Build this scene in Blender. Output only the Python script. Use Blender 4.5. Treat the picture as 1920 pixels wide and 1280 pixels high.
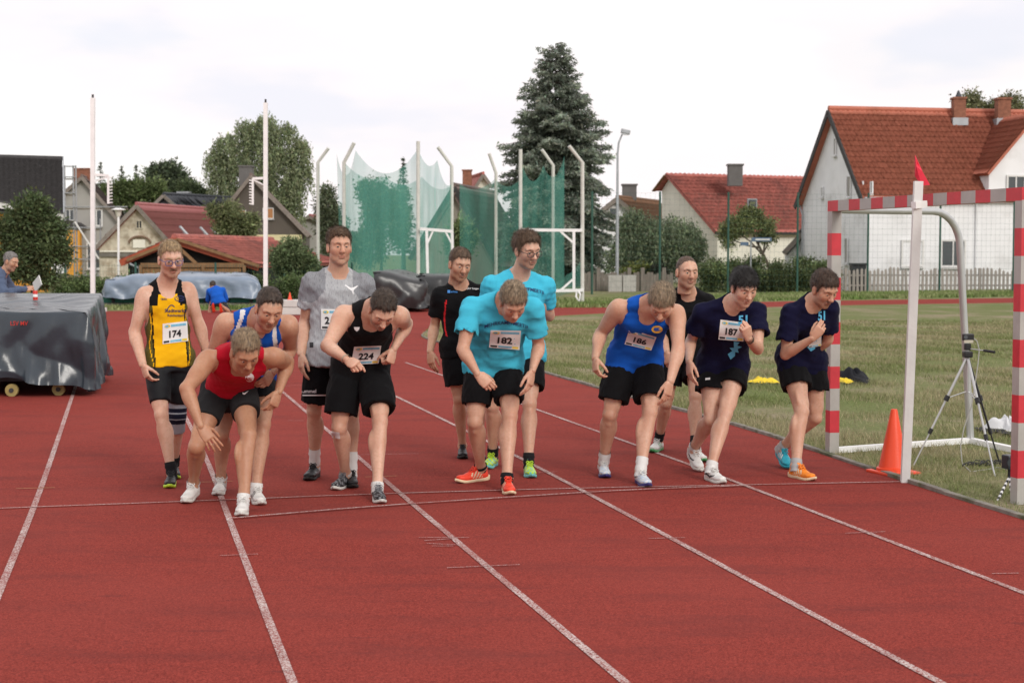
import bpy, bmesh, math, random
import numpy as np
from mathutils import Vector, Matrix
from mathutils.bvhtree import BVHTree
for _o in list(bpy.data.objects):
    bpy.data.objects.remove(_o)
scene = bpy.context.scene
C = scene.collection
R = math.radians
# ------------------------------------------------------------------ camera
CAM_H, FPX, CX, CY, HOR = 1.67, 3050.0, 960.0, 640.0, 475.0
PITCH = math.atan((CY - HOR) / FPX)
cam_data = bpy.data.cameras.new('camera')
cam = bpy.data.objects.new('camera', cam_data); C.objects.link(cam)
cam.location = (0, 0, CAM_H)
cam.rotation_euler = (math.pi / 2 - PITCH, 0, 0)
cam_data.sensor_width = 36.0
cam_data.lens = FPX / 1920 * 36.0
cam_data.clip_start = 0.1
cam_data.clip_end = 3000
cam_data.dof.use_dof = True
cam_data.dof.focus_distance = 11.6
cam_data.dof.aperture_fstop = 5.0
scene.camera = cam
# ------------------------------------------------------------------ sky: bright evening overcast
SUN_EL, SUN_AZ = R(30), R(150)       # azimuth from +Y towards +X: behind the camera, to the right
world = bpy.data.worlds.new('World'); scene.world = world; world.use_nodes = True
def build_world():
    nt = world.node_tree; nt.nodes.clear(); N = nt.nodes.new; L = nt.links.new
    out = N('ShaderNodeOutputWorld')
    sky = N('ShaderNodeTexSky'); sky.sky_type = 'NISHITA'; sky.sun_disc = False
    sky.sun_elevation = SUN_EL; sky.sun_rotation = SUN_AZ; sky.dust_density = 2.0
    b1 = N('ShaderNodeBackground'); b1.inputs[1].default_value = 0.12; L(sky.outputs[0], b1.inputs[0])
    tc = N('ShaderNodeTexCoord')
    mp = N('ShaderNodeMapping'); mp.inputs['Scale'].default_value = (1.0, 1.0, 3.0); L(tc.outputs['Generated'], mp.inputs[0])
    n1 = N('ShaderNodeTexNoise'); n1.inputs['Scale'].default_value = 3.2; n1.inputs['Detail'].default_value = 5; n1.inputs['Roughness'].default_value = 0.5
    L(mp.outputs[0], n1.inputs['Vector'])
    ramp = N('ShaderNodeValToRGB'); ramp.color_ramp.interpolation = 'EASE'
    e = ramp.color_ramp.elements
    e[0].position = 0.36; e[0].color = (0.81, 0.80, 0.86, 1)
    e[1].position = 0.62; e[1].color = (1.0, 0.97, 0.955, 1)
    m = e.new(0.46); m.color = (0.93, 0.87, 0.875, 1)
    L(n1.outputs[0], ramp.inputs[0])
    b2 = N('ShaderNodeBackground'); b2.inputs[1].default_value = 0.90; L(ramp.outputs[0], b2.inputs[0])
    mix = N('ShaderNodeMixShader')
    # thin cloud cover nearly everywhere, with a few pale blue gaps
    n2 = N('ShaderNodeTexNoise'); n2.inputs['Scale'].default_value = 2.3; n2.inputs['Detail'].default_value = 4
    mp2 = N('ShaderNodeMapping'); mp2.inputs['Scale'].default_value = (1.2, 1.2, 7.0); mp2.inputs['Location'].default_value = (0.7, 0.2, 0.25)
    L(tc.outputs['Generated'], mp2.inputs[0]); L(mp2.outputs[0], n2.inputs['Vector'])
    mr = N('ShaderNodeMapRange'); mr.inputs[1].default_value = 0.33; mr.inputs[2].default_value = 0.47; mr.inputs[3].default_value = 0.86; mr.inputs[4].default_value = 0.97
    L(n2.outputs[0], mr.inputs[0]); L(mr.outputs[0], mix.inputs[0])
    L(b1.outputs[0], mix.inputs[1]); L(b2.outputs[0], mix.inputs[2]); L(mix.outputs[0], out.inputs[0])
build_world()
sun_d = bpy.data.lights.new('sun', 'SUN'); sun_d.energy = 1.3; sun_d.angle = R(18); sun_d.color = (1.0, 0.95, 0.88)
sun = bpy.data.objects.new('sun', sun_d); C.objects.link(sun)
_sd = Vector((math.sin(SUN_AZ) * math.cos(SUN_EL), math.cos(SUN_AZ) * math.cos(SUN_EL), math.sin(SUN_EL)))
sun.rotation_euler = (-_sd).to_track_quat('-Z', 'Y').to_euler()
vs = scene.view_settings
vs.view_transform = 'Standard'; vs.look = 'None'; vs.exposure = 0.36; vs.gamma = 1.0; vs.use_curve_mapping = False
scene.cycles.use_denoising = True
scene.cycles.max_bounces = 6; scene.cycles.transparent_max_bounces = 24
scene.cycles.caustics_reflective = False; scene.cycles.caustics_refractive = False
# ------------------------------------------------------------------ helpers
CT, ST = math.cos(PITCH), math.sin(PITCH)
CAMP = np.array([0.0, 0.0, CAM_H])
def ray(px, py):
    r = (px - CX) / FPX; u = -(py - CY) / FPX
    return np.array([r, CT + ST * u, -ST + CT * u])
def G(px, py, z=0.0):
    """point of the level z that the photograph shows at a pixel"""
    d = ray(px, py); t = (z - CAM_H) / d[2]
    return CAMP + d * t
def at(px, py, Y):
    """point at distance Y that the photograph shows at a pixel"""
    d = ray(px, py); return CAMP + d * (Y / d[1])
def project(p):
    p = np.asarray(p, float) - CAMP
    z = p[1] * CT - p[2] * ST; u = p[1] * ST + p[2] * CT
    return CX + FPX * p[0] / z, CY - FPX * u / z
def nrm(v):
    v = np.asarray(v, float); return v / max(np.linalg.norm(v), 1e-9)
def V(*a): return np.array(a, float)

def mesh_from(name, verts, faces, smooth=False):
    me = bpy.data.meshes.new(name)
    verts = np.asarray(verts, np.float32).reshape(-1, 3)
    if isinstance(faces, np.ndarray) and faces.ndim == 2:
        n, k = faces.shape
        me.vertices.add(len(verts)); me.vertices.foreach_set('co', verts.ravel())
        me.loops.add(n * k); me.loops.foreach_set('vertex_index', faces.astype(np.int32).ravel())
        me.polygons.add(n); me.polygons.foreach_set('loop_start', np.arange(0, n * k, k, dtype=np.int32))
        try: me.polygons.foreach_set('loop_total', np.full(n, k, np.int32))
        except Exception: pass
        me.update(calc_edges=True)
    else:
        me.from_pydata([tuple(map(float, v)) for v in verts], [], [tuple(map(int, f)) for f in faces]); me.update()
    if smooth: me.polygons.foreach_set('use_smooth', np.ones(len(me.polygons), bool))
    return me
def link(name, me, parent=None, mats=None, loc=None):
    o = bpy.data.objects.new(name, me); C.objects.link(o)
    if mats is not None and me is not None and not len(me.materials):
        for m in (mats if isinstance(mats, (list, tuple)) else [mats]): me.materials.append(m)
    if loc is not None: o.location = tuple(map(float, loc))
    if parent is not None:
        o.parent = parent
        o.matrix_parent_inverse = Matrix.Translation(-Vector(parent.location)) if parent.type == 'EMPTY' else Matrix.Identity(4)
    return o
def thing(name, label, cat, loc=(0, 0, 0), group=None):
    o = bpy.data.objects.new(name, None); C.objects.link(o); o.empty_display_size = 0.1
    o.location = tuple(map(float, loc)); return tag(o, label, cat, group)
def tag(o, label=None, cat=None, group=None, kind=None):
    if label: o['label'] = label
    if cat: o['category'] = cat
    if group: o['group'] = group
    if kind: o['kind'] = kind
    return o

class MB:
    """collects shapes for one mesh"""
    def __init__(s): s.v = []; s.f = []; s.m = []; s.mi = 0
    def add(s, vs, fs):
        b = len(s.v); s.v.extend([tuple(map(float, v)) for v in vs])
        for f in fs: s.f.append(tuple(b + int(i) for i in f)); s.m.append(s.mi)
        return s
    def box(s, c, size, rot=None, bev=0.0):
        hx, hy, hz = [a / 2 for a in size]
        if bev <= 0:
            vs = [(x, y, z) for x in (-hx, hx) for y in (-hy, hy) for z in (-hz, hz)]
            fs = [(0, 1, 3, 2), (4, 6, 7, 5), (0, 4, 5, 1), (2, 3, 7, 6), (0, 2, 6, 4), (1, 5, 7, 3)]
        else:
            bm = bmesh.new(); bmesh.ops.create_cube(bm, size=1.0)
            for v in bm.verts: v.co = Vector((v.co.x * size[0], v.co.y * size[1], v.co.z * size[2]))
            bmesh.ops.bevel(bm, geom=bm.edges[:], offset=bev, segments=2, affect='EDGES', profile=0.6)
            bm.verts.index_update()
            vs = [tuple(v.co) for v in bm.verts]; fs = [tuple(v.index for v in f.verts) for f in bm.faces]; bm.free()
        c = np.asarray(c, float)
        vs = np.array(vs)
        if rot is not None: vs = vs @ np.asarray(rot, float).T
        return s.add(vs + c, fs)
    def beam(s, p0, p1, w, h=None, up=(0, 0, 1)):
        h = h or w; p0 = np.asarray(p0, float); p1 = np.asarray(p1, float)
        d = nrm(p1 - p0); up = np.asarray(up, float)
        if abs(d @ up) > 0.98: up = V(0, 1, 0)
        x = nrm(np.cross(d, up)); z = np.cross(x, d)
        vs = [p + x * a * w / 2 + z * b * h / 2 for p in (p0, p1) for a, b in ((-1, -1), (1, -1), (1, 1), (-1, 1))]
        return s.add(vs, [(0, 3, 2, 1), (4, 5, 6, 7), (0, 1, 5, 4), (1, 2, 6, 5), (2, 3, 7, 6), (3, 0, 4, 7)])
    def tube(s, pts, r, n=10, caps=True, closed=False):
        pts = [np.asarray(p, float) for p in pts]; k = len(pts)
        rs = r if isinstance(r, (list, tuple, np.ndarray)) else [r] * k
        vs = []; prev = None
        for i, p in enumerate(pts):
            if closed: t = pts[(i + 1) % k] - pts[i - 1]
            else: t = pts[min(i + 1, k - 1)] - pts[max(i - 1, 0)]
            t = nrm(t)
            if prev is None:
                a = V(0, 0, 1) if abs(t[2]) < 0.9 else V(1, 0, 0)
                x = nrm(np.cross(t, a))
            else: x = nrm(prev - t * (prev @ t))
            prev = x; y = np.cross(t, x)
            for j in range(n):
                an = 2 * math.pi * j / n; vs.append(p + (x * math.cos(an) + y * math.sin(an)) * rs[i])
        fs = []
        for i in range(k if closed else k - 1):
            for j in range(n):
                a = i * n + j; b = i * n + (j + 1) % n; i2 = ((i + 1) % k) * n
                fs.append((a, b, i2 + (j + 1) % n, i2 + j))
        if caps and not closed: fs.append(tuple(range(n - 1, -1, -1))); fs.append(tuple((k - 1) * n + j for j in range(n)))
        return s.add(vs, fs)
    def lathe(s, prof, n=20, c=(0, 0, 0)):
        vs = []; c = np.asarray(c, float)
        for r, z in prof:
            for j in range(n):
                a = 2 * math.pi * j / n; vs.append(c + V(r * math.cos(a), r * math.sin(a), z))
        fs = [(i * n + j, i * n + (j + 1) % n, (i + 1) * n + (j + 1) % n, (i + 1) * n + j) for i in range(len(prof) - 1) for j in range(n)]
        fs.append(tuple(range(n - 1, -1, -1))); fs.append(tuple((len(prof) - 1) * n + j for j in range(n)))
        return s.add(vs, fs)
    def prism(s, poly, d):
        """planar polygon (3D points) extruded by the vector d"""
        poly = [np.asarray(p, float) for p in poly]; d = np.asarray(d, float); n = len(poly)
        vs = poly + [p + d for p in poly]
        fs = [tuple(range(n)), tuple(range(2 * n - 1, n - 1, -1))] + [(i, i + n, (i + 1) % n + n, (i + 1) % n) for i in range(n)]
        return s.add(vs, fs)
    def quad(s, a, b, c, d): return s.add([a, b, c, d], [(0, 1, 2, 3)])
    def build(s, name, mats, parent=None, smooth=False, loc=None):
        me = bpy.data.meshes.new(name); vs = np.array(s.v, float)
        me.from_pydata([tuple(v) for v in vs], [], s.f)
        if any(s.m): me.polygons.foreach_set('material_index', s.m)
        bm = bmesh.new(); bm.from_mesh(me); bmesh.ops.recalc_face_normals(bm, faces=bm.faces); bm.to_mesh(me); bm.free()
        if smooth:
            me.polygons.foreach_set('use_smooth', np.ones(len(me.polygons), bool))
            try: me.set_sharp_from_angle(angle=R(40))
            except Exception: pass
        me.update()
        return link(name, me, parent, mats, loc)
def rotz(a):
    c, s = math.cos(a), math.sin(a); return np.array([[c, -s, 0], [s, c, 0], [0, 0, 1.0]])

# ------------------------------------------------------------------ materials
MATS = {}
def mat(name, col, rough=0.7, var=0.08, vscale=8.0, bump=0.0, bscale=60.0, metal=0.0, spec=0.4, col2=None, c2s=3.0, c2lo=0.5, c2hi=0.65,
        sss=0.0, stretch=None, attr=None, coat=0.0, sheen=0.0, emit=None, alpha=None):
    if name in MATS: return MATS[name]
    m = bpy.data.materials.new(name); m.use_nodes = True; MATS[name] = m
    nt = m.node_tree; N = nt.nodes.new; L = nt.links.new
    p = nt.nodes['Principled BSDF']
    p.inputs['Roughness'].default_value = rough; p.inputs['Metallic'].default_value = metal
    p.inputs['Specular IOR Level'].default_value = spec
    if coat: p.inputs['Coat Weight'].default_value = coat; p.inputs['Coat Roughness'].default_value = 0.2
    if sheen: p.inputs['Sheen Weight'].default_value = sheen
    tc = N('ShaderNodeTexCoord'); vec = tc.outputs['Object']
    if stretch:
        mp = N('ShaderNodeMapping'); mp.inputs['Scale'].default_value = stretch; L(vec, mp.inputs[0]); vec = mp.outputs[0]
    base = N('ShaderNodeRGB'); base.outputs[0].default_value = (*col, 1); cur = base.outputs[0]
    if attr:
        at_ = N('ShaderNodeAttribute'); at_.attribute_name = attr; cur = at_.outputs['Color']
    if col2:
        n2 = N('ShaderNodeTexNoise'); n2.inputs['Scale'].default_value = c2s; n2.inputs['Detail'].default_value = 5; n2.inputs['Roughness'].default_value = 0.6; L(vec, n2.inputs['Vector'])
        mr = N('ShaderNodeMapRange'); mr.inputs[1].default_value = c2lo; mr.inputs[2].default_value = c2hi; L(n2.outputs[0], mr.inputs[0])
        mx = N('ShaderNodeMix'); mx.data_type = 'RGBA'; L(mr.outputs[0], mx.inputs[0]); L(cur, mx.inputs[6]); mx.inputs[7].default_value = (*col2, 1); cur = mx.outputs[2]
    if var:
        n1 = N('ShaderNodeTexNoise'); n1.inputs['Scale'].default_value = vscale; n1.inputs['Detail'].default_value = 4; L(vec, n1.inputs['Vector'])
        mr = N('ShaderNodeMapRange'); mr.inputs[1].default_value = 0.3; mr.inputs[2].default_value = 0.7; mr.inputs[3].default_value = 1 - var; mr.inputs[4].default_value = 1 + var; L(n1.outputs[0], mr.inputs[0])
        hs = N('ShaderNodeHueSaturation'); L(mr.outputs[0], hs.inputs['Value']); L(cur, hs.inputs['Color']); cur = hs.outputs[0]
    L(cur, p.inputs['Base Color'])
    if bump:
        nb = N('ShaderNodeTexNoise'); nb.inputs['Scale'].default_value = bscale; nb.inputs['Detail'].default_value = 3; L(vec, nb.inputs['Vector'])
        b = N('ShaderNodeBump'); b.inputs['Strength'].default_value = bump; b.inputs['Distance'].default_value = 0.01; L(nb.outputs[0], b.inputs['Height']); L(b.outputs[0], p.inputs['Normal'])
    if sss:
        p.inputs['Subsurface Weight'].default_value = sss; p.inputs['Subsurface Radius'].default_value = (1.0, 0.35, 0.2); p.inputs['Subsurface Scale'].default_value = 0.012
    if emit: p.inputs['Emission Color'].default_value = (*emit[0], 1); p.inputs['Emission Strength'].default_value = emit[1]
    if alpha is not None: p.inputs['Alpha'].default_value = alpha
    return m
def srgb(r, g, b):
    f = lambda c: (c / 12.92 if c <= 0.04045 else ((c + 0.055) / 1.055) ** 2.4)
    return (f(r / 255), f(g / 255), f(b / 255))
def cloth(name, col, rough=0.85, var=0.06, bscale=500, bump=0.25, spec=0.12, **kw):
    return mat('cloth_' + name, col, rough, var, 5.0, bump, bscale, spec=spec, sheen=0.03, **kw)

# ------------------------------------------------------------------ ground, track and grass
def track_mat(name, line=False):
    m = bpy.data.materials.new(name); m.use_nodes = True; MATS[name] = m
    nt = m.node_tree; N = nt.nodes.new; L = nt.links.new; p = nt.nodes['Principled BSDF']
    tc = N('ShaderNodeTexCoord')
    def noise(s, d=3, r=.5, st=None):
        v = tc.outputs['Object']
        if st: mp = N('ShaderNodeMapping'); mp.inputs['Scale'].default_value = st; mp.inputs['Rotation'].default_value = (0, 0, .23); L(v, mp.inputs[0]); v = mp.outputs[0]
        n = N('ShaderNodeTexNoise'); n.inputs['Scale'].default_value = s; n.inputs['Detail'].default_value = d; n.inputs['Roughness'].default_value = r; L(v, n.inputs['Vector']); return n.outputs[0]
    def rng(x, a, b, c=0., d=1.):
        r = N('ShaderNodeMapRange'); r.inputs[1].default_value = a; r.inputs[2].default_value = b; r.inputs[3].default_value = c; r.inputs[4].default_value = d; L(x, r.inputs[0]); return r.outputs[0]
    def mix(f, a, b):
        x = N('ShaderNodeMix'); x.data_type = 'RGBA'; L(f, x.inputs[0])
        for s, k in ((a, 6), (b, 7)):
            if isinstance(s, tuple): x.inputs[k].default_value = (*s, 1)
            else: L(s, x.inputs[k])
        return x.outputs[2]
    g = noise(120, 3, .75)
    c = mix(rng(g, .36, .64), (0.150, 0.021, 0.016), (0.365, 0.062, 0.047))
    c = mix(rng(noise(75, 2), .60, .70, 0, .55), c, (0.06, 0.014, 0.014))
    c = mix(rng(noise(.9, 5, .65, (1, 3, 1)), .48, .70, 0, .50), c, (0.130, 0.030, 0.028))      # dark rubbed bands
    c = mix(rng(noise(.35, 4, .6), .42, .66, 0, .35), c, (0.30, 0.060, 0.048))
    c = mix(rng(noise(2.6, 6, .7, (1, 5, 1)), .58, .72, 0, .5), c, (0.075, 0.026, 0.028))      # scuffs
    if line:
        w = rng(noise(90, 3, .8), .42, .58); w2 = rng(noise(2.0, 4, .6), .30, .62, .40, 1.0)
        mm = N('ShaderNodeMath'); mm.operation = 'MULTIPLY'; L(w, mm.inputs[0]); L(w2, mm.inputs[1]); mm.use_clamp = True
        c = mix(mm.outputs[0], c, (0.68, 0.62, 0.59))
    L(c, p.inputs['Base Color']); p.inputs['Roughness'].default_value = 0.95; p.inputs['Specular IOR Level'].default_value = 0.10
    b = N('ShaderNodeBump'); b.inputs['Strength'].default_value = 0.55; b.inputs['Distance'].default_value = 0.006; L(g, b.inputs['Height']); L(b.outputs[0], p.inputs['Normal'])
    return m
def grass_ground_mat():
    m = bpy.data.materials.new('turf'); m.use_nodes = True
    nt = m.node_tree; N = nt.nodes.new; L = nt.links.new; p = nt.nodes['Principled BSDF']; tc = N('ShaderNodeTexCoord')
    def noise(s, d=4, r=.6, st=(1, 1, 1)):
        mp = N('ShaderNodeMapping'); mp.inputs['Scale'].default_value = st; L(tc.outputs['Object'], mp.inputs[0])
        n = N('ShaderNodeTexNoise'); n.inputs['Scale'].default_value = s; n.inputs['Detail'].default_value = d; n.inputs['Roughness'].default_value = r; L(mp.outputs[0], n.inputs['Vector']); return n.outputs[0]
    def ramp(x, cs):
        r = N('ShaderNodeValToRGB'); e = r.color_ramp.elements
        while len(e) < len(cs): e.new(.5)
        for i, (q, c) in enumerate(cs): e[i].position = q; e[i].color = (*c, 1)
        L(x, r.inputs[0]); return r.outputs[0]
    a = ramp(noise(.42, 6, .68, (1, .8, 1)), [(.36, (0.150, 0.185, 0.062)), (.50, (0.190, 0.205, 0.088)), (.58, (0.265, 0.235, 0.140)), (.70, (0.330, 0.275, 0.190))])
    b = ramp(noise(24, 4, .7), [(.3, (.62, .62, .62)), (.7, (1.22, 1.22, 1.22))])
    x = N('ShaderNodeMix'); x.data_type = 'RGBA'; x.blend_type = 'MULTIPLY'; x.inputs[0].default_value = 1; L(a, x.inputs[6]); L(b, x.inputs[7])
    L(x.outputs[2], p.inputs['Base Color']); p.inputs['Roughness'].default_value = .95; p.inputs['Specular IOR Level'].default_value = .1
    bp = N('ShaderNodeBump'); bp.inputs['Strength'].default_value = .6; bp.inputs['Distance'].default_value = .03; L(noise(40, 4), bp.inputs['Height']); L(bp.outputs[0], p.inputs['Normal'])
    return m
M_TRACK = track_mat('track_rubber'); M_LINE = track_mat('worn_white_paint', True)
g = MB(); g.quad((-900, -12, 0), (900, -12, 0), (900, 1400, 0), (-900, 1400, 0)); ground = g.build('ground', grass_ground_mat()); tag(ground, kind='structure')
def pl(pts): return [G(*p) for p in pts]
edge_px = [(1920, 975), (1690, 903), (1400, 803), (1200, 752), (1045, 707), (900, 665), (835, 646), (800, 637), (788, 631), (793, 624), (830, 614), (900, 604), (1000, 596), (1100, 589), (1480, 574), (1890, 568)]
EDGE = [p[:2] for p in pl(edge_px)]
_d = nrm(np.array(EDGE[0]) - np.array(EDGE[1])); EDGE = [tuple(np.array(EDGE[0]) + _d * 16)] + EDGE + [(60, EDGE[-1][1] + 16)]
def smoothline(P, it=2):
    P = [np.asarray(p, float) for p in P]
    for _ in range(it):
        Q = [P[0]]
        for a, b in zip(P[:-1], P[1:]): Q += [a * .75 + b * .25, a * .25 + b * .75]
        P = Q + [P[-1]]
    return P
EDGE = smoothline(EDGE)
far_px = [(1890, 559), (1480, 565), (1100, 573.5), (900, 577), (700, 580), (400, 582), (100, 584), (-300, 586)]
FAR = [(60, G(1890, 559)[1] + 22)] + [tuple(p[:2]) for p in pl(far_px)] + [(-40, 46)]
def sheet(name, pts, z, m):
    from mathutils.geometry import tessellate_polygon
    P = [Vector((float(p[0]), float(p[1]), z)) for p in pts]; T = tessellate_polygon([P])
    me = mesh_from(name, [tuple(p) for p in P], [tuple(t) for t in T])
    if me.polygons[0].normal.z < 0: me.flip_normals()
    return tag(link(name, me, None, m), kind='structure')
track = sheet('track', [tuple(p) for p in FAR] + [(-40.0, -8.0), (70.0, -8.0), (70.0, FAR[0][1])], 0.004, M_TRACK)
lawn = sheet('infield', [tuple(p) for p in EDGE] + [(69.0, EDGE[0][1])], 0.008, ground.data.materials[0])
# concrete edging between the track and the grass, in separate kerb stones
M_KERB = mat('kerb_concrete', (0.23, 0.21, 0.18), 0.9, 0.25, 9, 0.4, 80, col2=(0.10, 0.11, 0.06), c2s=4)
def kerb():
    acc = 0; pts = [np.array(p) for p in EDGE]; seg = [pts[0]]; n = 0
    dense = []
    for a, b in zip(pts[:-1], pts[1:]):
        L_ = np.linalg.norm(b - a); k = max(1, int(L_ / .25))
        dense += [a + (b - a) * i / k for i in range(k)]
    i = 0
    for i in range(0, len(dense) - 4, 4):
        a, b = dense[i], dense[i + 4]
        if a[1] > 34 or a[1] < 6: continue
        d = nrm(b - a); nn = np.array([d[1], -d[0]]); 
        if nn[0] < 0: nn = -nn
        o = MB(); c = (a + b) / 2 + nn * .025; Lk = np.linalg.norm(b - a) - .008
        o.box((c[0], c[1], 0.004 + .004 * math.sin(i)), (Lk, .055, .05), rotz(math.atan2(d[1], d[0])), .006)
        o.build('kerb_stone', M_KERB, track); n += 1
kerb()
# lane lines
LD = nrm(np.array([-(960 - 250) / FPX, 1.0])); LN = np.array([LD[1], -LD[0]])
def line_strip(name, pts, w, z=.008, m=None):
    pts = [np.asarray(p, float)[:2] for p in pts]; b = MB(); vs = []
    for i, p in enumerate(pts):
        t = nrm(pts[min(i + 1, len(pts) - 1)] - pts[max(i - 1, 0)]); nn = np.array([-t[1], t[0]]) * w / 2
        vs += [(*(p - nn), z), (*(p + nn), z)]
    b.add(vs, [(2 * i, 2 * i + 2, 2 * i + 3, 2 * i + 1) for i in range(len(pts) - 1)])
    return b.build(name, m or M_LINE, track)
lanes = {'A': [(-60, 1256), (0, 1108), (65, 950), (100, 850), (135, 745), (160, 670)],
         'C': [(586, 1380), (548, 1280), (490, 1130), (426, 965), (392, 870), (352, 790), (300, 690)],
         'D': [(1290, 1380), (1170, 1280), (960, 1103), (760, 935), (640, 830), (530, 735), (455, 672)],
         'E': [(1950, 1382), (1760, 1280), (1430, 1103), (1095, 922), (930, 836), (735, 740), (610, 680)],
         'F': [(2250, 1245), (1920, 1113), (1660, 1013), (1395, 910), (1200, 838), (1010, 770), (860, 715), (760, 680)]}
for k_, v_ in lanes.items(): line_strip('lane_line', smoothline(pl(v_), 2), 0.040)
line_strip('start_line', smoothline(pl([(-200, 964), (0, 955), (330, 943), (700, 928), (1090, 917), (1400, 911), (1690, 905)]), 1), .024, .012)
line_strip('start_line', smoothline(pl([(436, 974.5), (700, 952), (1000, 932), (1200, 920), (1400, 913)]), 1), .026, .0155)
M_CHALK = mat('chalk_mark', (0.5, 0.42, 0.40), 0.9, 0.3, 200, col2=(0.28, 0.07, 0.06), c2s=160, c2lo=.42, c2hi=.52); M_YMARK = mat('yellow_mark', (0.42, 0.24, 0.10), 0.9, 0.3, 150)
for a, b_, m_ in [((30, 918), (103, 916), M_YMARK), ((368, 906), (436, 904), M_YMARK), ((685, 896), (745, 894), M_YMARK), ((540, 790), (570, 790), M_CHALK), ((640, 855), (785, 852), M_CHALK), ((412, 1044), (484, 1041), M_CHALK), ((838, 1067), (975, 1061), M_CHALK),
                  ((785, 1010), (880, 1010), M_CHALK), ((795, 1016), (850, 1012), M_CHALK), ((800, 1021), (860, 1024), M_CHALK), ((810, 1026), (850, 1026), M_CHALK), ((1215, 1012), (1285, 1010), M_CHALK), ((1585, 1002), (1660, 999), M_CHALK), ((1860, 1078), (1910, 1077), M_CHALK), ((530, 725), (570, 722), M_CHALK), ((1010, 888), (1045, 886), M_CHALK), ((560, 760), (580, 757), M_CHALK)]:
    line_strip('paint_mark', [G(*a), (G(*a) + G(*b_)) / 2, G(*b_)], .012, .0105, m_)
# grass blades: one mass, thinner with distance and on the bare patches
def blades(n, seed, poly_fn, h0=.05, w0=.006, far=30.):
    rs = np.random.RandomState(seed); P = poly_fn(rs, n); n = len(P)
    d = np.hypot(P[:, 0], P[:, 1]); sc = np.clip(d / 13, .8, 3.0)
    h = h0 * rs.uniform(.4, 1.25, n) * np.clip(sc, .8, 1.25); w = w0 * sc * rs.uniform(.6, 1.3, n)
    an = rs.uniform(0, 2 * math.pi, n); lean = rs.uniform(.1, 1.0, n) * h; la = rs.uniform(0, 2 * math.pi, n)
    dx, dy = np.cos(an) * w / 2, np.sin(an) * w / 2
    tip = np.stack([P[:, 0] + np.cos(la) * lean, P[:, 1] + np.sin(la) * lean, h], 1)
    z = np.full(n, -.004)
    v = np.concatenate([np.stack([P[:, 0] - dx, P[:, 1] - dy, z], 1), np.stack([P[:, 0] + dx, P[:, 1] + dy, z], 1), tip]); i = np.arange(n)
    dry = np.clip(rs.normal(.52, .28, n) + .42 * np.sin(P[:, 0] * 1.3 + 1) * np.sin(P[:, 1] * .75) + .2 * np.sin(P[:, 0] * 4.1 + P[:, 1] * 2.7), 0, 1)[:, None]
    c = np.array([[.150, .190, .060]]) * (1 - dry) + np.array([[.36, .31, .19]]) * dry; c = c * rs.uniform(.7, 1.3, (n, 1))
    c = np.concatenate([c, np.ones((n, 1))], 1); return v, np.stack([i, i + n, i + 2 * n], 1), np.concatenate([c, c, c])
M_BLADE = mat('grass_blade', (.1, .12, .04), .7, 0, attr='Col', spec=.2)
EX = np.array([p[0] for p in EDGE]); EY = np.array([p[1] for p in EDGE])
_ke = int(np.argmin(EX + (EY < 20) * 100)); 
def infield(rs, n):
    Y = 8.0 * (40 / 8.0) ** rs.rand(n); o = np.argsort(EY[:_ke]); xe = np.interp(Y, EY[:_ke][o], EX[:_ke][o])
    xr = Y * .345
    W = np.maximum(xr - xe, .05); keep = rs.rand(n) < W / 14.0
    X = xe + .03 + rs.rand(n) * (W + .5)
    P = np.stack([X, Y], 1)[keep]
    f = np.sin(P[:, 0] * 1.7 + 2) * np.sin(P[:, 1] * .8 + .6) + .6 * np.sin(P[:, 0] * 3.9 + P[:, 1] * 2.1) + .5 * np.sin(P[:, 1] * 3.1 - P[:, 0] * .7)
    near = (P[:, 0] - np.interp(P[:, 1], EY[:_ke][o], EX[:_ke][o])) < .5
    return P[(rs.rand(len(P)) < np.clip(.52 - .75 * f, .07, 1)) | near]
gv, gf, gc = blades(980000, 3, infield)
gme = mesh_from('grass', gv, gf); at_ = gme.attributes.new('Col', 'FLOAT_COLOR', 'POINT'); at_.data.foreach_set('color', gc.astype(np.float32).ravel())
grass = link('grass', gme, None, M_BLADE); tag(grass, 'short worn green and dry grass of the infield', 'grass', kind='stuff')
print('GRASS blades', len(gf))
# ------------------------------------------------------------------ houses behind the ground
HB = -0.9                                                    # their floors lie lower than the field
def tiles(name, a, b, c, d, m, parent, tw, th, amp=.025, step=.03, wave=True):
    """roof plane a-b (ridge) d-c (eave) covered with rows of tiles, each tile a wave and a step"""
    a, b, c, d = [np.asarray(x, float) for x in (a, b, c, d)]
    nu = max(2, int(round(np.linalg.norm(b - a) / tw))); nv = max(2, int(round(np.linalg.norm(d - a) / th)))
    n = nrm(np.cross(b - a, d - a)); n = n if n[2] > 0 else -n
    ku = 4 if wave else 1
    us = np.arange(nu * ku + 1) / (nu * ku); vs = []; fs = []
    hw = amp * np.sin(np.arange(nu * ku + 1) * 2 * math.pi / ku) if wave else np.zeros(nu * ku + 1)
    rs = np.random.RandomState(nu * 7 + nv)
    for i in range(nv):
        jig = rs.normal(0, step * .18, nu * ku + 1)
        for v, lift in ((i / nv, .0), ((i + 1) / nv + .012, step)):
            for j, u in enumerate(us): vs.append((a * (1 - u) + b * u) * (1 - v) + (d * (1 - u) + c * u) * v + n * (hw[j] + lift + jig[j] + .03))
    w = len(us)
    for i in range(nv):
        o = i * 2 * w
        fs += [(o + j, o + w + j, o + w + j + 1, o + j + 1) for j in range(w - 1)]
        if i < nv - 1: fs += [(o + w + j, o + 2 * w + j, o + 2 * w + j + 1, o + w + j + 1) for j in range(w - 1)]
    o = link(name, mesh_from(name, np.array(vs), np.array(fs)), parent, m); o['kind'] = 'stuff'; return o
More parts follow.
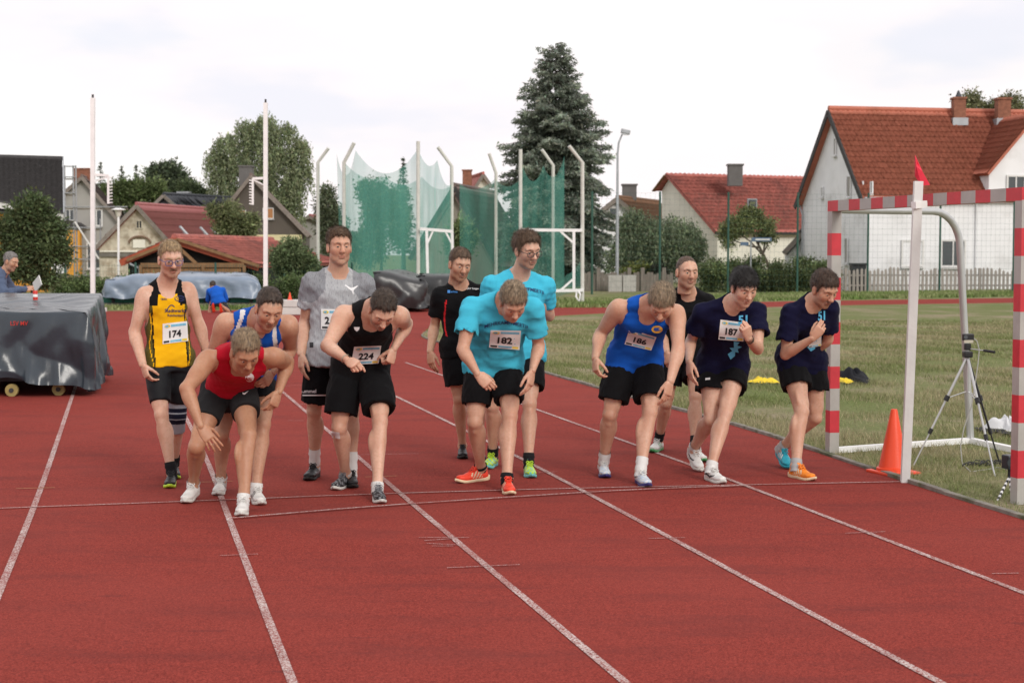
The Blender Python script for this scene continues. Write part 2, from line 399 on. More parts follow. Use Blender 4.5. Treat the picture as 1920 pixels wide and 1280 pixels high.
def slab(mb, a, b, c, d, t):
    a, b, c, d = [np.asarray(x, float) for x in (a, b, c, d)]; n = nrm(np.cross(b - a, d - a)); n = n if n[2] > 0 else -n
    return mb.prism([a, b, c, d], -n * t)
M_WHITE = mat('white_render', (0.82, 0.83, 0.84), .9, .05, 1.5, .2, 30, col2=(.58, .58, .57), c2s=.6, c2lo=.55, c2hi=.8); M_CREAM = mat('cream_render', (0.78, 0.76, 0.66), .9, .06, 1.5, .2, 30); M_GREYW = mat('grey_render', (0.36, 0.35, 0.325), .9, .06, 1, .2, 30)
M_YELW = mat('orange_render', srgb(222, 158, 62), .9, .06, 1, .2, 30); M_BROWNW = mat('brown_cladding', (0.105, 0.090, 0.075), .8, .06, 1, .2, 30); M_OLDP = mat('old_plaster', (0.60, 0.55, 0.44), .95, .15, 2, .4, 20, col2=(.36, .30, .22), c2s=1.6, c2lo=.44, c2hi=.62)
M_RTILE = mat('red_clay_tile', (0.45, 0.148, 0.095), .75, .10, 3.0, .2, 40, col2=(.37, .125, .075), c2s=.5, c2lo=.48, c2hi=.75); M_RTILE2 = mat('old_red_tile', (0.42, 0.130, 0.105), .8, .25, 4.0, .2, 40, col2=(.28, .10, .085), c2s=.8, c2lo=.48, c2hi=.7); M_RMETAL = mat('wine_red_roofing', (0.36, 0.125, 0.125), .6, .08, 3.0); M_BTILE = mat('brown_tile', (0.17, 0.085, 0.045), .8, .2, 4, .2, 40); M_SLATE = mat('dark_slate', (0.055, 0.052, 0.052), .75, .12, 3, .2, 30); M_GTILE = mat('grey_brown_tile', (.19, .14, .125), .85, .2, 3, .2, 30); M_DARKM = mat('dark_metal_roof', (.045, .05, .06), .5, .1, 4)
M_BRICK = mat('chimney_brick', (0.25, 0.105, 0.065), .9, .25, 6, .3, 30); M_CHIMG = mat('chimney_slate', (.14, .135, .13), .9, .1, 4, .2, 20); M_GLASS = mat('window_glass', (.05, .06, .065), .08, .1, 2, spec=.7); M_FRAME = mat('window_frame', (.70, .70, .68), .6, .03); M_WOOD = mat('warm_wood', (.30, .155, .062), .75, .22, 4, .2, 40, stretch=(6, 6, .6)); M_WOODD = mat('timber_beam', (.23, .125, .055), .8, .2, 4, .2, 40); M_FASCIA = mat('fascia_tile', (.36, .075, .032), .7, .15, 6); M_ZINC = mat('zinc', (.38, .40, .42), .5, .1, 4, metal=.4); M_BLIND = mat('orange_blind', (.40, .19, .08), .8, .1); M_VERGE = mat('weathered_verge', (.22, .19, .165), .9, .2, 6)
def window(parent, c, r, u, w, h, pane=M_GLASS, frame=M_FRAME, t=.07, depth=.05, sill=True, cross=True):
    """window centred on c: r along the wall, u up; n outwards is towards the camera side"""
    c = np.asarray(c, float); r = nrm(r); u = nrm(u); n = np.cross(r, u); n = n if n[1] < 0 else -n
    f = MB(); wd = nrm(r)
    for s in (-1, 1):
        f.prism([c + wd * s * w / 2 - u * h / 2 - wd * t / 2, c + wd * s * w / 2 - u * h / 2 + wd * t / 2, c + wd * s * w / 2 + u * h / 2 + wd * t / 2, c + wd * s * w / 2 + u * h / 2 - wd * t / 2], n * depth)
        f.prism([c + u * s * (h / 2 - t / 2) - wd * (w / 2 - t / 2) - u * t / 2, c + u * s * (h / 2 - t / 2) + wd * (w / 2 - t / 2) - u * t / 2, c + u * s * (h / 2 - t / 2) + wd * (w / 2 - t / 2) + u * t / 2, c + u * s * (h / 2 - t / 2) - wd * (w / 2 - t / 2) + u * t / 2], n * (depth * .9))
    if cross: f.prism([c - wd * t * .35 - u * (h / 2 - t), c + wd * t * .35 - u * (h / 2 - t), c + wd * t * .35 + u * (h / 2 - t), c - wd * t * .35 + u * (h / 2 - t)], n * (depth * .8))
    wo = f.build('window', frame, parent)
    p = MB(); q = c + n * .012; p.add([q - wd * w / 2 - u * h / 2, q + wd * w / 2 - u * h / 2, q + wd * w / 2 + u * h / 2, q - wd * w / 2 + u * h / 2], [(0, 1, 2, 3)]); p.build('pane', pane, wo)
    if sill: s_ = MB(); s_.prism([c - wd * (w / 2 + .06) - u * (h / 2 + .07), c + wd * (w / 2 + .06) - u * (h / 2 + .07), c + wd * (w / 2 + .06) - u * (h / 2 + .03), c - wd * (w / 2 + .06) - u * (h / 2 + .03)], n * .14); s_.build('sill', M_FRAME, wo)
    return wo
def chimney(parent, c, w, h, m, d=None, cap=True):
    k = MB(); k.box(c, (w, d or w, h)); o = k.build('chimney', m, parent)
    if cap: k2 = MB(); k2.box(np.asarray(c) + V(0, 0, h / 2 + .05), (w * 1.15, (d or w) * 1.15, .1)); k2.build('chimney_cap', m, o)
    return o
def gable_house(name, label, apex, left, right, vec, wall, roofm, over=.3, tile=None, ridge_over=.35, verge=M_VERGE, thick=.16):
    """front gable apex-left-right (3D), ridge running along vec"""
    A, Lp, Rp = [np.asarray(x, float) for x in (apex, left, right)]; vec = np.asarray(vec, float); base = (Lp + Rp) / 2; base[2] = 0
    h = thing(name, label, 'house', base)
    lo = lambda p: np.array([p[0], p[1], HB])
    w = MB(); w.prism([lo(Lp), lo(Rp), Rp, A, Lp], vec); w.build('wall', wall, h)
    e = nrm(vec); r0 = A - e * ridge_over + V(0, 0, .05); r1 = A + vec + e * .2 + V(0, 0, .05); roofs = []
    for P in (Lp, Rp):
        dn = nrm(P - A); e0 = P + dn * over - e * ridge_over + V(0, 0, .05); e1 = P + dn * over + vec + e * .2 + V(0, 0, .05)
        s = MB(); slab(s, r0, r1, e1, e0, thick); ro = s.build('roof', roofm, h); roofs.append(ro)
        v = MB(); v.beam(r0 - e * .03 - V(0, 0, .1), e0 - e * .03 - V(0, 0, .1), .05, .24, up=np.cross(dn, e)); v.build('verge_board', verge, h)
        if tile: tiles('roof_tiles', r0, r1, e1, e0, roofm, ro, *tile)
    rt = MB(); rt.tube([r0 + V(0, 0, .05), r1 + V(0, 0, .05)], .11, 8); rt.build('ridge_cap', roofm, h)
    return h, (r0, r1), A, Lp, Rp, e
# --- white house on the right
def white_house():
    cr = V(15.7, 72, 0); a = R(12.1); e = V(math.cos(a), math.sin(a), 0); g = V(-math.sin(a), math.cos(a), 0); W = 7.5; Ln = 16.0; ez, rz = 4.15, 8.25; U = V(0, 0, 1)
    h = thing('white_house', 'big white house with a tall red tiled roof behind the handball goal', 'house', cr + e * 6)
    A = cr + g * W / 2 + U * rz; L_ = cr + g * W + U * ez; Rr = cr + U * ez
    w = MB(); w.prism([cr + U * HB, cr + g * W + U * HB, L_, A, Rr], e * Ln); w.build('wall', M_WHITE, h)
    ov = .28; r0 = A - e * .3 + U * .06; r1 = A + e * (Ln + .3) + U * .06
    for P in (Rr, L_):
        dn = nrm(P - A); e0 = P + dn * ov - e * .3 + U * .06; e1 = P + dn * ov + e * (Ln + .3) + U * .06
        s = MB(); slab(s, r0, r1, e1, e0, .14); ro = s.build('roof', M_RTILE, h)
        tiles('roof_tiles', r0, r1, e1, e0, M_RTILE, ro, .24, .34, .028, .035)
        v = MB(); v.beam(r0 - e * .04 - U * .12, e0 - e * .04 - U * .12, .05, .26, up=np.cross(dn, e)); v.build('verge_board', M_SLATE, h)
    q = MB(); q.tube([r0 + U * .04, r1 + U * .04], .13, 8); q.build('ridge_cap', M_RTILE, h)
    gt = MB(); gt.tube([Rr - e * .3 - g * .34 - U * .08, Rr + e * 5.6 - g * .34 - U * .08], .07, 8); gt.build('gutter', M_ZINC, h)
    dp = MB(); dp.tube([L_ - e * .12 + g * .1 - U * .1, L_ - e * .1 - g * .25 - U * .6, V(*(L_ - e * .1 - g * .25)[:2], 0)], .05, 8); dp.build('downpipe', M_ZINC, h)
    dp = MB(); dp.tube([cr + e * 5.2 - g * .07 + U * 4.0, cr + e * 5.2 - g * .07], .05, 8); dp.build('downpipe', M_WHITE, h)
    for px, py, wd, ht in [(1593, 350, .42, 1.0), (1616, 358, .42, .85), (1567, 275, .25, .85), (1543, 360, .22, .5), (1636, 352, .2, .55), (1588, 470, .35, 1.2)]:
        d = ray(px, py); t = ((cr - CAMP) @ e) / (d @ e); p = CAMP + d * t - e * .02
        window(h, p, g, U, wd, ht, M_GREYW, M_WHITE, .06, .05, True, False)
    for px, py, wd, ht in [(1786, 475, 1.15, 1.25), (1710, 475, 1.0, 1.2)]:
        d = ray(px, py); t = ((cr - CAMP) @ g) / (d @ g); p = CAMP + d * t - g * .03; window(h, p, e, U, wd, ht, M_GLASS if px > 1750 else M_WHITE, M_FRAME, .09)
    # cross gable
    t0, t1 = 5.75, 10.2; c0, c1 = cr + e * t0 - g * .12, cr + e * t1 - g * .12; zz = 5.4; top = (c0 + c1) / 2 + U * 7.9
    s = MB(); s.prism([c0 + U * 3.9, c1 + U * 3.9, c1 + U * zz, top, c0 + U * zz], g * 3.2); s.build('cross_gable', M_WHITE, h)
    for P in (c0 + U * zz, c1 + U * zz):
        dn = nrm(P - top); a0 = top - g * .22 + U * .06; a1 = top + g * 3.4 + U * .06; b0 = P + dn * .3 - g * .22 + U * .06; b1 = P + dn * .3 + g * 3.4 + U * .06
        s = MB(); slab(s, a0, a1, b1, b0, .12); ro = s.build('roof', M_RTILE, h); tiles('roof_tiles', a0, a1, b1, b0, M_RTILE, ro, .24, .34, .028, .035)
    d = ray(1904, 344); t = ((c0 - CAMP) @ g) / (d @ g); window(h, CAMP + d * t - g * .03, e, U, .85, .75, M_GLASS, M_FRAME, .08)
    for px, py, ww in [(1797, 207, .55), (1880, 208, .60)]:
        c = at(px, py, 76.6); chimney(h, c, ww, 1.0, M_BRICK); f = MB(); f.box(c - V(0, .05, .55), (ww * 1.3, ww * 1.3, .35)); f.build('flashing', M_ZINC, h)
    p = at(1797, 190, 76.6); f = MB(); f.lathe([(.16, 0), (.10, .18), (.16, .2), (.03, .5)], 10, p); f.build('chimney_cowl', M_DARKM, h)
white_house()
# --- red roofed house
def red_house():
    r0 = at(1248, 325, 95); e = nrm(V(.91, .42, 0)); sl = V(2.3, -5.0, 0); U = V(0, 0, 1); ez = 2.85
    h = thing('red_roof_house', 'low cream house with a long red roof and a grey chimney', 'house', V(*(r0 + e * 8)[:2], 0))
    d0 = V(r0[0], r0[1], ez) + sl; back = V(r0[0], r0[1], r0[2] - .25 * (r0[2] - ez)) - sl * .25; r1 = r0 + e * 15; d1 = d0 + e * 15; b1 = back + e * 15
    w = MB(); o = -nrm(sl) * .35; w.prism([V(*(d0 + o)[:2], HB), V(*(back - o)[:2], HB), back - o - U * .1, r0 - U * .15, d0 + o - U * .1], e * 15); 
    w.v = [tuple(np.array(v) + e * .35) for v in w.v]; w.build('wall', M_CREAM, h)
    s = MB(); slab(s, r0, r1, d1, d0, .14); ro = s.build('roof', M_RTILE2, h); tiles('roof_tiles', r0, r1, d1, d0, M_RTILE2, ro, .30, .40, .03, .035)
    s = MB(); slab(s, r0, r1, b1, back, .14); s.build('roof', M_RTILE2, h)
    v = MB(); v.beam(r0 - U * .12, back - U * .12, .06, .25, up=e); v.build('verge_board', M_WOODD, h)
    g = MB(); g.tube([d0 - U * .05, d1 - U * .05], .08, 8); g.build('gutter', M_SLATE, h)
    c = at(1378, 330, 93.5); chimney(h, c, .80, 1.15, M_CHIMG, .7); sk = MB(); q = at(1410, 385, 92.6); sk.box(q, (.62, .1, .75), rotz(.43)); so = sk.build('skylight', M_ZINC, h); p = MB(); p.box(q + V(.02, -.06, 0), (.5, .04, .62), rotz(.43)); p.build('pane', M_GLASS, so)
red_house()
# --- small white house with a brown roof
h, rr, A, Lp, Rp, e = gable_house('small_white_house', 'small white gabled house with a brown tiled roof half behind the willow', at(1160, 372, 98), at(1100, 420, 98), at(1232, 432, 98), V(3.2, 9, 0), M_WHITE, M_BTILE, tile=(.3, .4, .03, .035))
chimney(h, at(1180, 362, 101), .85, .9, M_CHIMG); window(h, at(1150, 398, 97.97), V(1, 0, 0), V(0, 0, 1), .5, .6, cross=False)
# --- house behind the cage
h, rr, A, Lp, Rp, e = gable_house('beige_house', 'beige gabled house with dark slate and reddish roof behind the throwing cage', at(854, 350, 88), at(780, 470, 88), at(930, 486, 88), V(1.9, 10, 0), mat('beige_render', (.34, .31, .26), .9, .06, 2), M_GTILE, tile=(.3, .42, .03, .03), over=.5, verge=M_SLATE, thick=.3)
h2, *_ = gable_house('far_brick_house', 'distant cream gable with a red brick chimney above the cage nets', at(905, 327, 125), at(893, 346, 125), at(918, 346, 125), V(-1.4, 8, 0), M_CREAM, M_RTILE2); chimney(h2, at(876, 338, 125), .7, 1.4, M_BRICK); 
# --- brown gabled house behind the birch
h, rr, A, Lp, Rp, e = gable_house('brown_house', 'steep dark brown gabled house in front of the big birch', at(471, 330, 112), at(400, 418, 112), at(574, 437, 112), V(-.75, 8, 0), M_BROWNW, M_GTILE, over=.25, verge=M_VERGE, thick=.2)
chimney(h, at(462, 331, 114), .9, 1.3, M_CHIMG); w_ = MB(); c0, c1 = at(430, 440, 111.9), at(566, 440, 111.9); w_.prism([V(*c0[:2], HB), V(*c1[:2], HB), c1, c0], V(0, .08, 0)); w_.build('plinth_wall', mat('pale_yellow_render', (.66, .60, .36), .9, .05), h)
for px, py in ((451, 404), (503, 400)): window(h, at(px, py, 111.95), V(1, 0, 0), V(0, 0, 1), .70, .75, M_BLIND, M_FRAME, .05, .05, True, False)
# --- old plaster barn with wine red roof
h, rr, A, Lp, Rp, e = gable_house('old_barn', 'old stained plaster barn with wine red metal roof and three skylights', at(260, 385, 100), at(186, 462, 100), at(323, 455, 100), V(2.2, 11, 0), M_OLDP, M_RMETAL, over=.25, tile=(9, .55, 0, .05, False), thick=.14)
for f in (.30, .62, .80):
    a = A + e * 10.5 * f; dn = nrm(Rp - A); n = nrm(np.cross(e, dn)); n = n if n[2] > 0 else -n; k = MB(); p0 = a + dn * 1.75 + n * .1; p1 = a + dn * 3.0 + n * .1; k.beam(p0, p1, .34, .12, up=n); so = k.build('skylight', M_ZINC, h); k = MB(); k.beam(p0 + n * .065 + dn * .08, p1 + n * .065 - dn * .08, .24, .02, up=n); k.build('pane', mat('skylight_glass', (.55, .60, .62), .15, .05, spec=.6), so)
window(h, at(261, 421, 99.97), V(1, 0, 0), V(0, 0, 1), .36, .55, M_GLASS, M_OLDP, .06, .05, False, True)
k = MB(); a0 = at(262, 456, 99.9); k.tube([a0 + V(.66 * math.cos(t) * 1.0, 0, .42 * math.sin(t)) for t in np.linspace(0, math.pi, 12)], .07, 6); k.build('brick_arch', mat('old_brick', (.20, .13, .09), .9, .2, 6), h)
k = MB(); k.box(at(261, 457, 99.93), (.75, .08, .5)); k.build('blocked_window', M_CREAM, h); k = MB(); c0, c1 = at(187, 478, 99.9), at(300, 478, 99.9); k.beam(c0, c1, .1, .22); k.build('string_course', mat('dark_band', (.16, .15, .13), .9, .2, 3), h)
k = MB(); c0, c1 = at(187, 471, 99.92), at(300, 471, 99.92); k.beam(c0, c1, .1, .10); k.build('string_course', M_CREAM, h)
# --- timber shelter with tiled roof
h, rr, A, Lp, Rp, e = gable_house('timber_shelter', 'wooden shelter with an open truss gable and low red tiled roof', at(333, 449, 60), at(240, 488, 60), at(484, 497, 60), V(1.8, 11, 0), mat('shelter_inner_shade', (.02, .017, .014), .95, .1), M_RTILE2, over=.15, tile=(.24, .34, .028, .03), verge=M_FASCIA, thick=.1)  # solid near-black wall stands in for the shade inside the open gable
U = V(0, 0, 1)
for i, px in enumerate(range(268, 455, 9)):
    p0, p1 = at(px, 532, 59.55), at(px, 497, 59.55); k = MB(); k.box((p0 + p1) / 2, (.168, .03, abs(p1[2] - p0[2]))); k.build('board', M_WOOD, h)
k = MB(); k.beam(at(264, 497, 59.5), at(458, 497, 59.5), .10, .16); k.build('tie_beam', M_WOODD, h)
for a, b in [((333, 454), (333, 497)), ((333, 462), (368, 494)), ((333, 462), (298, 494)), ((334, 449), (238, 488)), ((333, 449), (486, 499))]: k = MB(); k.beam(at(*a, 59.48), at(*b, 59.48), .09, .11 if a[0] != b[0] else .09); k.build('truss_beam', M_WOODD, h)
for px in (264, 381, 458): k = MB(); k.beam(at(px, 497, 59.46), V(*at(px, 497, 59.46)[:2], HB), .11); k.build('post', M_WOODD, h)
k = MB(); k.tube([at(240, 489, 59.7), at(246, 496, 59.6), at(262, 503, 59.6), at(262, 530, 59.6)], .045, 8); k.build('gutter_pipe', M_ZINC, h)
# --- grey gabled house under scaffolding
h, rr, A, Lp, Rp, e = gable_house('grey_gable_house', 'unfinished grey gabled house with scaffolding at its side', at(154, 332, 118), at(100, 380, 118), at(232, 424, 118), V(-1.3, 8, 0), M_GREYW, M_GTILE, over=.2, tile=(.3, .45, .03, .03))
for px in (148, 164): chimney(h, at(px, 332, 121), .62, 1.1, M_BRICK)
window(h, at(181, 408, 117.95), V(1, 0, 0), V(0, 0, 1), .8, 1.25, M_GLASS, M_FRAME, .1); window(h, at(178, 480, 117.95), V(1, 0, 0), V(0, 0, 1), 1.1, 1.9, M_GLASS, M_FRAME, .1); window(h, at(131, 403, 117.95), V(1, 0, 0), V(0, 0, 1), .56, .85, M_GLASS, M_FRAME, .08)
k = MB(); c0, c1 = at(112, 432, 117.2), at(149, 432, 117.2); k.prism([V(*c0[:2], HB), V(*c1[:2], HB), c1, c0], V(0, .6, 0)); k.build('annex_wall', M_YELW, h); k = MB(); c0, c1 = at(110, 420, 117.0), at(160, 420, 117.0); k.prism([c0 - V(0, 0, .25), c1 - V(0, 0, .25), c1 - V(.5, 0, -.1), c0 + V(0, 0, .45)], V(0, .8, 0)); k.build('annex_roof', M_SLATE, h)
sc = thing('scaffolding', 'grey metal tube scaffolding against the grey gabled house', 'scaffolding', V(*at(135, 540, 108)[:2], 0)); M_SCAF = mat('galvanised_tube', (.36, .37, .38), .45, .1, metal=.6); M_PLANK = mat('scaffold_plank', (.24, .20, .15), .8, .15)
for px in (121, 137, 142, 178, 188): k = MB(); top = 310 if px < 145 else 410; k.tube([V(*at(px, top, 108)[:2], HB), at(px, top, 108)], .055, 6); k.build('upright', M_SCAF, sc)
for py, x0, x1 in [(312, 121, 142), (332, 121, 142), (362, 121, 142), (388, 121, 239), (427, 121, 190), (462, 121, 190), (486, 121, 190), (517, 121, 190)]:
    k = MB(); k.tube([at(x0, py, 107.9), at(x1, py, 107.9)], .045, 6); k.build('ledger', M_SCAF, sc); 
    if py > 320: k = MB(); k.beam(at(x0, py + 4, 108.3), at(x1 if py > 380 else 142, py + 4, 108.3), .5, .06); k.build('deck_board', M_PLANK, sc)
for a, b in [((140, 415), (186, 486)), ((121, 462), (142, 427)), ((142, 517), (178, 462)), ((121, 517), (140, 486))]: k = MB(); k.beam(at(*a, 107.7), at(*b, 107.7), .06, .10 if a[0] == 140 else .04); k.build('brace', M_FRAME if a[0] == 140 else M_SCAF, sc)
# --- orange house with the big black roof
def orange_house():
    U = V(0, 0, 1); h = thing('orange_house', 'orange rendered house with a huge black roof at the edge of the ground', 'house', V(*at(20, 540, 72)[:2], 0))
    r0, r1 = at(-260, 286, 80), at(117, 297, 76); e0, e1 = at(-260, 330, 72), at(118, 402, 70)
    s = MB(); dz = V(0, 0, -.35); slab(s, r0 + dz, r1 + dz, e1 + dz, e0 + dz, .1); ro = s.build('roof', M_SLATE, h); tiles('roof_tiles', r0, r1, e1, e0, M_SLATE, ro, .3, .34, .012, .02)
    k = MB(); k.tube([r0, r1], .10, 8); k.build('ridge_cap', M_SLATE, h); k = MB(); k.beam(e0 - U * .12, e1 - U * .12, .06, .26); k.build('fascia', M_FRAME, h); k = MB(); k.beam(r1 + V(.04, 0, 0), e1 + V(.04, 0, 0), .05, .2); k.build('verge_board', M_ZINC, h)
    w0, w1 = e0 + V(0, .7, 0), e1 + V(-.35, .7, 0); k = MB(); k.prism([V(w0[0], w0[1], HB), V(w1[0], w1[1], HB), w1, w0], V(-1.75, 5, 0)); k.build('wall', M_YELW, h)
    k = MB(); c0, c1 = at(95, 418, 70.4), at(118, 418, 70.4); k.prism([V(c0[0], c0[1], HB), V(c1[0], c1[1], HB), c1, c0], V(0, .3, 0)); k.build('white_panel', M_WHITE, h)
    window(h, at(18, 381, 71.2), V(1, 0, .1), U, .55, .28, M_GLASS, M_SLATE, .08, .05, False, False)
orange_house()
# --- dark metal roof in the trees
h, *_ = gable_house('dark_roof_house', 'house top with a dark ribbed metal roof among the pines', at(312, 366, 115), at(288, 389, 115), at(338, 389, 115), V(3.8, 9, 0), M_DARKM, M_DARKM, tile=(.5, 6, .03, 0)); chimney(h, at(345, 374, 118), .8, .9, M_ZINC)
# --- far roof strip and shed
h, *_ = gable_house('far_red_roof', 'sliver of a far wine red roof beside the brown house', at(583, 406, 130), at(562, 412, 130), at(612, 420, 130), V(1, 6, 0), M_GREYW, M_RMETAL)
h, *_ = gable_house('thatched_shed', 'small grey shed with a dark thatched roof beside the white house', at(1503, 437, 80), at(1474, 468, 80), at(1530, 466, 80), V(.6, 4, 0), M_WHITE, M_SLATE, over=.2, thick=.25)
# ------------------------------------------------------------------ trees, shrubs and hedges
def leaf_mat(name):
    m = bpy.data.materials.new(name); m.use_nodes = True; nt = m.node_tree; nt.nodes.clear(); N = nt.nodes.new; L = nt.links.new
    o = N('ShaderNodeOutputMaterial'); a = N('ShaderNodeAttribute'); a.attribute_name = 'Col'; d = N('ShaderNodeBsdfPrincipled'); d.inputs['Roughness'].default_value = .6; d.inputs['Specular IOR Level'].default_value = .25
    t = N('ShaderNodeBsdfTranslucent'); mx = N('ShaderNodeMixShader'); mx.inputs[0].default_value = .28; L(a.outputs[0], d.inputs['Base Color']); L(a.outputs[0], t.inputs[0]); L(d.outputs[0], mx.inputs[1]); L(t.outputs[0], mx.inputs[2]); L(mx.outputs[0], o.inputs[0]); return m
M_LEAF = leaf_mat('foliage'); M_BARK = mat('bark', (.10, .08, .062), .95, .25, 6, .5, 20, stretch=(1, 1, .3)); M_BIRCH = mat('pale_bark', (.38, .36, .33), .9, .3, 5, .3, 20, stretch=(1, 1, 3))
def leaves(P, D, size, col, rs, asp=.55, var=.3, hang=0.):
    """one small quad per leaf spray: P centres, D preferred axes"""
    n = len(P); A = D + rs.normal(size=(n, 3)) * .55; A[:, 2] -= hang; A /= np.linalg.norm(A, axis=1)[:, None]
    B = np.cross(A, rs.normal(size=(n, 3))); B /= np.linalg.norm(B, axis=1)[:, None] + 1e-9
    s = size * rs.uniform(.6, 1.35, (n, 1)); A = A * s; B = B * s * asp
    v = np.concatenate([P - A * .45 - B * .55, P - A * .25 + B * .6, P + A * .75]); i = np.arange(n)
    c = np.asarray(col) if np.ndim(col) == 2 else np.tile(np.asarray(col, float), (n, 1))
    c = c * (1 + rs.normal(size=(n, 1)) * var).clip(.35, 1.9) * (1 + rs.normal(size=(n, 3)) * .05); c = np.concatenate([(c * 1.22).clip(0, 1), np.ones((n, 1))], 1)
    return v, np.stack([i, i + n, i + 2 * n], 1), np.tile(c, (3, 1))
def leaf_obj(name, parts, parent):
    vs, fs, cs = [], [], []; o = 0
    for v, f, c in parts: vs.append(v); fs.append(f + o); cs.append(c); o += len(v)
    me = mesh_from(name, np.concatenate(vs), np.concatenate(fs)); a = me.attributes.new('Col', 'FLOAT_COLOR', 'POINT'); a.data.foreach_set('color', np.concatenate(cs).astype(np.float32).ravel())
    return link(name, me, parent, M_LEAF)
def trunk(parent, pts, r0, r1, m=None, name='trunk'):
    k = MB(); n = len(pts); k.tube(pts, [r0 + (r1 - r0) * i / (n - 1) for i in range(n)], 8); return k.build(name, m or M_BARK, parent, True)
def broadleaf(name, label, cat, blobs, Y, col, n, size, seed, group=None, dens=.5, bark=None, base=None, sway=.0, hang=.1, clump=26):
    """crown from blobs (px, py, rx, ry): leaf clumps spread through each blob, denser towards its skin"""
    rs = np.random.RandomState(seed); sc = FPX / Y
    cx = np.mean([b[0] for b in blobs]); b0 = at(base or cx, 480, Y); h = thing(name, label, cat, (b0[0], Y, 0), group)
    ar = np.array([b[2] * b[3] for b in blobs], float); ar /= ar.sum(); parts = []
    for (px, py, rx, ry), w in zip(blobs, ar):
        c = at(px, py, Y); R3 = V(rx / sc, min(rx, ry * 1.2) / sc, ry / sc); k = max(4, int(n * w / clump))
        ns = 10; sd = rs.normal(size=(ns, 3)); sd[:, 1] = -np.abs(sd[:, 1]) * .9 + .2 * sd[:, 1]; sd /= np.linalg.norm(sd, axis=1)[:, None]; sc_ = sd * rs.uniform(.45, .80, (ns, 1)); sr_ = rs.uniform(.26, .48, ns)      # boughs that make the crown lumpy
        w_ = rs.randint(0, ns, k); d = rs.normal(size=(k, 3)); d /= np.linalg.norm(d, axis=1)[:, None]; rad = rs.rand(k, 1) ** dens; cc = c + (sc_[w_] + d * rad * sr_[w_][:, None]) * R3
        cc[:, 2] = np.maximum(cc[:, 2], .1)
        tone = (rs.normal(1, .16, (k, 1)) * rs.normal(1, .16, ns)[w_][:, None]).clip(.5, 1.6)
        off = rs.normal(size=(k, clump, 3)) * (size * 1.25); P = (cc[:, None] + off).reshape(-1, 3); D = np.repeat(d, clump, 0) + off.reshape(-1, 3) / (size * 3)
        parts.append(leaves(P, D, size, np.repeat(np.asarray(col) * tone, clump, 0), rs, hang=hang))
    leaf_obj('crown', parts, h)
    top = at(blobs[0][0], blobs[0][1], Y); pts = [V(b0[0], Y, HB if False else 0), V(b0[0] * .7 + top[0] * .3, Y, top[2] * .4), top]
    if top[2] > 1.0:
        tr = trunk(h, pts, max(.06, top[2] * .035), .03, bark)
        for (px, py, rx, ry) in blobs[1:6]:
            e = at(px, py, Y); trunk(tr, [pts[1] + (top - pts[1]) * rs.uniform(0, .6), (pts[1] + e) / 2 + V(0, 0, .2), e], .05 * max(1, top[2] / 5), .015, bark, 'limb')
    return h
def conifer(name, label, px, top, bot, half, Y, col, seed, n_whorl=46, nb=13, group=None, droop=.25, tight=.9, size=None):
    rs = np.random.RandomState(seed); sc = FPX / Y; T = at(px, top, Y); zt = T[2]; zb = max(.2, at(px, bot, Y)[2]); Rm = half / sc; x0, y0 = T[0], Y
    h = thing(name, label, 'tree', (x0, y0, 0), group); trunk(h, [V(x0, y0, 0), V(x0, y0, zt * .5), T - V(0, 0, .1)], Rm * .10 + .05, .02)
    size = size or (zt - zb) * .024; P, D, Cc = [], [], []
    for i in range(n_whorl):
        f = (i + rs.rand()) / n_whorl; z = zb + (zt - zb) * f; r = Rm * (1 - f) ** tight * (0.97 if f > .1 else .8 + f) + .05 * Rm * (1 - f) + .04
        for j in range(max(5, int(nb * (1 - .55 * f)))):
            a = rs.rand() * 2 * math.pi; L_ = r * rs.uniform(.62, 1.14); tone = rs.normal(1, .16)
            m = max(4, int(L_ / (size * .42)))
            s = (np.arange(m) + rs.rand(m)) / m; s = s[s > .12]
            zz = z + L_ * (.10 * s - droop * s ** 2 + .16 * np.clip(s - .7, 0, 1) ** 1) ; rr = L_ * s
            side = rs.normal(size=len(s)) * L_ * .11 * (1.15 - s) * 1.4
            ca, sa = math.cos(a), math.sin(a)
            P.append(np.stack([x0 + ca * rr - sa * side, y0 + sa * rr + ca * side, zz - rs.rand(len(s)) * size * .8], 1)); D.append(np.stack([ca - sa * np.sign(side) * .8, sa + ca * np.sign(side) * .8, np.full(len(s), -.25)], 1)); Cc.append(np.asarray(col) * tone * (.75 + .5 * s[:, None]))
    P, D, Cc = np.concatenate(P), np.concatenate(D), np.concatenate(Cc)
    P = np.repeat(P, 3, 0) + rs.normal(size=(len(P) * 3, 3)) * size * .32; D = np.repeat(D, 3, 0); Cc = np.repeat(Cc, 3, 0)
    leaf_obj('crown', [leaves(P, D, size, Cc, rs, asp=.42, var=.22)], h); return h
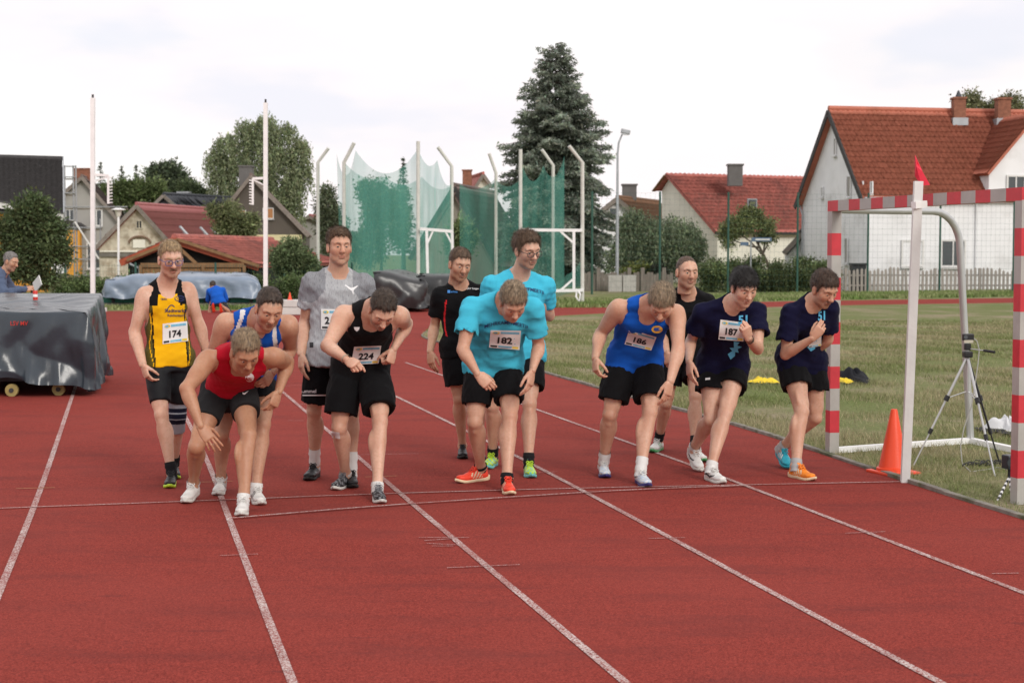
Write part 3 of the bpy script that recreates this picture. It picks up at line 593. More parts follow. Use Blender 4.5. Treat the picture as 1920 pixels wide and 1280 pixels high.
def spruce(name, label, px, top, bot, prof, Y, col, seed, n_br=240, group=None, leaf=.20):
    """spruce of separate boughs: each droops, spreads side twigs and turns up at its tip; prof = (height fractions, radii in px)"""
    rs = np.random.RandomState(seed); sc = FPX / Y; T = at(px, top, Y); zt = T[2]; zb = max(.3, at(px, bot, Y)[2]); x0, y0 = T[0], Y
    h = thing(name, label, 'tree', (x0, y0, 0), group); tr = trunk(h, [V(x0, y0, 0), V(x0, y0, zt * .5), T - V(0, 0, .1)], .26, .02)
    P, D, Cc = [], [], []; bz = MB()
    for i in range(n_br):
        f = 1 - ((i + rs.rand()) / n_br) ** .80; z = zb + (zt - zb) * f; Rr = np.interp(f, *prof) / sc; L_ = Rr * rs.uniform(.72, 1.10); a = i * 2.399 + rs.normal() * .35
        ca, sa = math.cos(a), math.sin(a); rise = .35 * f - .05; dr = .42 * (1 - f) + .12; tone = rs.normal(1, .14)
        m = max(6, int(L_ / .085))
        for s in (np.arange(m) + rs.rand(m)) / m:
            if s < .08: continue
            c = V(x0 + ca * L_ * s, y0 + sa * L_ * s, z + L_ * (rise * s - dr * s * s + .30 * max(0, s - .72)))
            tw = L_ * .36 * (1.08 - s) ** .75 + .08; k = max(2, int(tw / .055))
            for sd in (-1, 1):
                u = (np.arange(k) + rs.rand(k)) / k * tw; q = np.stack([c[0] - sa * sd * u * .85 + ca * u * .55, c[1] + ca * sd * u * .85 + sa * u * .55, c[2] - .36 * u + rs.normal(size=k) * .06 - rs.rand(k) * .16], 1)
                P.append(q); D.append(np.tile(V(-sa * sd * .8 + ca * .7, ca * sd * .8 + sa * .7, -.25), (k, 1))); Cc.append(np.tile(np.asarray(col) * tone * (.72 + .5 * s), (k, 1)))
        if i % 2 == 0: bz.tube([V(x0, y0, z), V(x0 + ca * L_ * .5, y0 + sa * L_ * .5, z + L_ * (rise * .5 - dr * .25)), V(x0 + ca * L_ * .9, y0 + sa * L_ * .9, z + L_ * (rise * .9 - dr * .81 + .05))], [.05, .03, .01], 5, False)
    bz.build('boughs', M_BARK, tr); P, D, Cc = map(np.concatenate, (P, D, Cc)); print('SPRUCE', len(P))
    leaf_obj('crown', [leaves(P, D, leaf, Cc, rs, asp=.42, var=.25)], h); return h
def weeping(name, label, blobs, Y, col, n, size, seed, strand=1.6, bark=None, base=None, cat='tree', group=None):
    rs = np.random.RandomState(seed); sc = FPX / Y; cx = base or np.mean([b[0] for b in blobs]); b0 = at(cx, 480, Y); h = thing(name, label, cat, (b0[0], Y, 0), group)
    ar = np.array([b[2] * b[3] for b in blobs], float); ar /= ar.sum(); parts = []; per = 14
    for (px, py, rx, ry), w in zip(blobs, ar):
        c = at(px, py, Y); R3 = V(rx / sc, rx / sc * .9, ry / sc); k = int(n * w / per)
        d = rs.normal(size=(k, 3)); d[:, 2] = d[:, 2] * .8 + .15; d /= np.linalg.norm(d, axis=1)[:, None]; st = c + d * R3 * (rs.rand(k, 1) ** .42) * rs.uniform(.8, 1.1, (k, 1))
        ln = strand * rs.uniform(.35, 1.2, (k, 1)); s = np.linspace(0, 1, per)[None]
        P = st[:, None, :] + np.stack([d[:, :1] * .22 * ln * np.sqrt(s), d[:, 1:2] * .22 * ln * np.sqrt(s), -ln * s], 2); P = P.reshape(-1, 3) + rs.normal(size=(k * per, 3)) * size * .45
        ok = P[:, 2] > .15; tone = np.repeat(rs.normal(1, .2, (k, 1)).clip(.5, 1.6), per, 0)
        parts.append(leaves(P[ok], np.tile(V(0, 0, -1), (ok.sum(), 1)), size, (np.asarray(col) * tone)[ok], rs, asp=.5, var=.22))
    leaf_obj('crown', parts, h); top = at(blobs[0][0], blobs[0][1] - blobs[0][3] * .5, Y); tr = trunk(h, [V(b0[0], Y, 0), V(b0[0] * .6 + top[0] * .4, Y, top[2] * .45), top], .03 * top[2] + .06, .03, bark)
    for (px, py, rx, ry) in blobs[:7]: e = at(px, py - ry * .4, Y); trunk(tr, [V(b0[0] * .6 + top[0] * .4, Y, top[2] * .4), (V(b0[0], Y, top[2] * .5) + e) / 2 + V(0, 0, .4), e], .075, .02, bark, 'limb')
    return h
G_SPRUCE = (.165, .190, .150); G_DARK = (.066, .096, .040); G_MID = (.125, .16, .07); G_OLIVE = (.155, .175, .085); G_BIRCH = (.200, .235, .130); G_HEDGE = (.105, .135, .058)
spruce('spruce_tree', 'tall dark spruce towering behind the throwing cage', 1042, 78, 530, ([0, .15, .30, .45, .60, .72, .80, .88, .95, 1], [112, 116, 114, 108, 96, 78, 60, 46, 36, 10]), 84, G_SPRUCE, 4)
weeping('birch_tree', 'large round weeping birch behind the brown gabled house', [(500, 225, 22, 14), (460, 236, 22, 14), (428, 262, 24, 16), (404, 290, 20, 16), (535, 240, 22, 14), (560, 272, 22, 18), (485, 262, 30, 20), (520, 290, 30, 22), (450, 300, 28, 22), (418, 325, 24, 20), (565, 315, 18, 18), (545, 340, 24, 22), (490, 330, 28, 26), (440, 362, 30, 24), (520, 365, 26, 24), (460, 395, 28, 22), (550, 385, 18, 20)], 125, G_BIRCH, 40000, .20, 8, 1.9, M_BIRCH, 490)
broadleaf('maple_tree', 'dense dark green round tree beside the orange house', 'tree', [(60, 440, 50, 56), (28, 425, 34, 36), (88, 465, 34, 40), (62, 392, 28, 26), (20, 470, 40, 50), (118, 478, 16, 18), (82, 512, 30, 24), (100, 430, 26, 28), (40, 500, 40, 30)], 46, (.085, .120, .052), 34000, .095, 11, base=60, dens=.6)
for i, (px, tp, bt, hf) in enumerate([(188, 303, 420, 22), (228, 312, 430, 28), (255, 308, 430, 26)]): conifer('pine_tree', ['narrow pine beside the grey gabled house ridge', 'broad dark pine behind the barn ridge', 'broad dark pine behind the barn ridge'][i], px, tp, bt, hf, 135, (.080, .100, .060), 30 + i, 26, 11, 'pines on the rise behind the barn', tight=.7)
broadleaf('pine_tree', 'round topped pine on the rise behind the dark metal roof', 'tree', [(318, 338, 34, 22), (300, 330, 18, 16), (335, 345, 18, 20), (318, 322, 16, 10)], 140, (.085, .11, .065), 11000, .28, 41, 'pines on the rise behind the barn')
broadleaf('leafy_tree', 'dark leafy tree beside the dark metal roof', 'tree', [(355, 362, 24, 15), (375, 372, 20, 14), (340, 356, 16, 10)], 130, (.085, .115, .056), 7000, .24, 42)
broadleaf('leafy_tree', 'mid green trees massed behind the barn roof', 'tree', [(225, 365, 32, 28), (262, 368, 34, 26), (290, 358, 22, 18), (205, 372, 20, 20)], 128, (.105, .14, .055), 11000, .24, 43)
broadleaf('leafy_bush', 'rounded olive bush in front of the brown gabled house', 'bush', [(440, 415, 36, 34), (420, 400, 24, 26), (460, 425, 24, 22)], 78, G_OLIVE, 12000, .13, 44)
broadleaf('leafy_bush', 'bright green bush beside the white pole vault standard', 'bush', [(552, 490, 38, 36), (530, 482, 20, 20), (575, 500, 24, 26), (548, 462, 18, 12)], 57, (.115, .150, .070), 16000, .095, 45)
broadleaf('leafy_tree', 'grey green tree between the birch and the cage', 'tree', [(620, 420, 26, 60), (612, 385, 18, 28), (630, 460, 24, 40), (616, 362, 9, 14)], 92, (.105, .125, .075), 11000, .16, 46)
broadleaf('leafy_tree', 'tall pale green tree seen through the cage net', 'tree', [(720, 420, 44, 90), (700, 360, 26, 36), (745, 400, 26, 60), (690, 460, 40, 50)], 95, (.120, .150, .078), 18000, .18, 47)
conifer('spruce_tree', 'thin spruce top rising above the cage net', 756, 297, 470, 34, 97, (.09, .11, .08), 48, 30, 10)
broadleaf('leafy_bush', 'green shrub between the two white cage gates', 'bush', [(868, 440, 17, 30), (862, 460, 20, 26)], 80, G_MID, 3000, .18, 49)
weeping('willow_tree', 'broad drooping willow with a flat top beside the lamp post', [(1250, 435, 62, 34), (1200, 440, 40, 46), (1290, 450, 34, 36), (1235, 470, 60, 30), (1185, 415, 24, 34), (1170, 470, 30, 36)], 79, (.135, .170, .100), 34000, .13, 50, 1.15, None, 1250)
broadleaf('apple_tree', 'leaning apple tree with a bent trunk in front of the cream wall', 'tree', [(1400, 415, 34, 24), (1375, 430, 26, 20), (1430, 430, 24, 20), (1410, 398, 22, 14), (1362, 445, 18, 24), (1440, 445, 16, 12)], 76, (.15, .175, .075), 8000, .11, 51, dens=.7, base=1455)
broadleaf('leafy_tree', 'sparse tree crown showing above the ridge of the white house', 'tree', [(1820, 195, 26, 22), (1895, 198, 34, 18), (1860, 205, 30, 12)], 100, (.15, .155, .08), 4500, .16, 52, dens=.9)
for i, (px, w, tp, lab) in enumerate([(1352, 42, 482, 'clipped hedge block below the street name signs'), (1440, 50, 484, 'clipped hedge block between the street sign and the white house'), (1525, 44, 486, 'clipped hedge block at the corner of the white house')]):
    broadleaf('hedge', lab, 'hedge', [(px, 516, w, 34), (px - w * .5, 510, w * .5, 28), (px + w * .5, 512, w * .5, 28), (px, 530, w, 22), (px - w * .7, 535, w * .4, 20), (px + w * .7, 535, w * .4, 20)], 70.5, G_HEDGE, 14000, .095, 60 + i, 'hedge along the street', dens=.35, hang=0)
for i, (px, lab) in enumerate([(1185, 'yellow green shrub at the foot of the lamp post'), (1225, 'dark shrub behind the board fence under the willow')]): broadleaf('leafy_bush', lab, 'bush', [(px, 520, 24, 18), (px + 12, 512, 16, 14)], 77, (.12, .135, .04) if i == 0 else (.03, .034, .024), 2200, .14, 70 + i)
for i, (px, w, lab) in enumerate([(150, 60, 'low green hedge stretch behind the covered trolley'), (250, 60, 'low green hedge stretch by the path lamp in front of the barn'), (365, 60, 'low green hedge stretch behind the timber shelter boards'), (470, 50, 'low green hedge stretch by the free standing vault standard'), (565, 44, 'low green hedge stretch behind the white block')]):
    broadleaf('hedge', lab, 'hedge', [(px, 542, w, 24), (px - w * .5, 538, w * .5, 20), (px + w * .5, 540, w * .5, 20), (px, 556, w, 18)], 55, (.10, .14, .055), 9000, .08, 80 + i, 'low hedge along the ground', dens=.4, hang=0)
# grass verge tufts along the far track edge
def verge(rs, n):
    X = rs.uniform(-14, 26, n); Y = np.interp(X, [-14, 3, 10, 18, 26], [48, 50, 58, 62, 66]) + rs.rand(n) * 8; return np.stack([X, Y], 1)
gv, gf, gc = blades(60000, 9, verge, .10, .02); gc[:, :3] *= np.array([.75, .95, .7])
gme = mesh_from('verge_grass', gv, gf); a_ = gme.attributes.new('Col', 'FLOAT_COLOR', 'POINT'); a_.data.foreach_set('color', gc.astype(np.float32).ravel()); vg = link('verge_grass', gme, None, M_BLADE); tag(vg, 'longer green grass on the verge beyond the track', 'grass', kind='stuff')
# ------------------------------------------------------------------ fences, cage, sports gear
M_GREEN = mat('green_powder_coat', (.025, .085, .062), .5, .08); M_STEEL = mat('aluminium', (.52, .53, .53), .38, .08, 5, metal=.55); M_WPAINT = mat('white_painted_metal', (.84, .84, .83), .45, .05, 5); M_OLDW = mat('weathered_wood', (.20, .175, .15), .9, .25, 5, .3, 40, stretch=(4, 4, .5)); M_PICK = mat('grey_picket', (.33, .30, .27), .9, .2, 5, .3, 40, stretch=(4, 4, .5))
# --- tall mesh fence along the street
def mesh_fence(name, label, pts, top_z, post_r, dv, dh, wr=.0036, zb=.05):
    h = thing(name, label, 'fence', V(*pts[0][:2], 0)); w = MB()
    for p in pts: k = MB(); k.tube([V(p[0], p[1], 0), V(p[0], p[1], top_z + .05)], post_r, 8); k.build('post', M_GREEN, h)
    for a, b in zip(pts[:-1], pts[1:]):
        a = V(a[0], a[1], 0); b = V(b[0], b[1], 0); n = int(np.linalg.norm(b - a) / dv); pn = MB()
        for i in range(1, n): q = a + (b - a) * i / n; pn.beam(q + V(0, 0, zb), q + V(0, 0, top_z), wr, wr, up=(0, 1, 0))
        for z in np.arange(zb, top_z + .01, dh): pn.beam(a + V(0, -.006, z), b + V(0, -.006, z), wr * 1.4, wr * 1.4)
        pn.build('wire_panel', M_GREEN, h)
    return h
mesh_fence('mesh_fence', 'tall green wire mesh fence along the street on the far side', [V(*at(px, 500, Y)[:2], 0) for px, Y in ((980, 66), (1110, 66.5), (1237, 67), (1365, 67.5), (1495, 68), (1627, 68.5), (1762, 69), (1900, 69.5), (2040, 70))], 4.15, .045, .20, .24)
mesh_fence('mesh_fence', 'low green wire mesh fence behind the covered landing mat', [V(*at(px, 500, 56.5)[:2], 0) for px in (-40, 122, 254, 404, 533, 660)], 1.30, .04, .10, .20, .005)
# --- picket fence and board fence
h = thing('picket_fence', 'weathered grey picket fence in front of the white house', 'fence', V(*at(1740, 540, 70.8)[:2], 0)); k0 = MB(); k0.prism([V(-.055, 0, 0), V(.055, 0, 0), V(.055, 0, .93), V(0, 0, 1.0), V(-.055, 0, .93)], V(0, .022, 0)); pk = k0.build('picket', M_PICK, h); pme = pk.data; bpy.data.objects.remove(pk)
rs = np.random.RandomState(4)
for px in np.arange(1578, 1925, 7.6):
    p = at(px, 520, 70.8); o = link('picket', pme, h); o.matrix_parent_inverse = Matrix.Translation(-Vector(h.location)); o.location = (p[0], 70.8, .0); o.scale = (1, 1, 1.0 + rs.normal() * .05); o.rotation_euler = (0, rs.normal() * .015, 0)
for z in (.28, .72): k = MB(); k.beam(V(at(1574, 520, 70.85)[0], 70.85, z), V(at(1930, 520, 70.85)[0], 70.85, z), .04, .07); k.build('rail', M_PICK, h)
for px in range(1585, 1925, 84): k = MB(); p = at(px, 520, 70.95); k.box(V(p[0], 70.95, .5), (.12, .12, 1.05)); k.build('post', M_PICK, h)
h = thing('board_fence', 'low weathered board fence below the willow', 'fence', V(*at(1180, 540, 72)[:2], 0))
for i, px in enumerate(np.arange(1098, 1262, 6.2)):
    p = at(px, 520, 72); zt = .80 + .06 * math.sin(i * 1.7); k = MB(); k.box(V(p[0], 72, zt / 2), (.138, .025, zt)); k.build('board', M_OLDW, h)
for px in (1122, 1180, 1205, 1245): k = MB(); p = at(px, 520, 71.93); k.box(V(p[0], 71.93, .52), (.16, .14, 1.04)); k.build('post', M_OLDW, h)
# --- lamps and street signs
h = thing('street_lamp', 'tall street lamp with a curved neck beside the spruce', 'lamp', V(*at(1157, 540, 73)[:2], 0)); b_ = at(1157, 540, 73)
k = MB(); tp = at(1158, 290, 73); k.tube([V(b_[0], 73, 0), V(b_[0], 73, 2.5), tp, at(1160, 268, 73), at(1166, 253, 73)], [.085, .075, .05, .045, .04], 10); k.build('pole', M_ZINC, h, True)
k = MB(); c = at(1173, 247, 73); k.box(c, (.42, .30, .20), np.array([[.97, 0, .22], [0, 1, 0], [-.22, 0, .97]]), .04); lo = k.build('lamp_head', M_ZINC, h); k = MB(); k.box(c - V(.02, 0, .12), (.34, .24, .06)); k.build('diffuser', mat('lamp_diffuser', (.6, .62, .65), .3, .03), lo)
h = thing('path_lamp', 'slim path lamp with a flat mushroom shade in front of the barn', 'lamp', V(*at(222, 540, 62)[:2], 0)); b_ = at(222, 540, 62); tp = at(222, 405, 62)
k = MB(); k.tube([V(b_[0], 62, 0), tp], .045, 8); k.build('pole', M_WPAINT, h); k = MB(); k.lathe([(.07, -.02), (.11, .10), (.14, .22)], 14, tp); k.build('lantern', mat('opal_glass', (.72, .70, .62), .3, .02), h); k = MB(); k.lathe([(.27, .22), (.28, .25), (.10, .30)], 16, tp); k.build('shade', M_WPAINT, h)
h = thing('street_name_sign', 'street name sign with two blue and white plates on a pole above the hedge', 'sign', V(*at(1408, 540, 69.8)[:2], 0)); p = at(1408, 452, 69.8)
k = MB(); k.tube([V(p[0], 69.8, 0), p + V(0, 0, .05)], .035, 8); k.build('pole', M_ZINC, h); k = MB(); k.box(at(1428, 449, 69.7), (.86, .03, .17)); pl_ = k.build('name_plate', mat('blue_sign', (.10, .16, .24), .4, .05), h); k = MB(); k.box(at(1430, 449, 69.66), (.62, .012, .06)); k.build('lettering', M_WHITEINK if 'M_WHITEINK' in globals() else M_FRAME, pl_); k = MB(); k.box(at(1396, 457, 69.8), (.40, .05, .15), rotz(.5)); k.build('name_plate', mat('blue_sign', (.10, .16, .24)), h)
h = thing('waste_bin', 'dark wheeled bin at the white house corner behind the picket fence', 'bin', V(*at(1608, 540, 71.5)[:2], 0)); p = at(1608, 540, 71.5); k = MB(); k.prism([V(p[0] - .27, 71.2, 0), V(p[0] + .27, 71.2, 0), V(p[0] + .31, 71.2, 1.15), V(p[0] - .31, 71.2, 1.15)], V(0, .6, 0)); k.build('bin_body', mat('bin_plastic', (.02, .022, .025), .5), h); k = MB(); k.box(V(p[0], 71.48, 1.2), (.68, .7, .09), None, .02); k.build('lid', mat('bin_plastic', (.02, .022, .025)), h)
h = thing('cabinet', 'pale concrete cabinet at the foot of the street lamp', 'cabinet', V(*at(1166, 552, 71)[:2], 0)); p = at(1166, 552, 71)
for dx in (-.3, .32): k = MB(); k.box(V(p[0] + dx, 71, .36), (.58, .4, .72), None, .02); k.build('cabinet_half', mat('pale_concrete', (.42, .41, .38), .9, .1), h)
# --- throwing cage
M_NET = bpy.data.materials.new('green_net'); M_NET.use_nodes = True
def _net():
    nt = M_NET.node_tree; nt.nodes.clear(); N = nt.nodes.new; L = nt.links.new; o = N('ShaderNodeOutputMaterial'); m = N('ShaderNodeMixShader'); t = N('ShaderNodeBsdfTransparent'); d = N('ShaderNodeBsdfDiffuse'); d.inputs[0].default_value = (.150, .430, .350, 1); tr = N('ShaderNodeBsdfTranslucent'); tr.inputs[0].default_value = (.150, .430, .350, 1); m2 = N('ShaderNodeMixShader'); m2.inputs[0].default_value = .4
    L(d.outputs[0], m2.inputs[1]); L(tr.outputs[0], m2.inputs[2]); tc = N('ShaderNodeTexCoord'); n = N('ShaderNodeTexNoise'); n.inputs['Scale'].default_value = .8; n.inputs['Detail'].default_value = 3; mp = N('ShaderNodeMapping'); mp.inputs['Scale'].default_value = (3.5, 3.5, .5); L(tc.outputs['Object'], mp.inputs[0]); L(mp.outputs[0], n.inputs['Vector']); mr = N('ShaderNodeMapRange'); mr.inputs[1].default_value = .3; mr.inputs[2].default_value = .7; mr.inputs[3].default_value = .30; mr.inputs[4].default_value = .52; L(n.outputs[0], mr.inputs[0])
    L(mr.outputs[0], m.inputs[0]); L(t.outputs[0], m.inputs[1]); L(m2.outputs[0], m.inputs[2]); L(m.outputs[0], o.inputs[0])
_net()
cage = thing('throwing_cage', 'hammer throwing cage of pale bent posts hung with green nets', 'cage', V(*at(850, 560, 60)[:2], 0))
def cpost(px, ptop, Y, bend=None, r=.065):
    b = at(px, 500, Y); k = MB(); top = at(px, ptop, Y); pts = [V(b[0], Y, 0), top]
    if bend: pts.append(at(bend[0], bend[1], Y - .2))
    k.tube(pts, r, 10); k.build('post', mat('cage_post', (.60, .60, .55), .5, .08), cage, True)
for a in [(596, 305, 62, (616, 278)), (645, 305, 56, (664, 268)), (784, 265, 55), (847, 312, 58, (821, 276)), (930, 325, 64, (917, 288)), (976, 280, 56), (1037, 310, 60, (1016, 281)), (1092, 305, 54, (1067, 274))]: cpost(*a)
def net(corners, sag, depth, nx=40, nz=16, wob=.12):
    """hanging net: top edge points (px, py, Y), bottom py"""
    T = [at(*c) for c in corners[0]]; Bm = [at(*c) for c in corners[1]]; vs = []; rs = np.random.RandomState(int(corners[0][0][0]))
    ph = rs.uniform(0, 6, 4); tl = np.linspace(0, 1, len(T)); 
    for i in range(nz + 1):
        v = i / nz
        for j in range(nx + 1):
            u = j / nx; t = np.array([np.interp(u, tl, [p[k] for p in T]) for k in range(3)]); b = np.array([np.interp(u, np.linspace(0, 1, len(Bm)), [p[k] for p in Bm]) for k in range(3)])
            seg = (u * (len(T) - 1)) % 1; t[2] -= sag * 4 * seg * (1 - seg) 
            p = t * (1 - v) + b * v; p[1] += wob * math.sin(u * 9 + ph[0] + v * 2) * (.3 + v) + .6 * wob * math.sin(u * 21 + ph[1]) ; p[0] += .4 * wob * math.sin(v * 7 + ph[2]) * math.sin(u * 3.1); vs.append(p)
    F = [(i * (nx + 1) + j, (i + 1) * (nx + 1) + j, (i + 1) * (nx + 1) + j + 1, i * (nx + 1) + j + 1) for i in range(nz) for j in range(nx)]
    return link('net', mesh_from('net', vs, F, True), cage, M_NET)
net([[(631, 288, 57), (667, 282, 56), (783, 280, 55.2)], [(640, 545, 57), (667, 545, 56), (783, 530, 55.2)]], .8, 0)
net([[(785, 282, 55.3), (819, 300, 56), (846, 345, 58)], [(787, 530, 55.3), (819, 525, 56), (846, 520, 58)]], .35, 0)
net([[(642, 300, 61), (720, 330, 66), (790, 330, 66), (850, 345, 64)], [(642, 545, 61), (720, 545, 66), (790, 545, 66), (850, 545, 64)]], .35, 0)
net([[(862, 345, 65), (930, 335, 64), (976, 335, 62)], [(862, 545, 65), (930, 545, 64), (976, 540, 62)]], .3, 0)
net([[(979, 310, 56), (1017, 310, 57), (1058, 292, 55)], [(981, 545, 56), (1017, 540, 57), (1058, 545, 55)]], .55, 0)
net([[(1037, 330, 60), (1058, 295, 57)], [(1037, 540, 60), (1058, 540, 57)]], .3, 0)
net([[(1040, 528, 54.5), (1065, 515, 54.4), (1091, 486, 54.2)], [(1040, 558, 54.5), (1065, 550, 54.4), (1091, 545, 54.2)]], .1, 0, 8, 6)
def gate(bars):
    for a, b, Y, w in bars: k = MB(); k.beam(at(*a, Y), at(*b, Y), w); k.build('gate_bar', M_WPAINT, cage)
gate([((788, 429), (849, 434), 54.8, .10), ((800, 433), (802, 512), 54.8, .09), ((812, 433), (802, 455), 54.8, .06), ((836, 435), (848, 458), 54.8, .06), ((848, 434), (850, 520), 54.8, .08)])
gate([((978, 431), (1092, 432), 53.9, .10), ((1076, 434), (1076, 545), 53.9, .09), ((1050, 433), (1076, 456), 53.9, .07), ((1050, 545), (1076, 522), 53.9, .07), ((1040, 545), (1094, 544), 53.9, .10)])
k = MB(); k.tube([at(1082, 544, 53.6), at(1080, 556, 53.5), at(1086, 565, 53.4), at(1088, 552, 53.4), at(1084, 545, 53.5)], .03, 6); k.build('rope', M_WPAINT, cage)
# --- tarpaulin covered gear
def tarp_mat(name, col, rough=.28):
    return mat(name, col, rough, .12, 3, .10, 25, spec=.55)
def tarp(name, corners, zt, zb, seed, m, parent, amp=.06, nu=150, nv=26, round_=.05, hem=.06, slope=None, cut=None):
    """cover over a box: corners = 4 plan points, zt / zb heights; folds grow towards the hem"""
    rs = np.random.RandomState(seed); c = [np.array(p[:2], float) for p in corners]; seg = [np.linalg.norm(c[(i + 1) % 4] - c[i]) for i in range(4)]; per = sum(seg); ctr = sum(c) / 4
    nu = int(nu); K = [(rs.uniform(.5, 1.1) * (1.7 ** i_), rs.uniform(0, 6.3), .9 * .72 ** i_, rs.uniform(-1.1, 1.1)) for i_ in range(6)]; tri = lambda x: 4 * abs(x - math.floor(x + .5)) - 1
    def plan(s):
        s = s % per
        for i in range(4):
            if s <= seg[i] + 1e-9: t = s / seg[i]; a, b = c[i], c[(i + 1) % 4]; return a + (b - a) * t, i, t
            s -= seg[i]
        return c[0], 0, 0
    ss = np.linspace(0, per, nu + 1)[:-1]; vs = []; fs = []
    for j in range(nv + 1):
        v = j / nv
        for s in ss:
            p, i, t = plan(s); d = c[(i + 1) % 4] - c[i]; n = np.array([d[1], -d[0]]); n /= np.linalg.norm(n)
            if n @ (p - ctr) < 0: n = -n
            f = 0
            for kf, ph, am, sl in K:
                x = s * kf + ph + sl * v + .12 * math.sin(v * 5 + s * 2); f += am * tri(x)
            dent = sum(math.exp(-(((s - a0) % per - per / 2) ** 2) / .18) * b0 for a0, b0 in ())
            o = amp * f / 2.4 * (.12 + v ** 1.1) + .05 * amp * tri(s * 2.3 + v * 2.1)
            top = zt if np.isscalar(zt) else zt(p); bot = zb if np.isscalar(zb) else zb(p)
            z = top + (bot + hem * math.sin(s * 3.3 + seed) * .6 + hem * .5 * math.sin(s * 8.1) - top) * v
            edge = round_ * math.exp(-v * 14); pp = p + n * (o + amp * .3 * v - edge) + np.array([0, 0])
            vs.append((pp[0], pp[1], z - 0 * edge))
    n_ = nu
    for j in range(nv):
        for i in range(nu): fs.append((j * n_ + i, j * n_ + (i + 1) % n_, (j + 1) * n_ + (i + 1) % n_, (j + 1) * n_ + i))
    b = len(vs); rings = 8                                              # crumpled top
    prev = 0
    for r in range(1, rings + 1):
        f = r / rings; st = len(vs)
        for i, s in enumerate(ss):
            q0 = np.array(vs[i]); q = q0 + (np.array([ctr[0], ctr[1], q0[2]]) - q0) * f; top = zt if np.isscalar(zt) else zt(q[:2])
            q[2] = top + .018 * math.sin(q[0] * 7 + q[1] * 4) + .014 * math.sin(q[1] * 11 - q[0] * 5) - .02 * (1 - abs(2 * f - 1)) ; vs.append(tuple(q))
        for i in range(nu): fs.append((prev + (i + 1) % n_, prev + i, st + i, st + (i + 1) % n_))
        prev = st
    o = link(name, mesh_from(name, vs, fs, True), parent, m); return o
M_TARPB = tarp_mat('dark_tarpaulin', (.030, .042, .054), .26); M_TARPL = tarp_mat('blue_grey_tarpaulin', (.20, .255, .335), .33); M_TARPK = tarp_mat('black_tarpaulin', (.028, .030, .032), .33)
cart = thing('equipment_trolley', 'big trolley under a glossy dark tarpaulin with yellow castors', 'trolley', (-6.0, 20.3, 0))
cz = lambda p: .985 + (p[1] - 18.9) * .050
tc_ = tarp('tarpaulin', [(-8.4, 18.9), (-4.92, 18.9), (-5.50, 21.9), (-8.4, 21.9)], cz, lambda p: .10 + .12 * max(0, min(1, (-5.0 - p[0]) / 1.2)) * (p[1] < 19.3), 5, M_TARPB, cart, .15, 300, 40, .03, .05)
M_YWH = mat('yellow_castor', (.34, .27, .10), .6, .15, 10)
for px, py in ((20, 744), (108, 742), (-70, 746)):
    p = G(px, py); k = MB(); c = p + V(0, .03, .075)
    prof = [np.array((c[0] + .075 * math.cos(a), c[1], c[2] + .075 * math.sin(a))) for a in np.linspace(0, 2 * math.pi, 17)[:-1]]; k.prism(prof, V(0, .05, 0)); wo = k.build('castor', M_YWH, cart); k = MB(); k.prism([np.array((c[0] + .028 * math.cos(a), c[1] - .012, c[2] + .028 * math.sin(a))) for a in np.linspace(0, 2 * math.pi, 11)[:-1]], V(0, .07, 0)); k.build('hub', M_SLATE, wo)
k = MB(); k.box((-7.1, 20.3, .32), (2.8, 2.4, .3)); k.build('trolley_frame', M_DARKM, cart)
mat_ = thing('landing_mat', 'pole vault landing mat under a pale blue grey cover', 'mat', V(*G(340, 580)[:2], 0))
p0, p1, p2, p3 = G(197, 577), G(487, 576), G(470, 561), G(215, 562)
zt_ = lambda p: .98 - .30 * np.clip((p[0] - G(446, 580)[0]) / .65, 0, 1) - .16 * np.clip((G(225, 580)[0] - p[0]) / .45, 0, 1) + .06 * np.clip((G(330, 580)[0] - p[0]) / 2, 0, 1)
tarp('cover', [p0, p1, p2, p3], zt_, lambda p: .30, 9, M_TARPL, mat_, .16, 240, 26, .28, .03)
k = MB(); a, b = G(190, 576), G(492, 575.5); k.beam(a + V(0, .3, .22), b + V(0, .3, .22), .5, .16); k.build('base_mat', mat('green_foam_cover', (.03, .16, .11), .6, .1), mat_)
for i in range(7): f = (i + .5) / 7; k = MB(); p = a + (b - a) * f; k.box(p + V(0, .06, .2), (.10, .06, .26)); k.build('strap', M_SLATE, mat_)
k = MB(); k.beam(a + V(0, .25, .065), b + V(0, .25, .065), .55, .12); k.build('plinth', mat('plinth_concrete', (.36, .34, .31), .9, .1), mat_)
def standard(px, ytop, Y, rackx, y0, y1, side, label):
    b = G(px, 575); b = at(px, 575, Y); h = thing('vault_standard', label, 'post', V(b[0], Y, 0), 'pole vault standards'); k = MB(); t = at(px, ytop, Y); k.beam(V(b[0], Y, 0), V(t[0], Y, t[2]), .115, .115, up=(0, 1, 0)); k.build('pole', M_WPAINT, h)
    k = MB(); k.box(V(t[0], Y, t[2] + .05), (.05, .05, .1)); k.build('tip', M_SLATE, h); k = MB(); a = at(px + side * 3, y0 - 4, Y); c = at(rackx, y0 - 3, Y); k.beam(a, c, .06, .07); k.beam(at(px + side * 3, y0 + 9, Y), c + V(0, .01, -.03), .035); k.build('arm', M_WPAINT, h)
    k = MB(); r0, r1 = at(rackx, y0 - 3, Y), at(rackx, y1, Y); k.beam(r0, r1, .055, .05, up=(0, 1, 0)); ro = k.build('peg_rack', M_WPAINT, h)
    for i in range(9): q = r0 + (r1 - r0) * (i + .7) / 9; k = MB(); k.beam(q - V(side * -.03, 0, 0), q + V(side * -.13 if side > 0 and False else (.12 if side > 0 else -.10), -.02, .01), .03); k.build('peg', M_WPAINT, ro)
    k = MB(); k.box(V(b[0], Y + .1, .06), (.5, 1.0, .12)); k.build('foot', M_WPAINT, h)
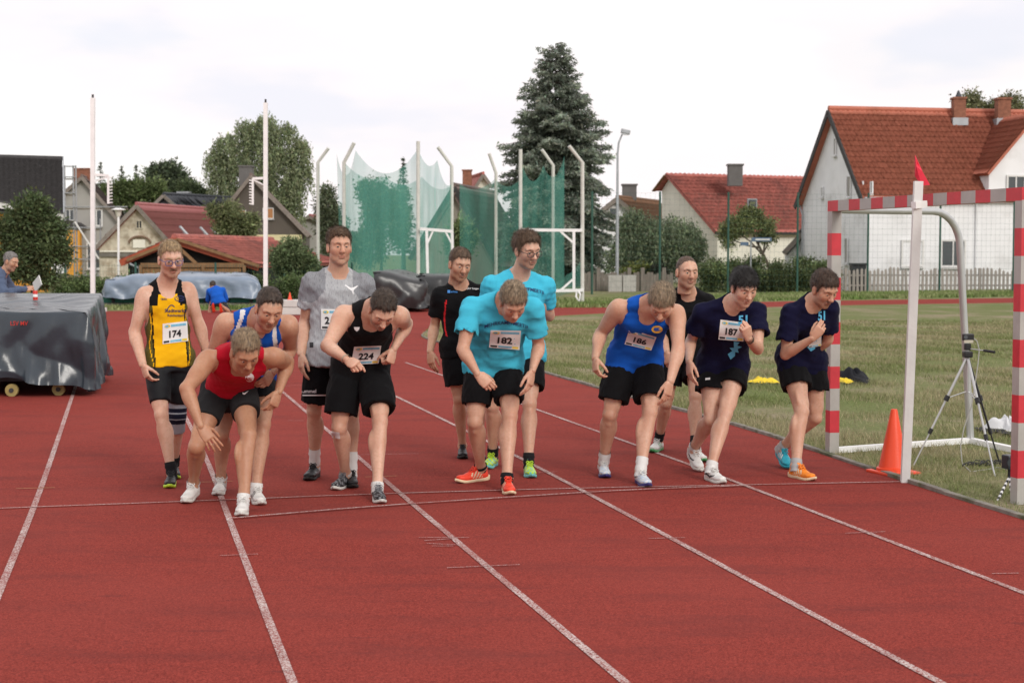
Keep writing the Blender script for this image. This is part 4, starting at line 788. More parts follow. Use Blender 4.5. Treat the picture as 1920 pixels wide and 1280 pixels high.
standard(174, 184, 46.2, 203, 332, 382, 1, 'tall white pole vault standard rising behind the dark covered trolley')
standard(498, 193, 46.8, 474, 338, 384, -1, 'tall white pole vault standard between the landing mat and the white block')
h = thing('foam_block', 'small white block of two layers beside the landing mat', 'block', V(*G(540, 592)[:2], 0)); p = G(540, 591)
for z, w_ in ((.11, .68), (.315, .64)): k = MB(); k.box(p + V(.05, .3, z), (w_, .6, .195), None, .02); k.build('layer', mat('pale_block', (.58, .58, .55), .8, .06), h)
def cone(name, label, p, hgt, w, m, m2=None):
    h = thing(name, label, 'cone', p); k = MB(); s = hgt / .49; k.box(p + V(0, 0, .012 * s), (w, w, .024 * s), rotz(.35), .01 * s); k.build('base', m, h); k = MB(); r = w * .37
    k.lathe([(r * 1.16, .024 * s), (r * 1.14, .045 * s), (r, .05 * s), (r * .62, .26 * s), (r * .24, .475 * s), (r * .20, .49 * s), (r * .14, .488 * s)], 28, p); k.build('body', m, h, True); return h
M_CONE = mat('cone_orange', (.82, .075, .022), .42, .05, 4, .1, 60, spec=.45, sss=.1)
cone('marker_cone', 'tiny orange marker cone on the white block', p + V(.02, .25, .412), .2, .14, M_CONE)
cone('traffic_cone', 'orange traffic cone on the grass beside the white finish post', G(1675, 887), .49, .30, M_CONE)
tg = thing('covered_gear', 'black tarpaulin bundle behind the grey shirted runner', 'covered gear', V(*G(730, 583)[:2], 0), 'gear under black covers'); q = [G(x, y) for x, y in ((702, 586), (800, 585), (790, 574), (705, 576))]; tarp('tarpaulin', q, lambda p: 1.05 + .12 * math.sin(p[0] * 3), .12, 21, M_TARPK, tg, .26, 110, 18, .2, .06)
tg = thing('covered_gear', 'black tarpaulin bundle between the grey shirted runner and the man in red piping', 'covered gear', V(*G(815, 583)[:2], 0), 'gear under black covers'); q = [G(x, y) for x, y in ((785, 580), (868, 580), (860, 571), (785, 571))]; tarp('tarpaulin', q, 1.02, .12, 23, M_TARPK, tg, .24, 110, 18, .2, .06)
# --- handball goal
goal = thing('handball_goal', 'handball goal frame banded red and grey beside the track', 'goal', G(1560, 850)); M_GRED = mat('goal_red', (.55, .035, .05), .45, .08, 12, .1, 40, col2=(.38, .30, .28), c2s=9, c2lo=.70, c2hi=.72); M_GGREY = mat('goal_grey', (.40, .385, .36), .5, .08, 8, .1, 40)
PA, PB = G(1560, 851), G(1911, 946); PA[2] = PB[2] = 0; gx = nrm(PB - PA); gn = V(gx[1], -gx[0], 0); gn = gn if gn[0] > 0 else -gn; Hh = 2.06
def banded(a, b, w, n, first, name, up):
    for i in range(n):
        k = MB(); p, q = a + (b - a) * i / n, a + (b - a) * (i + 1) / n; k.beam(p, q, w, w, up=up); k.build(name, M_GRED if (i + first) % 2 else M_GGREY, goal)
banded(PA, PA + V(0, 0, Hh - .04), .085, 11, 0, 'post_band', gx); banded(PB, PB + V(0, 0, Hh - .04), .085, 11, 0, 'post_band', gx)
T0, T1 = PA + V(0, 0, Hh) - gx * .042, PB + V(0, 0, Hh) + gx * .042; banded(T0, T1, .087, 15, 1, 'crossbar_band', V(0, 0, 1))
RC = G(1820, 832); RC[2] = 0; RD = RC + (PB - PA)
dR = nrm(RC - PA); LR = np.linalg.norm(RC - PA)
for P0, Rr in ((PA, RC), (PB, RD)):
    top = P0 + V(0, 0, Hh - .03); pts = [top, top + dR * (LR * .70)] + [top + dR * (LR * .70 + .22 * math.sin(t) + .05 * t) + V(0, 0, -.26 * (1 - math.cos(t))) for t in np.linspace(.25, math.pi / 2, 6)] + [Rr + V(0, 0, .02)]
    k = MB(); k.tube(pts, .032, 10); k.build('rear_tube', M_STEEL, goal, True)
for a, b in ((PA, RC), (RC, RD), (PB, RD)): k = MB(); k.beam(a + V(0, 0, .03), b + V(0, 0, .03), .06, .05); k.build('ground_bar', M_WPAINT, goal)
# --- finish post with flag
h = thing('finish_post', 'leaning white wooden post with a small red flag on top', 'post', G(1697, 905)); b = G(1697, 905); t = at(1722, 340, b[1]); k = MB(); k.beam(b, t, .062, .045, up=(0, 1, 0)); k.build('post_board', mat('white_board', (.66, .66, .64), .6, .06, 6, .2, 40), h)
b2 = at(1722, 385, b[1] - .03); k = MB(); k.beam(b2 + V(-.035, 0, .0), b2 + V(.06, .05, .01), .05, .05); k.build('tape', M_WPAINT, h)
fl = [at(x, y, b[1] + d) for x, y, d in ((1716, 291, 0), (1722, 304, .03), (1730, 322, -.02), (1744, 347, .02), (1728, 348, -.01), (1716, 330, .02), (1718, 312, -.02))]; k = MB(); k.prism(fl, V(0, .012, 0)); k.build('flag', mat('flag_red', (.70, .03, .06), .7, .1, 20), h)
# --- camera on a tripod
h = thing('camera_tripod', 'silver tripod with a small camera standing in the goal', 'tripod', G(1812, 880)); M_BLKP = mat('black_plastic', (.015, .015, .017), .45, .05); Yt = 12.75; hub = at(1814, 668, Yt)
for (fx, fy, Yf, kx, ky, sx, sy) in ((1711, 872, 13.05, 1774, 740, 1740, 812), (1866, 893, 12.15, 1832, 745, 1848, 820), (1876, 872, 12.95, 1838, 738, 1858, 806)):
    ft = G(fx, fy + 2) if fx > 1800 else G(1712, 874); mk = hub + (ft - hub) * .38; m2 = hub + (ft - hub) * .68
    m_ = M_STEEL if fx != 1876 else M_BLKP
    k = MB(); k.tube([hub, mk], .0115, 8); k.tube([mk, m2], .009, 8); k.tube([m2, ft], .0065, 8); lo = k.build('leg', m_, h)
    for q, r in ((mk, .021), (m2, .017)): k = MB(); d = nrm(ft - hub); k.tube([q - d * .022, q + d * .022], r, 8); k.build('leg_clamp', M_BLKP, lo)
    k = MB(); mid = at(1814, 733, Yt); k.tube([mid, mk], .005, 6); k.build('spreader', M_STEEL, h)
k = MB(); k.tube([hub, at(1814, 735, Yt)], .012, 8); k.build('centre_column', M_STEEL, h); k = MB(); k.box(at(1814, 664, Yt), (.07, .07, .05), None, .01); k.box(at(1814, 650, Yt), (.05, .05, .055), None, .01); k.build('pan_head', M_BLKP, h)
k = MB(); a, b = at(1820, 654, Yt - .03), at(1845, 657, Yt - .12); k.tube([a, b], .005, 6); k.build('pan_handle', M_STEEL, h); k = MB(); k.tube([b, at(1865, 660, Yt - .2)], .011, 8); k.build('handle_grip', M_BLKP, h)
tc2 = thing('compact_camera', 'small black camera sitting on the silver tripod head', 'camera', at(1815, 643, Yt)); k = MB(); k.box(at(1815, 632, Yt), (.085, .05, .055), None, .008); k.build('camera_body', M_BLKP, tc2); k = MB(); k.box(at(1816, 640, Yt - .03), (.07, .02, .022)); k.build('front_plate', mat('pale_label', (.55, .52, .42), .6), tc2); k = MB(); k.tube([at(1811, 632, Yt - .02), at(1811, 632, Yt - .05)], .016, 10); k.build('lens', M_GLASS, tc2)
k = MB(); k.tube([at(1824, 632, Yt), at(1832, 640, Yt), at(1836, 655, Yt - .02), at(1834, 680, Yt - .02), at(1828, 720, Yt - .05), at(1822, 760, Yt), at(1808, 800, Yt), at(1801, 835, Yt), G(1804, 868, .02), G(1820, 884, .01), G(1850, 880, .01), G(1870, 876, .01), G(1890, 880, .02)], .0045, 6); o = k.build('power_cable', mat('grey_cable', (.42, .42, .40), .6), None, True); tag(o, 'thin grey cable hanging from the tripod camera to the grass', 'cable')
k = MB(); rs = np.random.RandomState(3); c = G(1845, 873); k.tube([c + V(.14 * math.cos(a) * (1 + .4 * math.sin(a * 1.7)), .10 * math.sin(a * 1.13), .012 + .012 * (i % 3)) for i, a in enumerate(np.linspace(0, 22, 60))], .005, 6); o = k.build('cable_coil', M_BLKP, None, True); tag(o, 'tangled black cable lying in the grass under the tripod', 'cable')
# --- bendy mini tripod with battery box
h = thing('mini_tripod', 'bendy black and white jointed mini tripod at the near goal post', 'tripod', G(1892, 935)); Ym = 11.35; top = at(1893, 893, Ym)
for fx, fy, dy in ((1870, 940, 0), (1899, 946, 0), (1912, 930, .1)):
    ft = G(fx, fy); n = 12; mid = (top + ft) / 2 + nrm(V(ft[0] - top[0], ft[1] - top[1], 0)) * .045
    P_ = [top * (1 - u) ** 2 + mid * 2 * u * (1 - u) + ft * u * u for u in np.linspace(0, 1, n + 1)]; k = MB()
    for i in range(n): k.mi = i % 2; d = P_[i + 1] - P_[i]; k.tube([P_[i] + d * .02, P_[i] + d * .5, P_[i] + d * .98], [.0075, .0105, .0075], 8)
    k.build('jointed_leg', [M_BLKP, mat('white_joint', (.7, .7, .7), .5)], h)
k = MB(); k.tube([top, top + V(0, 0, .055)], .014, 8); k.build('ball_head', M_BLKP, h)
h = thing('action_camera_box', 'dark camera housing on the bendy mini tripod', 'camera', top + V(0, 0, .055)); k = MB(); k.box(top + V(.02, 0, .105), (.13, .09, .10), rotz(.3), .012); k.build('housing', mat('housing_plastic', (.02, .026, .035), .35, .1, 20), h); k = MB(); k.tube([top + V(.0, -.04, .105), top + V(-.006, -.065, .105)], .03, 14); k.build('lens', M_GLASS, h)
# --- clothes left in the grass
def heap(name, label, cat, p, rx, ry, hz, seed, m, group=None):
    rs = np.random.RandomState(seed); nr, na = 12, 40; vs = [(p[0], p[1], hz)]; fs = []; K = rs.uniform(0, 6.3, 8)
    for i in range(1, nr + 1):
        r = i / nr
        for j in range(na):
            a = 2 * math.pi * j / na; o = 1 + .22 * math.sin(3 * a + K[0]) + .14 * math.sin(5 * a + K[1]) + .06 * math.sin(11 * a + K[2]); z = hz * (1 - r ** 3) * (.75 + .45 * math.sin(2 * a + K[3]) * r + .22 * math.sin(3 * a + 5 * r + K[4]) + .12 * math.sin(5 * a - 6 * r + K[6])) + .012 * math.sin(13 * a + K[5]) * r
            vs.append((p[0] + rx * r * o * math.cos(a), p[1] + ry * r * o * math.sin(a), max(z, 0) + .03))
    for j in range(na): fs.append((0, 1 + j, 1 + (j + 1) % na))
    for i in range(nr - 1):
        for j in range(na): a = 1 + i * na + j; b = 1 + i * na + (j + 1) % na; fs.append((a, a + na, b + na, b))
    o = link(name, mesh_from(name, vs, fs, True), None, m); return tag(o, label, cat, group)
heap('yellow_bib', 'crumpled yellow bib lying in the grass between the navy runners', 'bib', G(1430, 720), .17, .26, .055, 3, cloth('bright_yellow', srgb(235, 205, 60)))
heap('yellow_bib', 'yellow bib half under the black jacket behind the goal post', 'bib', G(1583, 720), .12, .2, .05, 4, cloth('bright_yellow', srgb(235, 205, 60)))
heap('black_jacket', 'black jacket dropped in the grass behind the goal post', 'jacket', G(1598, 716), .24, .45, .15, 6, cloth('jacket_black', (.012, .013, .017))); heap('white_jacket', 'white garment on a dark mat inside the goal', 'garment', G(1890, 810), .16, .3, .12, 8, cloth('garment_white', (.68, .69, .70)))
h = heap('dark_mat', 'flat dark mat under the white garment', 'mat', G(1885, 813), .24, .3, .012, 9, cloth('mat_dark', (.03, .03, .034)))
# ------------------------------------------------------------------ body surfaces: implicit shapes meshed as one continuous skin
BIG = 0.12
def limb(p0, p1, fwd, ts, ra, rb=None, ob=None, oa=None, cap=1.0, k=0.02, op='u', cut0=False, cut1=False):
    """tapered elliptical limb; ra across, rb along fwd, ob / oa shift the section"""
    p0 = np.asarray(p0, float); p1 = np.asarray(p1, float)
    Lg = max(np.linalg.norm(p1 - p0), 1e-6); w = (p1 - p0) / Lg
    v = np.asarray(fwd, float); v = v - w * (v @ w)
    if np.linalg.norm(v) < 1e-3: v = V(w[1], -w[0], 0.1); v = v - w * (v @ w)
    v = nrm(v); u = np.cross(w, v)
    ts = np.asarray(ts, float); ra = np.asarray(ra, float); rb = ra if rb is None else np.asarray(rb, float)
    z = np.zeros(len(ts)); ob = z if ob is None else np.asarray(ob, float); oa = z if oa is None else np.asarray(oa, float)
    m = max(ra.max(), rb.max()) * max(1, cap) + max(abs(ob).max(), abs(oa).max())
    lo = np.minimum(p0, p1) - m; hi = np.maximum(p0, p1) + m
    def fn(X, Y, Z):
        X = X - p0[0]; Y = Y - p0[1]; Z = Z - p0[2]
        t = (X * w[0] + Y * w[1] + Z * w[2]) / Lg
        tc = np.clip(t, 0, 1); e = (t - tc) * Lg
        A = np.interp(tc, ts, ra).astype(np.float32); B = np.interp(tc, ts, rb).astype(np.float32)
        a = X * u[0] + Y * u[1] + Z * u[2]; b = X * v[0] + Y * v[1] + Z * v[2]
        if ob.any(): b = b - np.interp(tc, ts, ob).astype(np.float32)
        if oa.any(): a = a - np.interp(tc, ts, oa).astype(np.float32)
        E = np.minimum(A, B) * cap
        q = np.sqrt((a / A) ** 2 + (b / B) ** 2 + (e / E) ** 2) + 1e-5
        r = np.sqrt(a * a + b * b + e * e) + 1e-6
        d = r * (1 - 1 / q)
        if cut1: d = np.maximum(d, (t - 1) * Lg)
        if cut0: d = np.maximum(d, -t * Lg)
        return d
    return (fn, lo, hi, k, op)
def ball(c, r, k=0.02, op='u', M=None):
    """ellipsoid; M rows are its axes"""
    c = np.asarray(c, float); r = np.asarray([r] * 3 if np.isscalar(r) else r, float)
    M = np.eye(3) if M is None else np.asarray(M, float); m = r.max()
    def fn(X, Y, Z):
        X = X - c[0]; Y = Y - c[1]; Z = Z - c[2]
        a = X * M[0][0] + Y * M[0][1] + Z * M[0][2]; b = X * M[1][0] + Y * M[1][1] + Z * M[1][2]; e = X * M[2][0] + Y * M[2][1] + Z * M[2][2]
        q = np.sqrt((a / r[0]) ** 2 + (b / r[1]) ** 2 + (e / r[2]) ** 2) + 1e-5
        rr = np.sqrt(a * a + b * b + e * e) + 1e-6
        return rr * (1 - 1 / q)
    return (fn, c - m, c + m, k, op)
def func(fn, lo, hi, k=0.01, op='u'): return (fn, np.asarray(lo, float), np.asarray(hi, float), k, op)

def mesh_sdf(prims, vox, displace=None, lo=None, hi=None):
    us = [p for p in prims if p[4] == 'u']
    if lo is None: lo = np.min([p[1] for p in us], 0) - 3 * vox
    if hi is None: hi = np.max([p[2] for p in us], 0) + 3 * vox
    n = np.ceil((hi - lo) / vox).astype(int) + 1
    F = np.full(n, BIG, np.float32)
    ax = [(lo[i] + vox * np.arange(n[i])).astype(np.float32) for i in range(3)]
    for fn, pl, ph, k, op in prims:
        if op == 'o':
            F -= fn if np.isscalar(fn) else fn(ax[0][:, None, None], ax[1][None, :, None], ax[2][None, None, :]).astype(np.float32); continue
        mgn = k + 4 * vox
        i0 = np.clip(np.floor((pl - mgn - lo) / vox).astype(int), 0, n - 1); i1 = np.clip(np.ceil((ph + mgn - lo) / vox).astype(int) + 1, 1, n)
        if np.any(i1 <= i0): continue
        sl = tuple(slice(a, b) for a, b in zip(i0, i1))
        d = fn(ax[0][sl[0]][:, None, None], ax[1][sl[1]][None, :, None], ax[2][sl[2]][None, None, :]).astype(np.float32)
        f = F[sl]
        if op == 'u':
            h = np.maximum(k - np.abs(f - d), 0) / k; F[sl] = np.minimum(f, d) - h * h * k * 0.25
        elif op == 's':
            h = np.maximum(k - np.abs(f + d), 0) / k; F[sl] = np.maximum(f, -d) + h * h * k * 0.25
        elif op == 'i':
            F[sl] = np.maximum(f, d)
    if displace is not None:
        near = np.abs(F) < 4 * vox
        ii = np.nonzero(near)
        F[ii] += displace(ax[0][ii[0]], ax[1][ii[1]], ax[2][ii[2]]).astype(np.float32)
    for a in range(3):
        s = [slice(None)] * 3; s[a] = 0; F[tuple(s)] = np.maximum(F[tuple(s)], vox); s[a] = -1; F[tuple(s)] = np.maximum(F[tuple(s)], vox)
    ins = F < 0
    c = ins[:-1, :-1, :-1].astype(np.int8)
    cnt = sum(ins[dx:n[0] - 1 + dx, dy:n[1] - 1 + dy, dz:n[2] - 1 + dz].astype(np.int8) for dx in (0, 1) for dy in (0, 1) for dz in (0, 1))
    act = (cnt > 0) & (cnt < 8)
    I = np.argwhere(act)
    idx = np.full(act.shape, -1, np.int32); idx[act] = np.arange(len(I))
    corners = [(dx, dy, dz) for dx in (0, 1) for dy in (0, 1) for dz in (0, 1)]
    val = np.stack([F[I[:, 0] + a, I[:, 1] + b, I[:, 2] + g] for a, b, g in corners], 1)
    S = np.zeros((len(I), 3)); W = np.zeros(len(I))
    for i, ca in enumerate(corners):
        for j, cb in enumerate(corners):
            if j <= i or sum(abs(x - y) for x, y in zip(ca, cb)) != 1: continue
            va, vb = val[:, i], val[:, j]; cr = (va < 0) != (vb < 0)
            t = np.where(cr, va / np.where(cr, va - vb, 1), 0)
            pt = np.array(ca, float)[None] + t[:, None] * (np.array(cb, float) - np.array(ca, float))[None]
            S[cr] += pt[cr]; W[cr] += 1
    verts = lo + (I + S / W[:, None]) * vox
    faces = []
    for a in range(3):
        b, g = (a + 1) % 3, (a + 2) % 3
        s0 = [slice(None)] * 3; s1 = [slice(None)] * 3; s0[a] = slice(0, -1); s1[a] = slice(1, None)
        A, B = ins[tuple(s0)], ins[tuple(s1)]
        E = np.argwhere(A != B); fl = A[A != B]
        ok = (E[:, b] > 0) & (E[:, g] > 0) & (E[:, b] < act.shape[b]) & (E[:, g] < act.shape[g]); E = E[ok]; fl = fl[ok]
        def cell(db, dg):
            q = E.copy(); q[:, b] -= db; q[:, g] -= dg; return idx[q[:, 0], q[:, 1], q[:, 2]]
        q = np.stack([cell(1, 1), cell(0, 1), cell(0, 0), cell(1, 0)], 1)
        q[~fl] = q[~fl][:, ::-1]; faces.append(q)
    faces = np.concatenate(faces); faces = faces[(faces >= 0).all(1)]
    return verts, faces
def largest(v, f):
    """keeps the largest connected piece"""
    lab = np.arange(len(v))
    while True:
        m = lab[f].min(1); new = lab.copy()
        for k in range(4): np.minimum.at(new, f[:, k], m)
        new = new[new]
        if (new == lab).all(): break
        lab = new
    best = np.bincount(lab).argmax(); keep = lab == best; idx = np.cumsum(keep) - 1
    return v[keep], idx[f[keep[f[:, 0]]]]
def folds(seed, amp, scale, n=7, aniso=(1, 1, 1)):
    """soft cloth folds as a sum of warped waves"""
    rs = np.random.RandomState(seed); K = rs.normal(size=(n, 3)); K /= np.linalg.norm(K, axis=1)[:, None]
    K = K * np.asarray(aniso) * (2 * math.pi / scale) * rs.uniform(0.6, 1.7, (n, 1)); ph = rs.uniform(0, 6.28, n); A = rs.uniform(0.5, 1, n); A /= A.sum()
    K2 = rs.normal(size=(2, 3)) * 9
    def f(X, Y, Z):
        w = 0.6 * np.sin(X * K2[0, 0] + Y * K2[0, 1] + Z * K2[0, 2]) + 0.6 * np.sin(X * K2[1, 0] + Y * K2[1, 1] + Z * K2[1, 2] + 1.3)
        s = 0
        for i in range(n):
            g = np.sin(K[i, 0] * X + K[i, 1] * Y + K[i, 2] * Z + ph[i] + w * 1.6)
            s = s + A[i] * (1 - 2 * np.abs(g)) if i % 2 else s + A[i] * g
        return -amp * s * 1.6
    return f
# ------------------------------------------------------------------ shared head, hands, shoes (own local frames)
def head_prims():
    P = []
    P.append(ball((0, -0.014, 0.034), (0.0755, 0.098, 0.086), k=0.03))
    P.append(limb((0, 0.012, 0.03), (0, 0.030, -0.075), (0, 1, 0), [0, .5, 1], [0.067, 0.065, 0.050], [0.082, 0.071, 0.054], cap=0.8, k=0.03))
    P.append(ball((0, 0.062, -0.100), (0.026, 0.022, 0.018), k=0.025))             # chin
    for s in (-1, 1):
        P.append(ball((s * 0.049, 0.016, -0.066), (0.018, 0.034, 0.026), k=0.035))  # jaw corner
        P.append(ball((s * 0.042, 0.058, -0.016), (0.022, 0.022, 0.024), k=0.03))  # cheekbone
        P.append(limb((s * 0.012, 0.093, 0.034), (s * 0.050, 0.078, 0.032), (0, 1, 0), [0, 1], [0.0075, 0.0065], k=0.020))   # brow
    P.append(limb((0, 0.086, 0.028), (0, 0.112, -0.024), (0, 1, 0), [0, 1], [0.0115, 0.0150], [0.010, 0.013], k=0.012))     # nose
    P.append(ball((0, 0.117, -0.023), 0.0105, k=0.008))
    for s in (-1, 1):
        P.append(ball((s * 0.0125, 0.102, -0.026), (0.0095, 0.010, 0.0085), k=0.007))
        P.append(ball((s * 0.031, 0.094, 0.012), (0.018, 0.0085, 0.0105), k=0.018, op='s'))   # socket
        P.append(ball((s * 0.031, 0.0775, 0.008), 0.0144, k=0.006))                          # lids
        P.append(ball((s * 0.031, 0.0935, 0.0065), (0.0150, 0.010, 0.0043), k=0.003, op='s'))   # eye opening
        P.append(ball((s * 0.006, 0.114, -0.036), (0.004, 0.006, 0.003), k=0.003, op='s'))
    P.append(limb((-0.020, 0.088, -0.0545), (0.020, 0.088, -0.0545), (0, 1, 0), [0, .5, 1], [0.005, 0.0068, 0.005], [0.006, 0.012, 0.006], k=0.006))
    P.append(limb((-0.018, 0.087, -0.0665), (0.018, 0.087, -0.0665), (0, 1, 0), [0, .5, 1], [0.005, 0.0075, 0.005], [0.006, 0.012, 0.006], k=0.006))
    P.append(limb((-0.024, 0.099, -0.0602), (0.024, 0.099, -0.0602), (0, 1, 0), [0, 1], [0.0016, 0.0016], [0.006, 0.006], k=0.003, op='s'))
    for s in (-1, 1):
        M = [(1, 0, 0), (0, math.cos(.3), math.sin(.3)), (0, -math.sin(.3), math.cos(.3))]
        P.append(ball((s * 0.0830, -0.006, -0.006), (0.011, 0.021, 0.034), k=0.008, M=M))
        P.append(ball((s * 0.0945, -0.001, -0.004), (0.006, 0.012, 0.021), k=0.006, op='s', M=M))
    P.append(limb((0, -0.020, -0.03), (0, -0.035, -0.15), (0, 1, 0), [0, 1], [0.056, 0.056], [0.060, 0.058], k=0.03))   # neck root
    return P
_f = mesh_sdf(head_prims(), 0.0036, lo=V(-.085, .036, -.135), hi=V(.085, .14, .13)); _b = mesh_sdf(head_prims(), 0.0062, lo=V(-.105, -.13, -.17), hi=V(.105, .045, .135))
HEAD_V = np.concatenate([_f[0], _b[0]]); HEAD_F = np.concatenate([_f[1], _b[1] + len(_f[0])])          # finer over the face
def head_masks():
    x, y, z = HEAD_V.T
    lip = np.exp(-((np.abs(x) / 0.021) ** 4)) * np.exp(-(((z + 0.0605) / 0.0105) ** 4)) * (y > 0.085)
    stub = np.clip((0.0 - 0.032 - z) / 0.02, 0, 1) * np.clip((y + 0.0) / 0.03, 0, 1) * np.clip((z + 0.125) / 0.015, 0, 1)
    mous = np.exp(-((np.abs(x) / 0.027) ** 4)) * np.exp(-(((z + 0.045) / 0.0075) ** 4)) * (y > 0.075)
    goat = np.exp(-((np.abs(x) / 0.026) ** 4)) * np.exp(-(((z + 0.097) / 0.018) ** 4)) * (y > 0.05)
    cheek = .8 * np.exp(-(((np.abs(x) - 0.045) / 0.028) ** 2 + ((z + 0.03) / 0.034) ** 2)) * np.clip((y - .02) / .03, 0, 1)
    nose = np.exp(-((x / 0.016) ** 2 + ((z + 0.022) / 0.02) ** 2)) * (y > 0.095)
    ear = (np.abs(x) > 0.079) * 1.0
    return lip, stub, mous, goat, np.clip(cheek + nose + 0.8 * ear, 0, 1)
H_LIP, H_STUB, H_MOUS, H_GOAT, H_FLUSH = head_masks()

def hand_mesh(curl, spread=0.06, thumb=0.6, grip=0.0):
    """right hand: x to the thumb side, y towards the fingers, z out of the back of the hand"""
    P = [limb((0, -0.012, 0), (0.0, 0.085, 0), (0, 0, 1), [0, .25, .6, 1], [0.025, 0.031, 0.040, 0.040], [0.0185, 0.017, 0.0155, 0.012], cap=0.9, k=0.012)]
    L = [(0.028, .046, .027, .021, .0088), (0.010, .051, .031, .023, .0090), (-0.010, .047, .029, .022, .0086), (-0.028, .037, .022, .019, .0076)]
    for i, (x, a, b, c, r) in enumerate(L):
        p = V(x, 0.082 - abs(x - 0.008) * 0.25, 0.0); ang = 0.0; cu = curl[i] if hasattr(curl, '__len__') else curl
        side = (x / 0.03) * spread
        for j, (ln, m) in enumerate(((a, 0.9), (b, 1.15), (c, 0.7))):
            ang += cu * m
            q = p + ln * V(math.sin(side) * math.cos(ang), math.cos(side) * math.cos(ang), -math.sin(ang))
            P.append(limb(p, q, (0, 0, 1), [0, 1], [r * (1 - .08 * j), r * (.94 - .08 * j)], k=0.0045)); p = q
    a = thumb
    p = V(0.026, 0.018, -0.006); q = p + 0.046 * nrm(V(math.sin(a), math.cos(a), -0.35 - grip)); s = q + 0.033 * nrm(V(math.sin(a) * .35, 1.0, -0.3 - 1.3 * grip)); e = s + 0.026 * nrm(V(math.sin(a) * .1 - .5 * grip, 1.0, -0.3 - 1.2 * grip))
    P.append(limb(p, q, (0, 0, 1), [0, 1], [0.016, 0.0115], k=0.012)); P.append(limb(q, s, (0, 0, 1), [0, 1], [0.0108, 0.0098], k=0.005)); P.append(limb(s, e, (0, 0, 1), [0, 1], [0.0100, 0.0080], k=0.004))
    return mesh_sdf(P, 0.0045)
HANDS = {'relaxed': hand_mesh([.28, .36, .42, .46], 0.05, 0.45), 'open': hand_mesh([.10, .16, .22, .26], 0.16, 0.7),
         'fist': hand_mesh([1.25, 1.3, 1.32, 1.35], 0.0, 0.35, 0.8), 'half': hand_mesh([.55, .68, .74, .8], 0.02, 0.4, 0.4)}

def shoe_meshes():
    """left / right alike: y to the toe, ankle over the origin, z up from the ground"""
    ts = np.linspace(0, 1, 9)
    wid = np.array([.026, .033, .034, .034, .038, .0445, .0465, .040, .018]); off = np.array([0, 0, 0, .002, .004, .006, .005, .002, 0.0])
    def outline(g):                       # distance to the footprint in plan
        def fn(X, Y, Z):
            t = (Y + 0.075) / 0.292; tc = np.clip(t, 0, 1)
            w = np.interp(tc, ts, wid) + g; o = np.interp(tc, ts, off)
            e = (t - tc) * 0.292
            return np.sqrt(np.maximum(np.abs(X - o) - w, -0.03) ** 2 * np.sign(np.maximum(np.abs(X - o) - w, 0)) + e * e) + np.minimum(np.abs(X - o) - w, 0)
        return fn
    o0 = outline(0.0)
    def sole(X, Y, Z):
        spring = 0.020 * np.clip((Y - 0.13) / 0.09, 0, 1) ** 2 + 0.006 * np.clip((-0.045 - Y) / 0.03, 0, 1) ** 2
        top = np.interp(np.clip((Y + 0.075) / 0.292, 0, 1), [0, .3, .6, 1], [.034, .030, .022, .020])
        z = Z - spring
        return np.maximum(o0(X, Y, Z) , np.maximum(-z, z - top))
    sv, sf = mesh_sdf([func(sole, (-.06, -.08, 0), (.06, .225, .065))], 0.0062)
    A = [limb((0.0, -0.052, 0.040), (0.004, 0.195, 0.034), (0, 0, 1), [0, .2, .45, .7, .9, 1], [.031, .033, .035, .042, .040, .026], [.028, .030, .032, .027, .022, .016], cap=0.6, k=0.012),
         limb((0.0, -0.022, 0.050), (0.002, 0.105, 0.050), (0, 0, 1), [0, .4, 1], [.032, .031, .026], [.046, .040, .020], k=0.02),
         limb((0, -0.044, 0.05), (0, -0.056, 0.098), (0, 1, 0), [0, 1], [.026, .020], [.014, .010], k=0.015),
         limb((0, 0.036, 0.085), (0, 0.024, 0.118), (0, 1, 0), [0, 1], [.020, .019], [.008, .006], k=0.010),      # tongue
         limb((0, -0.012, 0.075), (0, -0.018, 0.16), (0, 1, 0), [0, 1], [.026, .029], [.036, .040], k=0.006, op='s')]
    uv, uf = mesh_sdf(A, 0.0058)
    uv = uv.copy(); uv[:, 2] += 0.014 * np.clip((uv[:, 1] - 0.13) / 0.09, 0, 1) ** 2
    lb = MB()
    for i in range(5):
        y = 0.050 + i * 0.017; z = 0.098 - i * 0.0095; w = .020 - i * .0008
        lb.tube([(-w, y - .004, z - .011), (-w * .5, y, z + .0015), (w * .5, y + .004, z + .0015), (w, y + .008, z - .010)], 0.0034, 6)
        lb.tube([(w, y - .004, z - .011), (w * .5, y, z + .002), (-w * .5, y + .004, z + .002), (-w, y + .008, z - .010)], 0.0034, 6)
    for s in (-1, 1):
        lb.tube([(0, .048, .102), (s * .016, .050, .110), (s * .026, .054, .101), (s * .018, .058, .092), (0, .05, .101)], 0.0034, 6)
        lb.tube([(0, .048, .101), (s * .015, .062, .097), (s * .026, .072, .083)], 0.0032, 6)
    return (sv, sf), (uv, uf), (np.array(lb.v), lb.f)
SHOE_SOLE, SHOE_UP, SHOE_LACE = shoe_meshes()

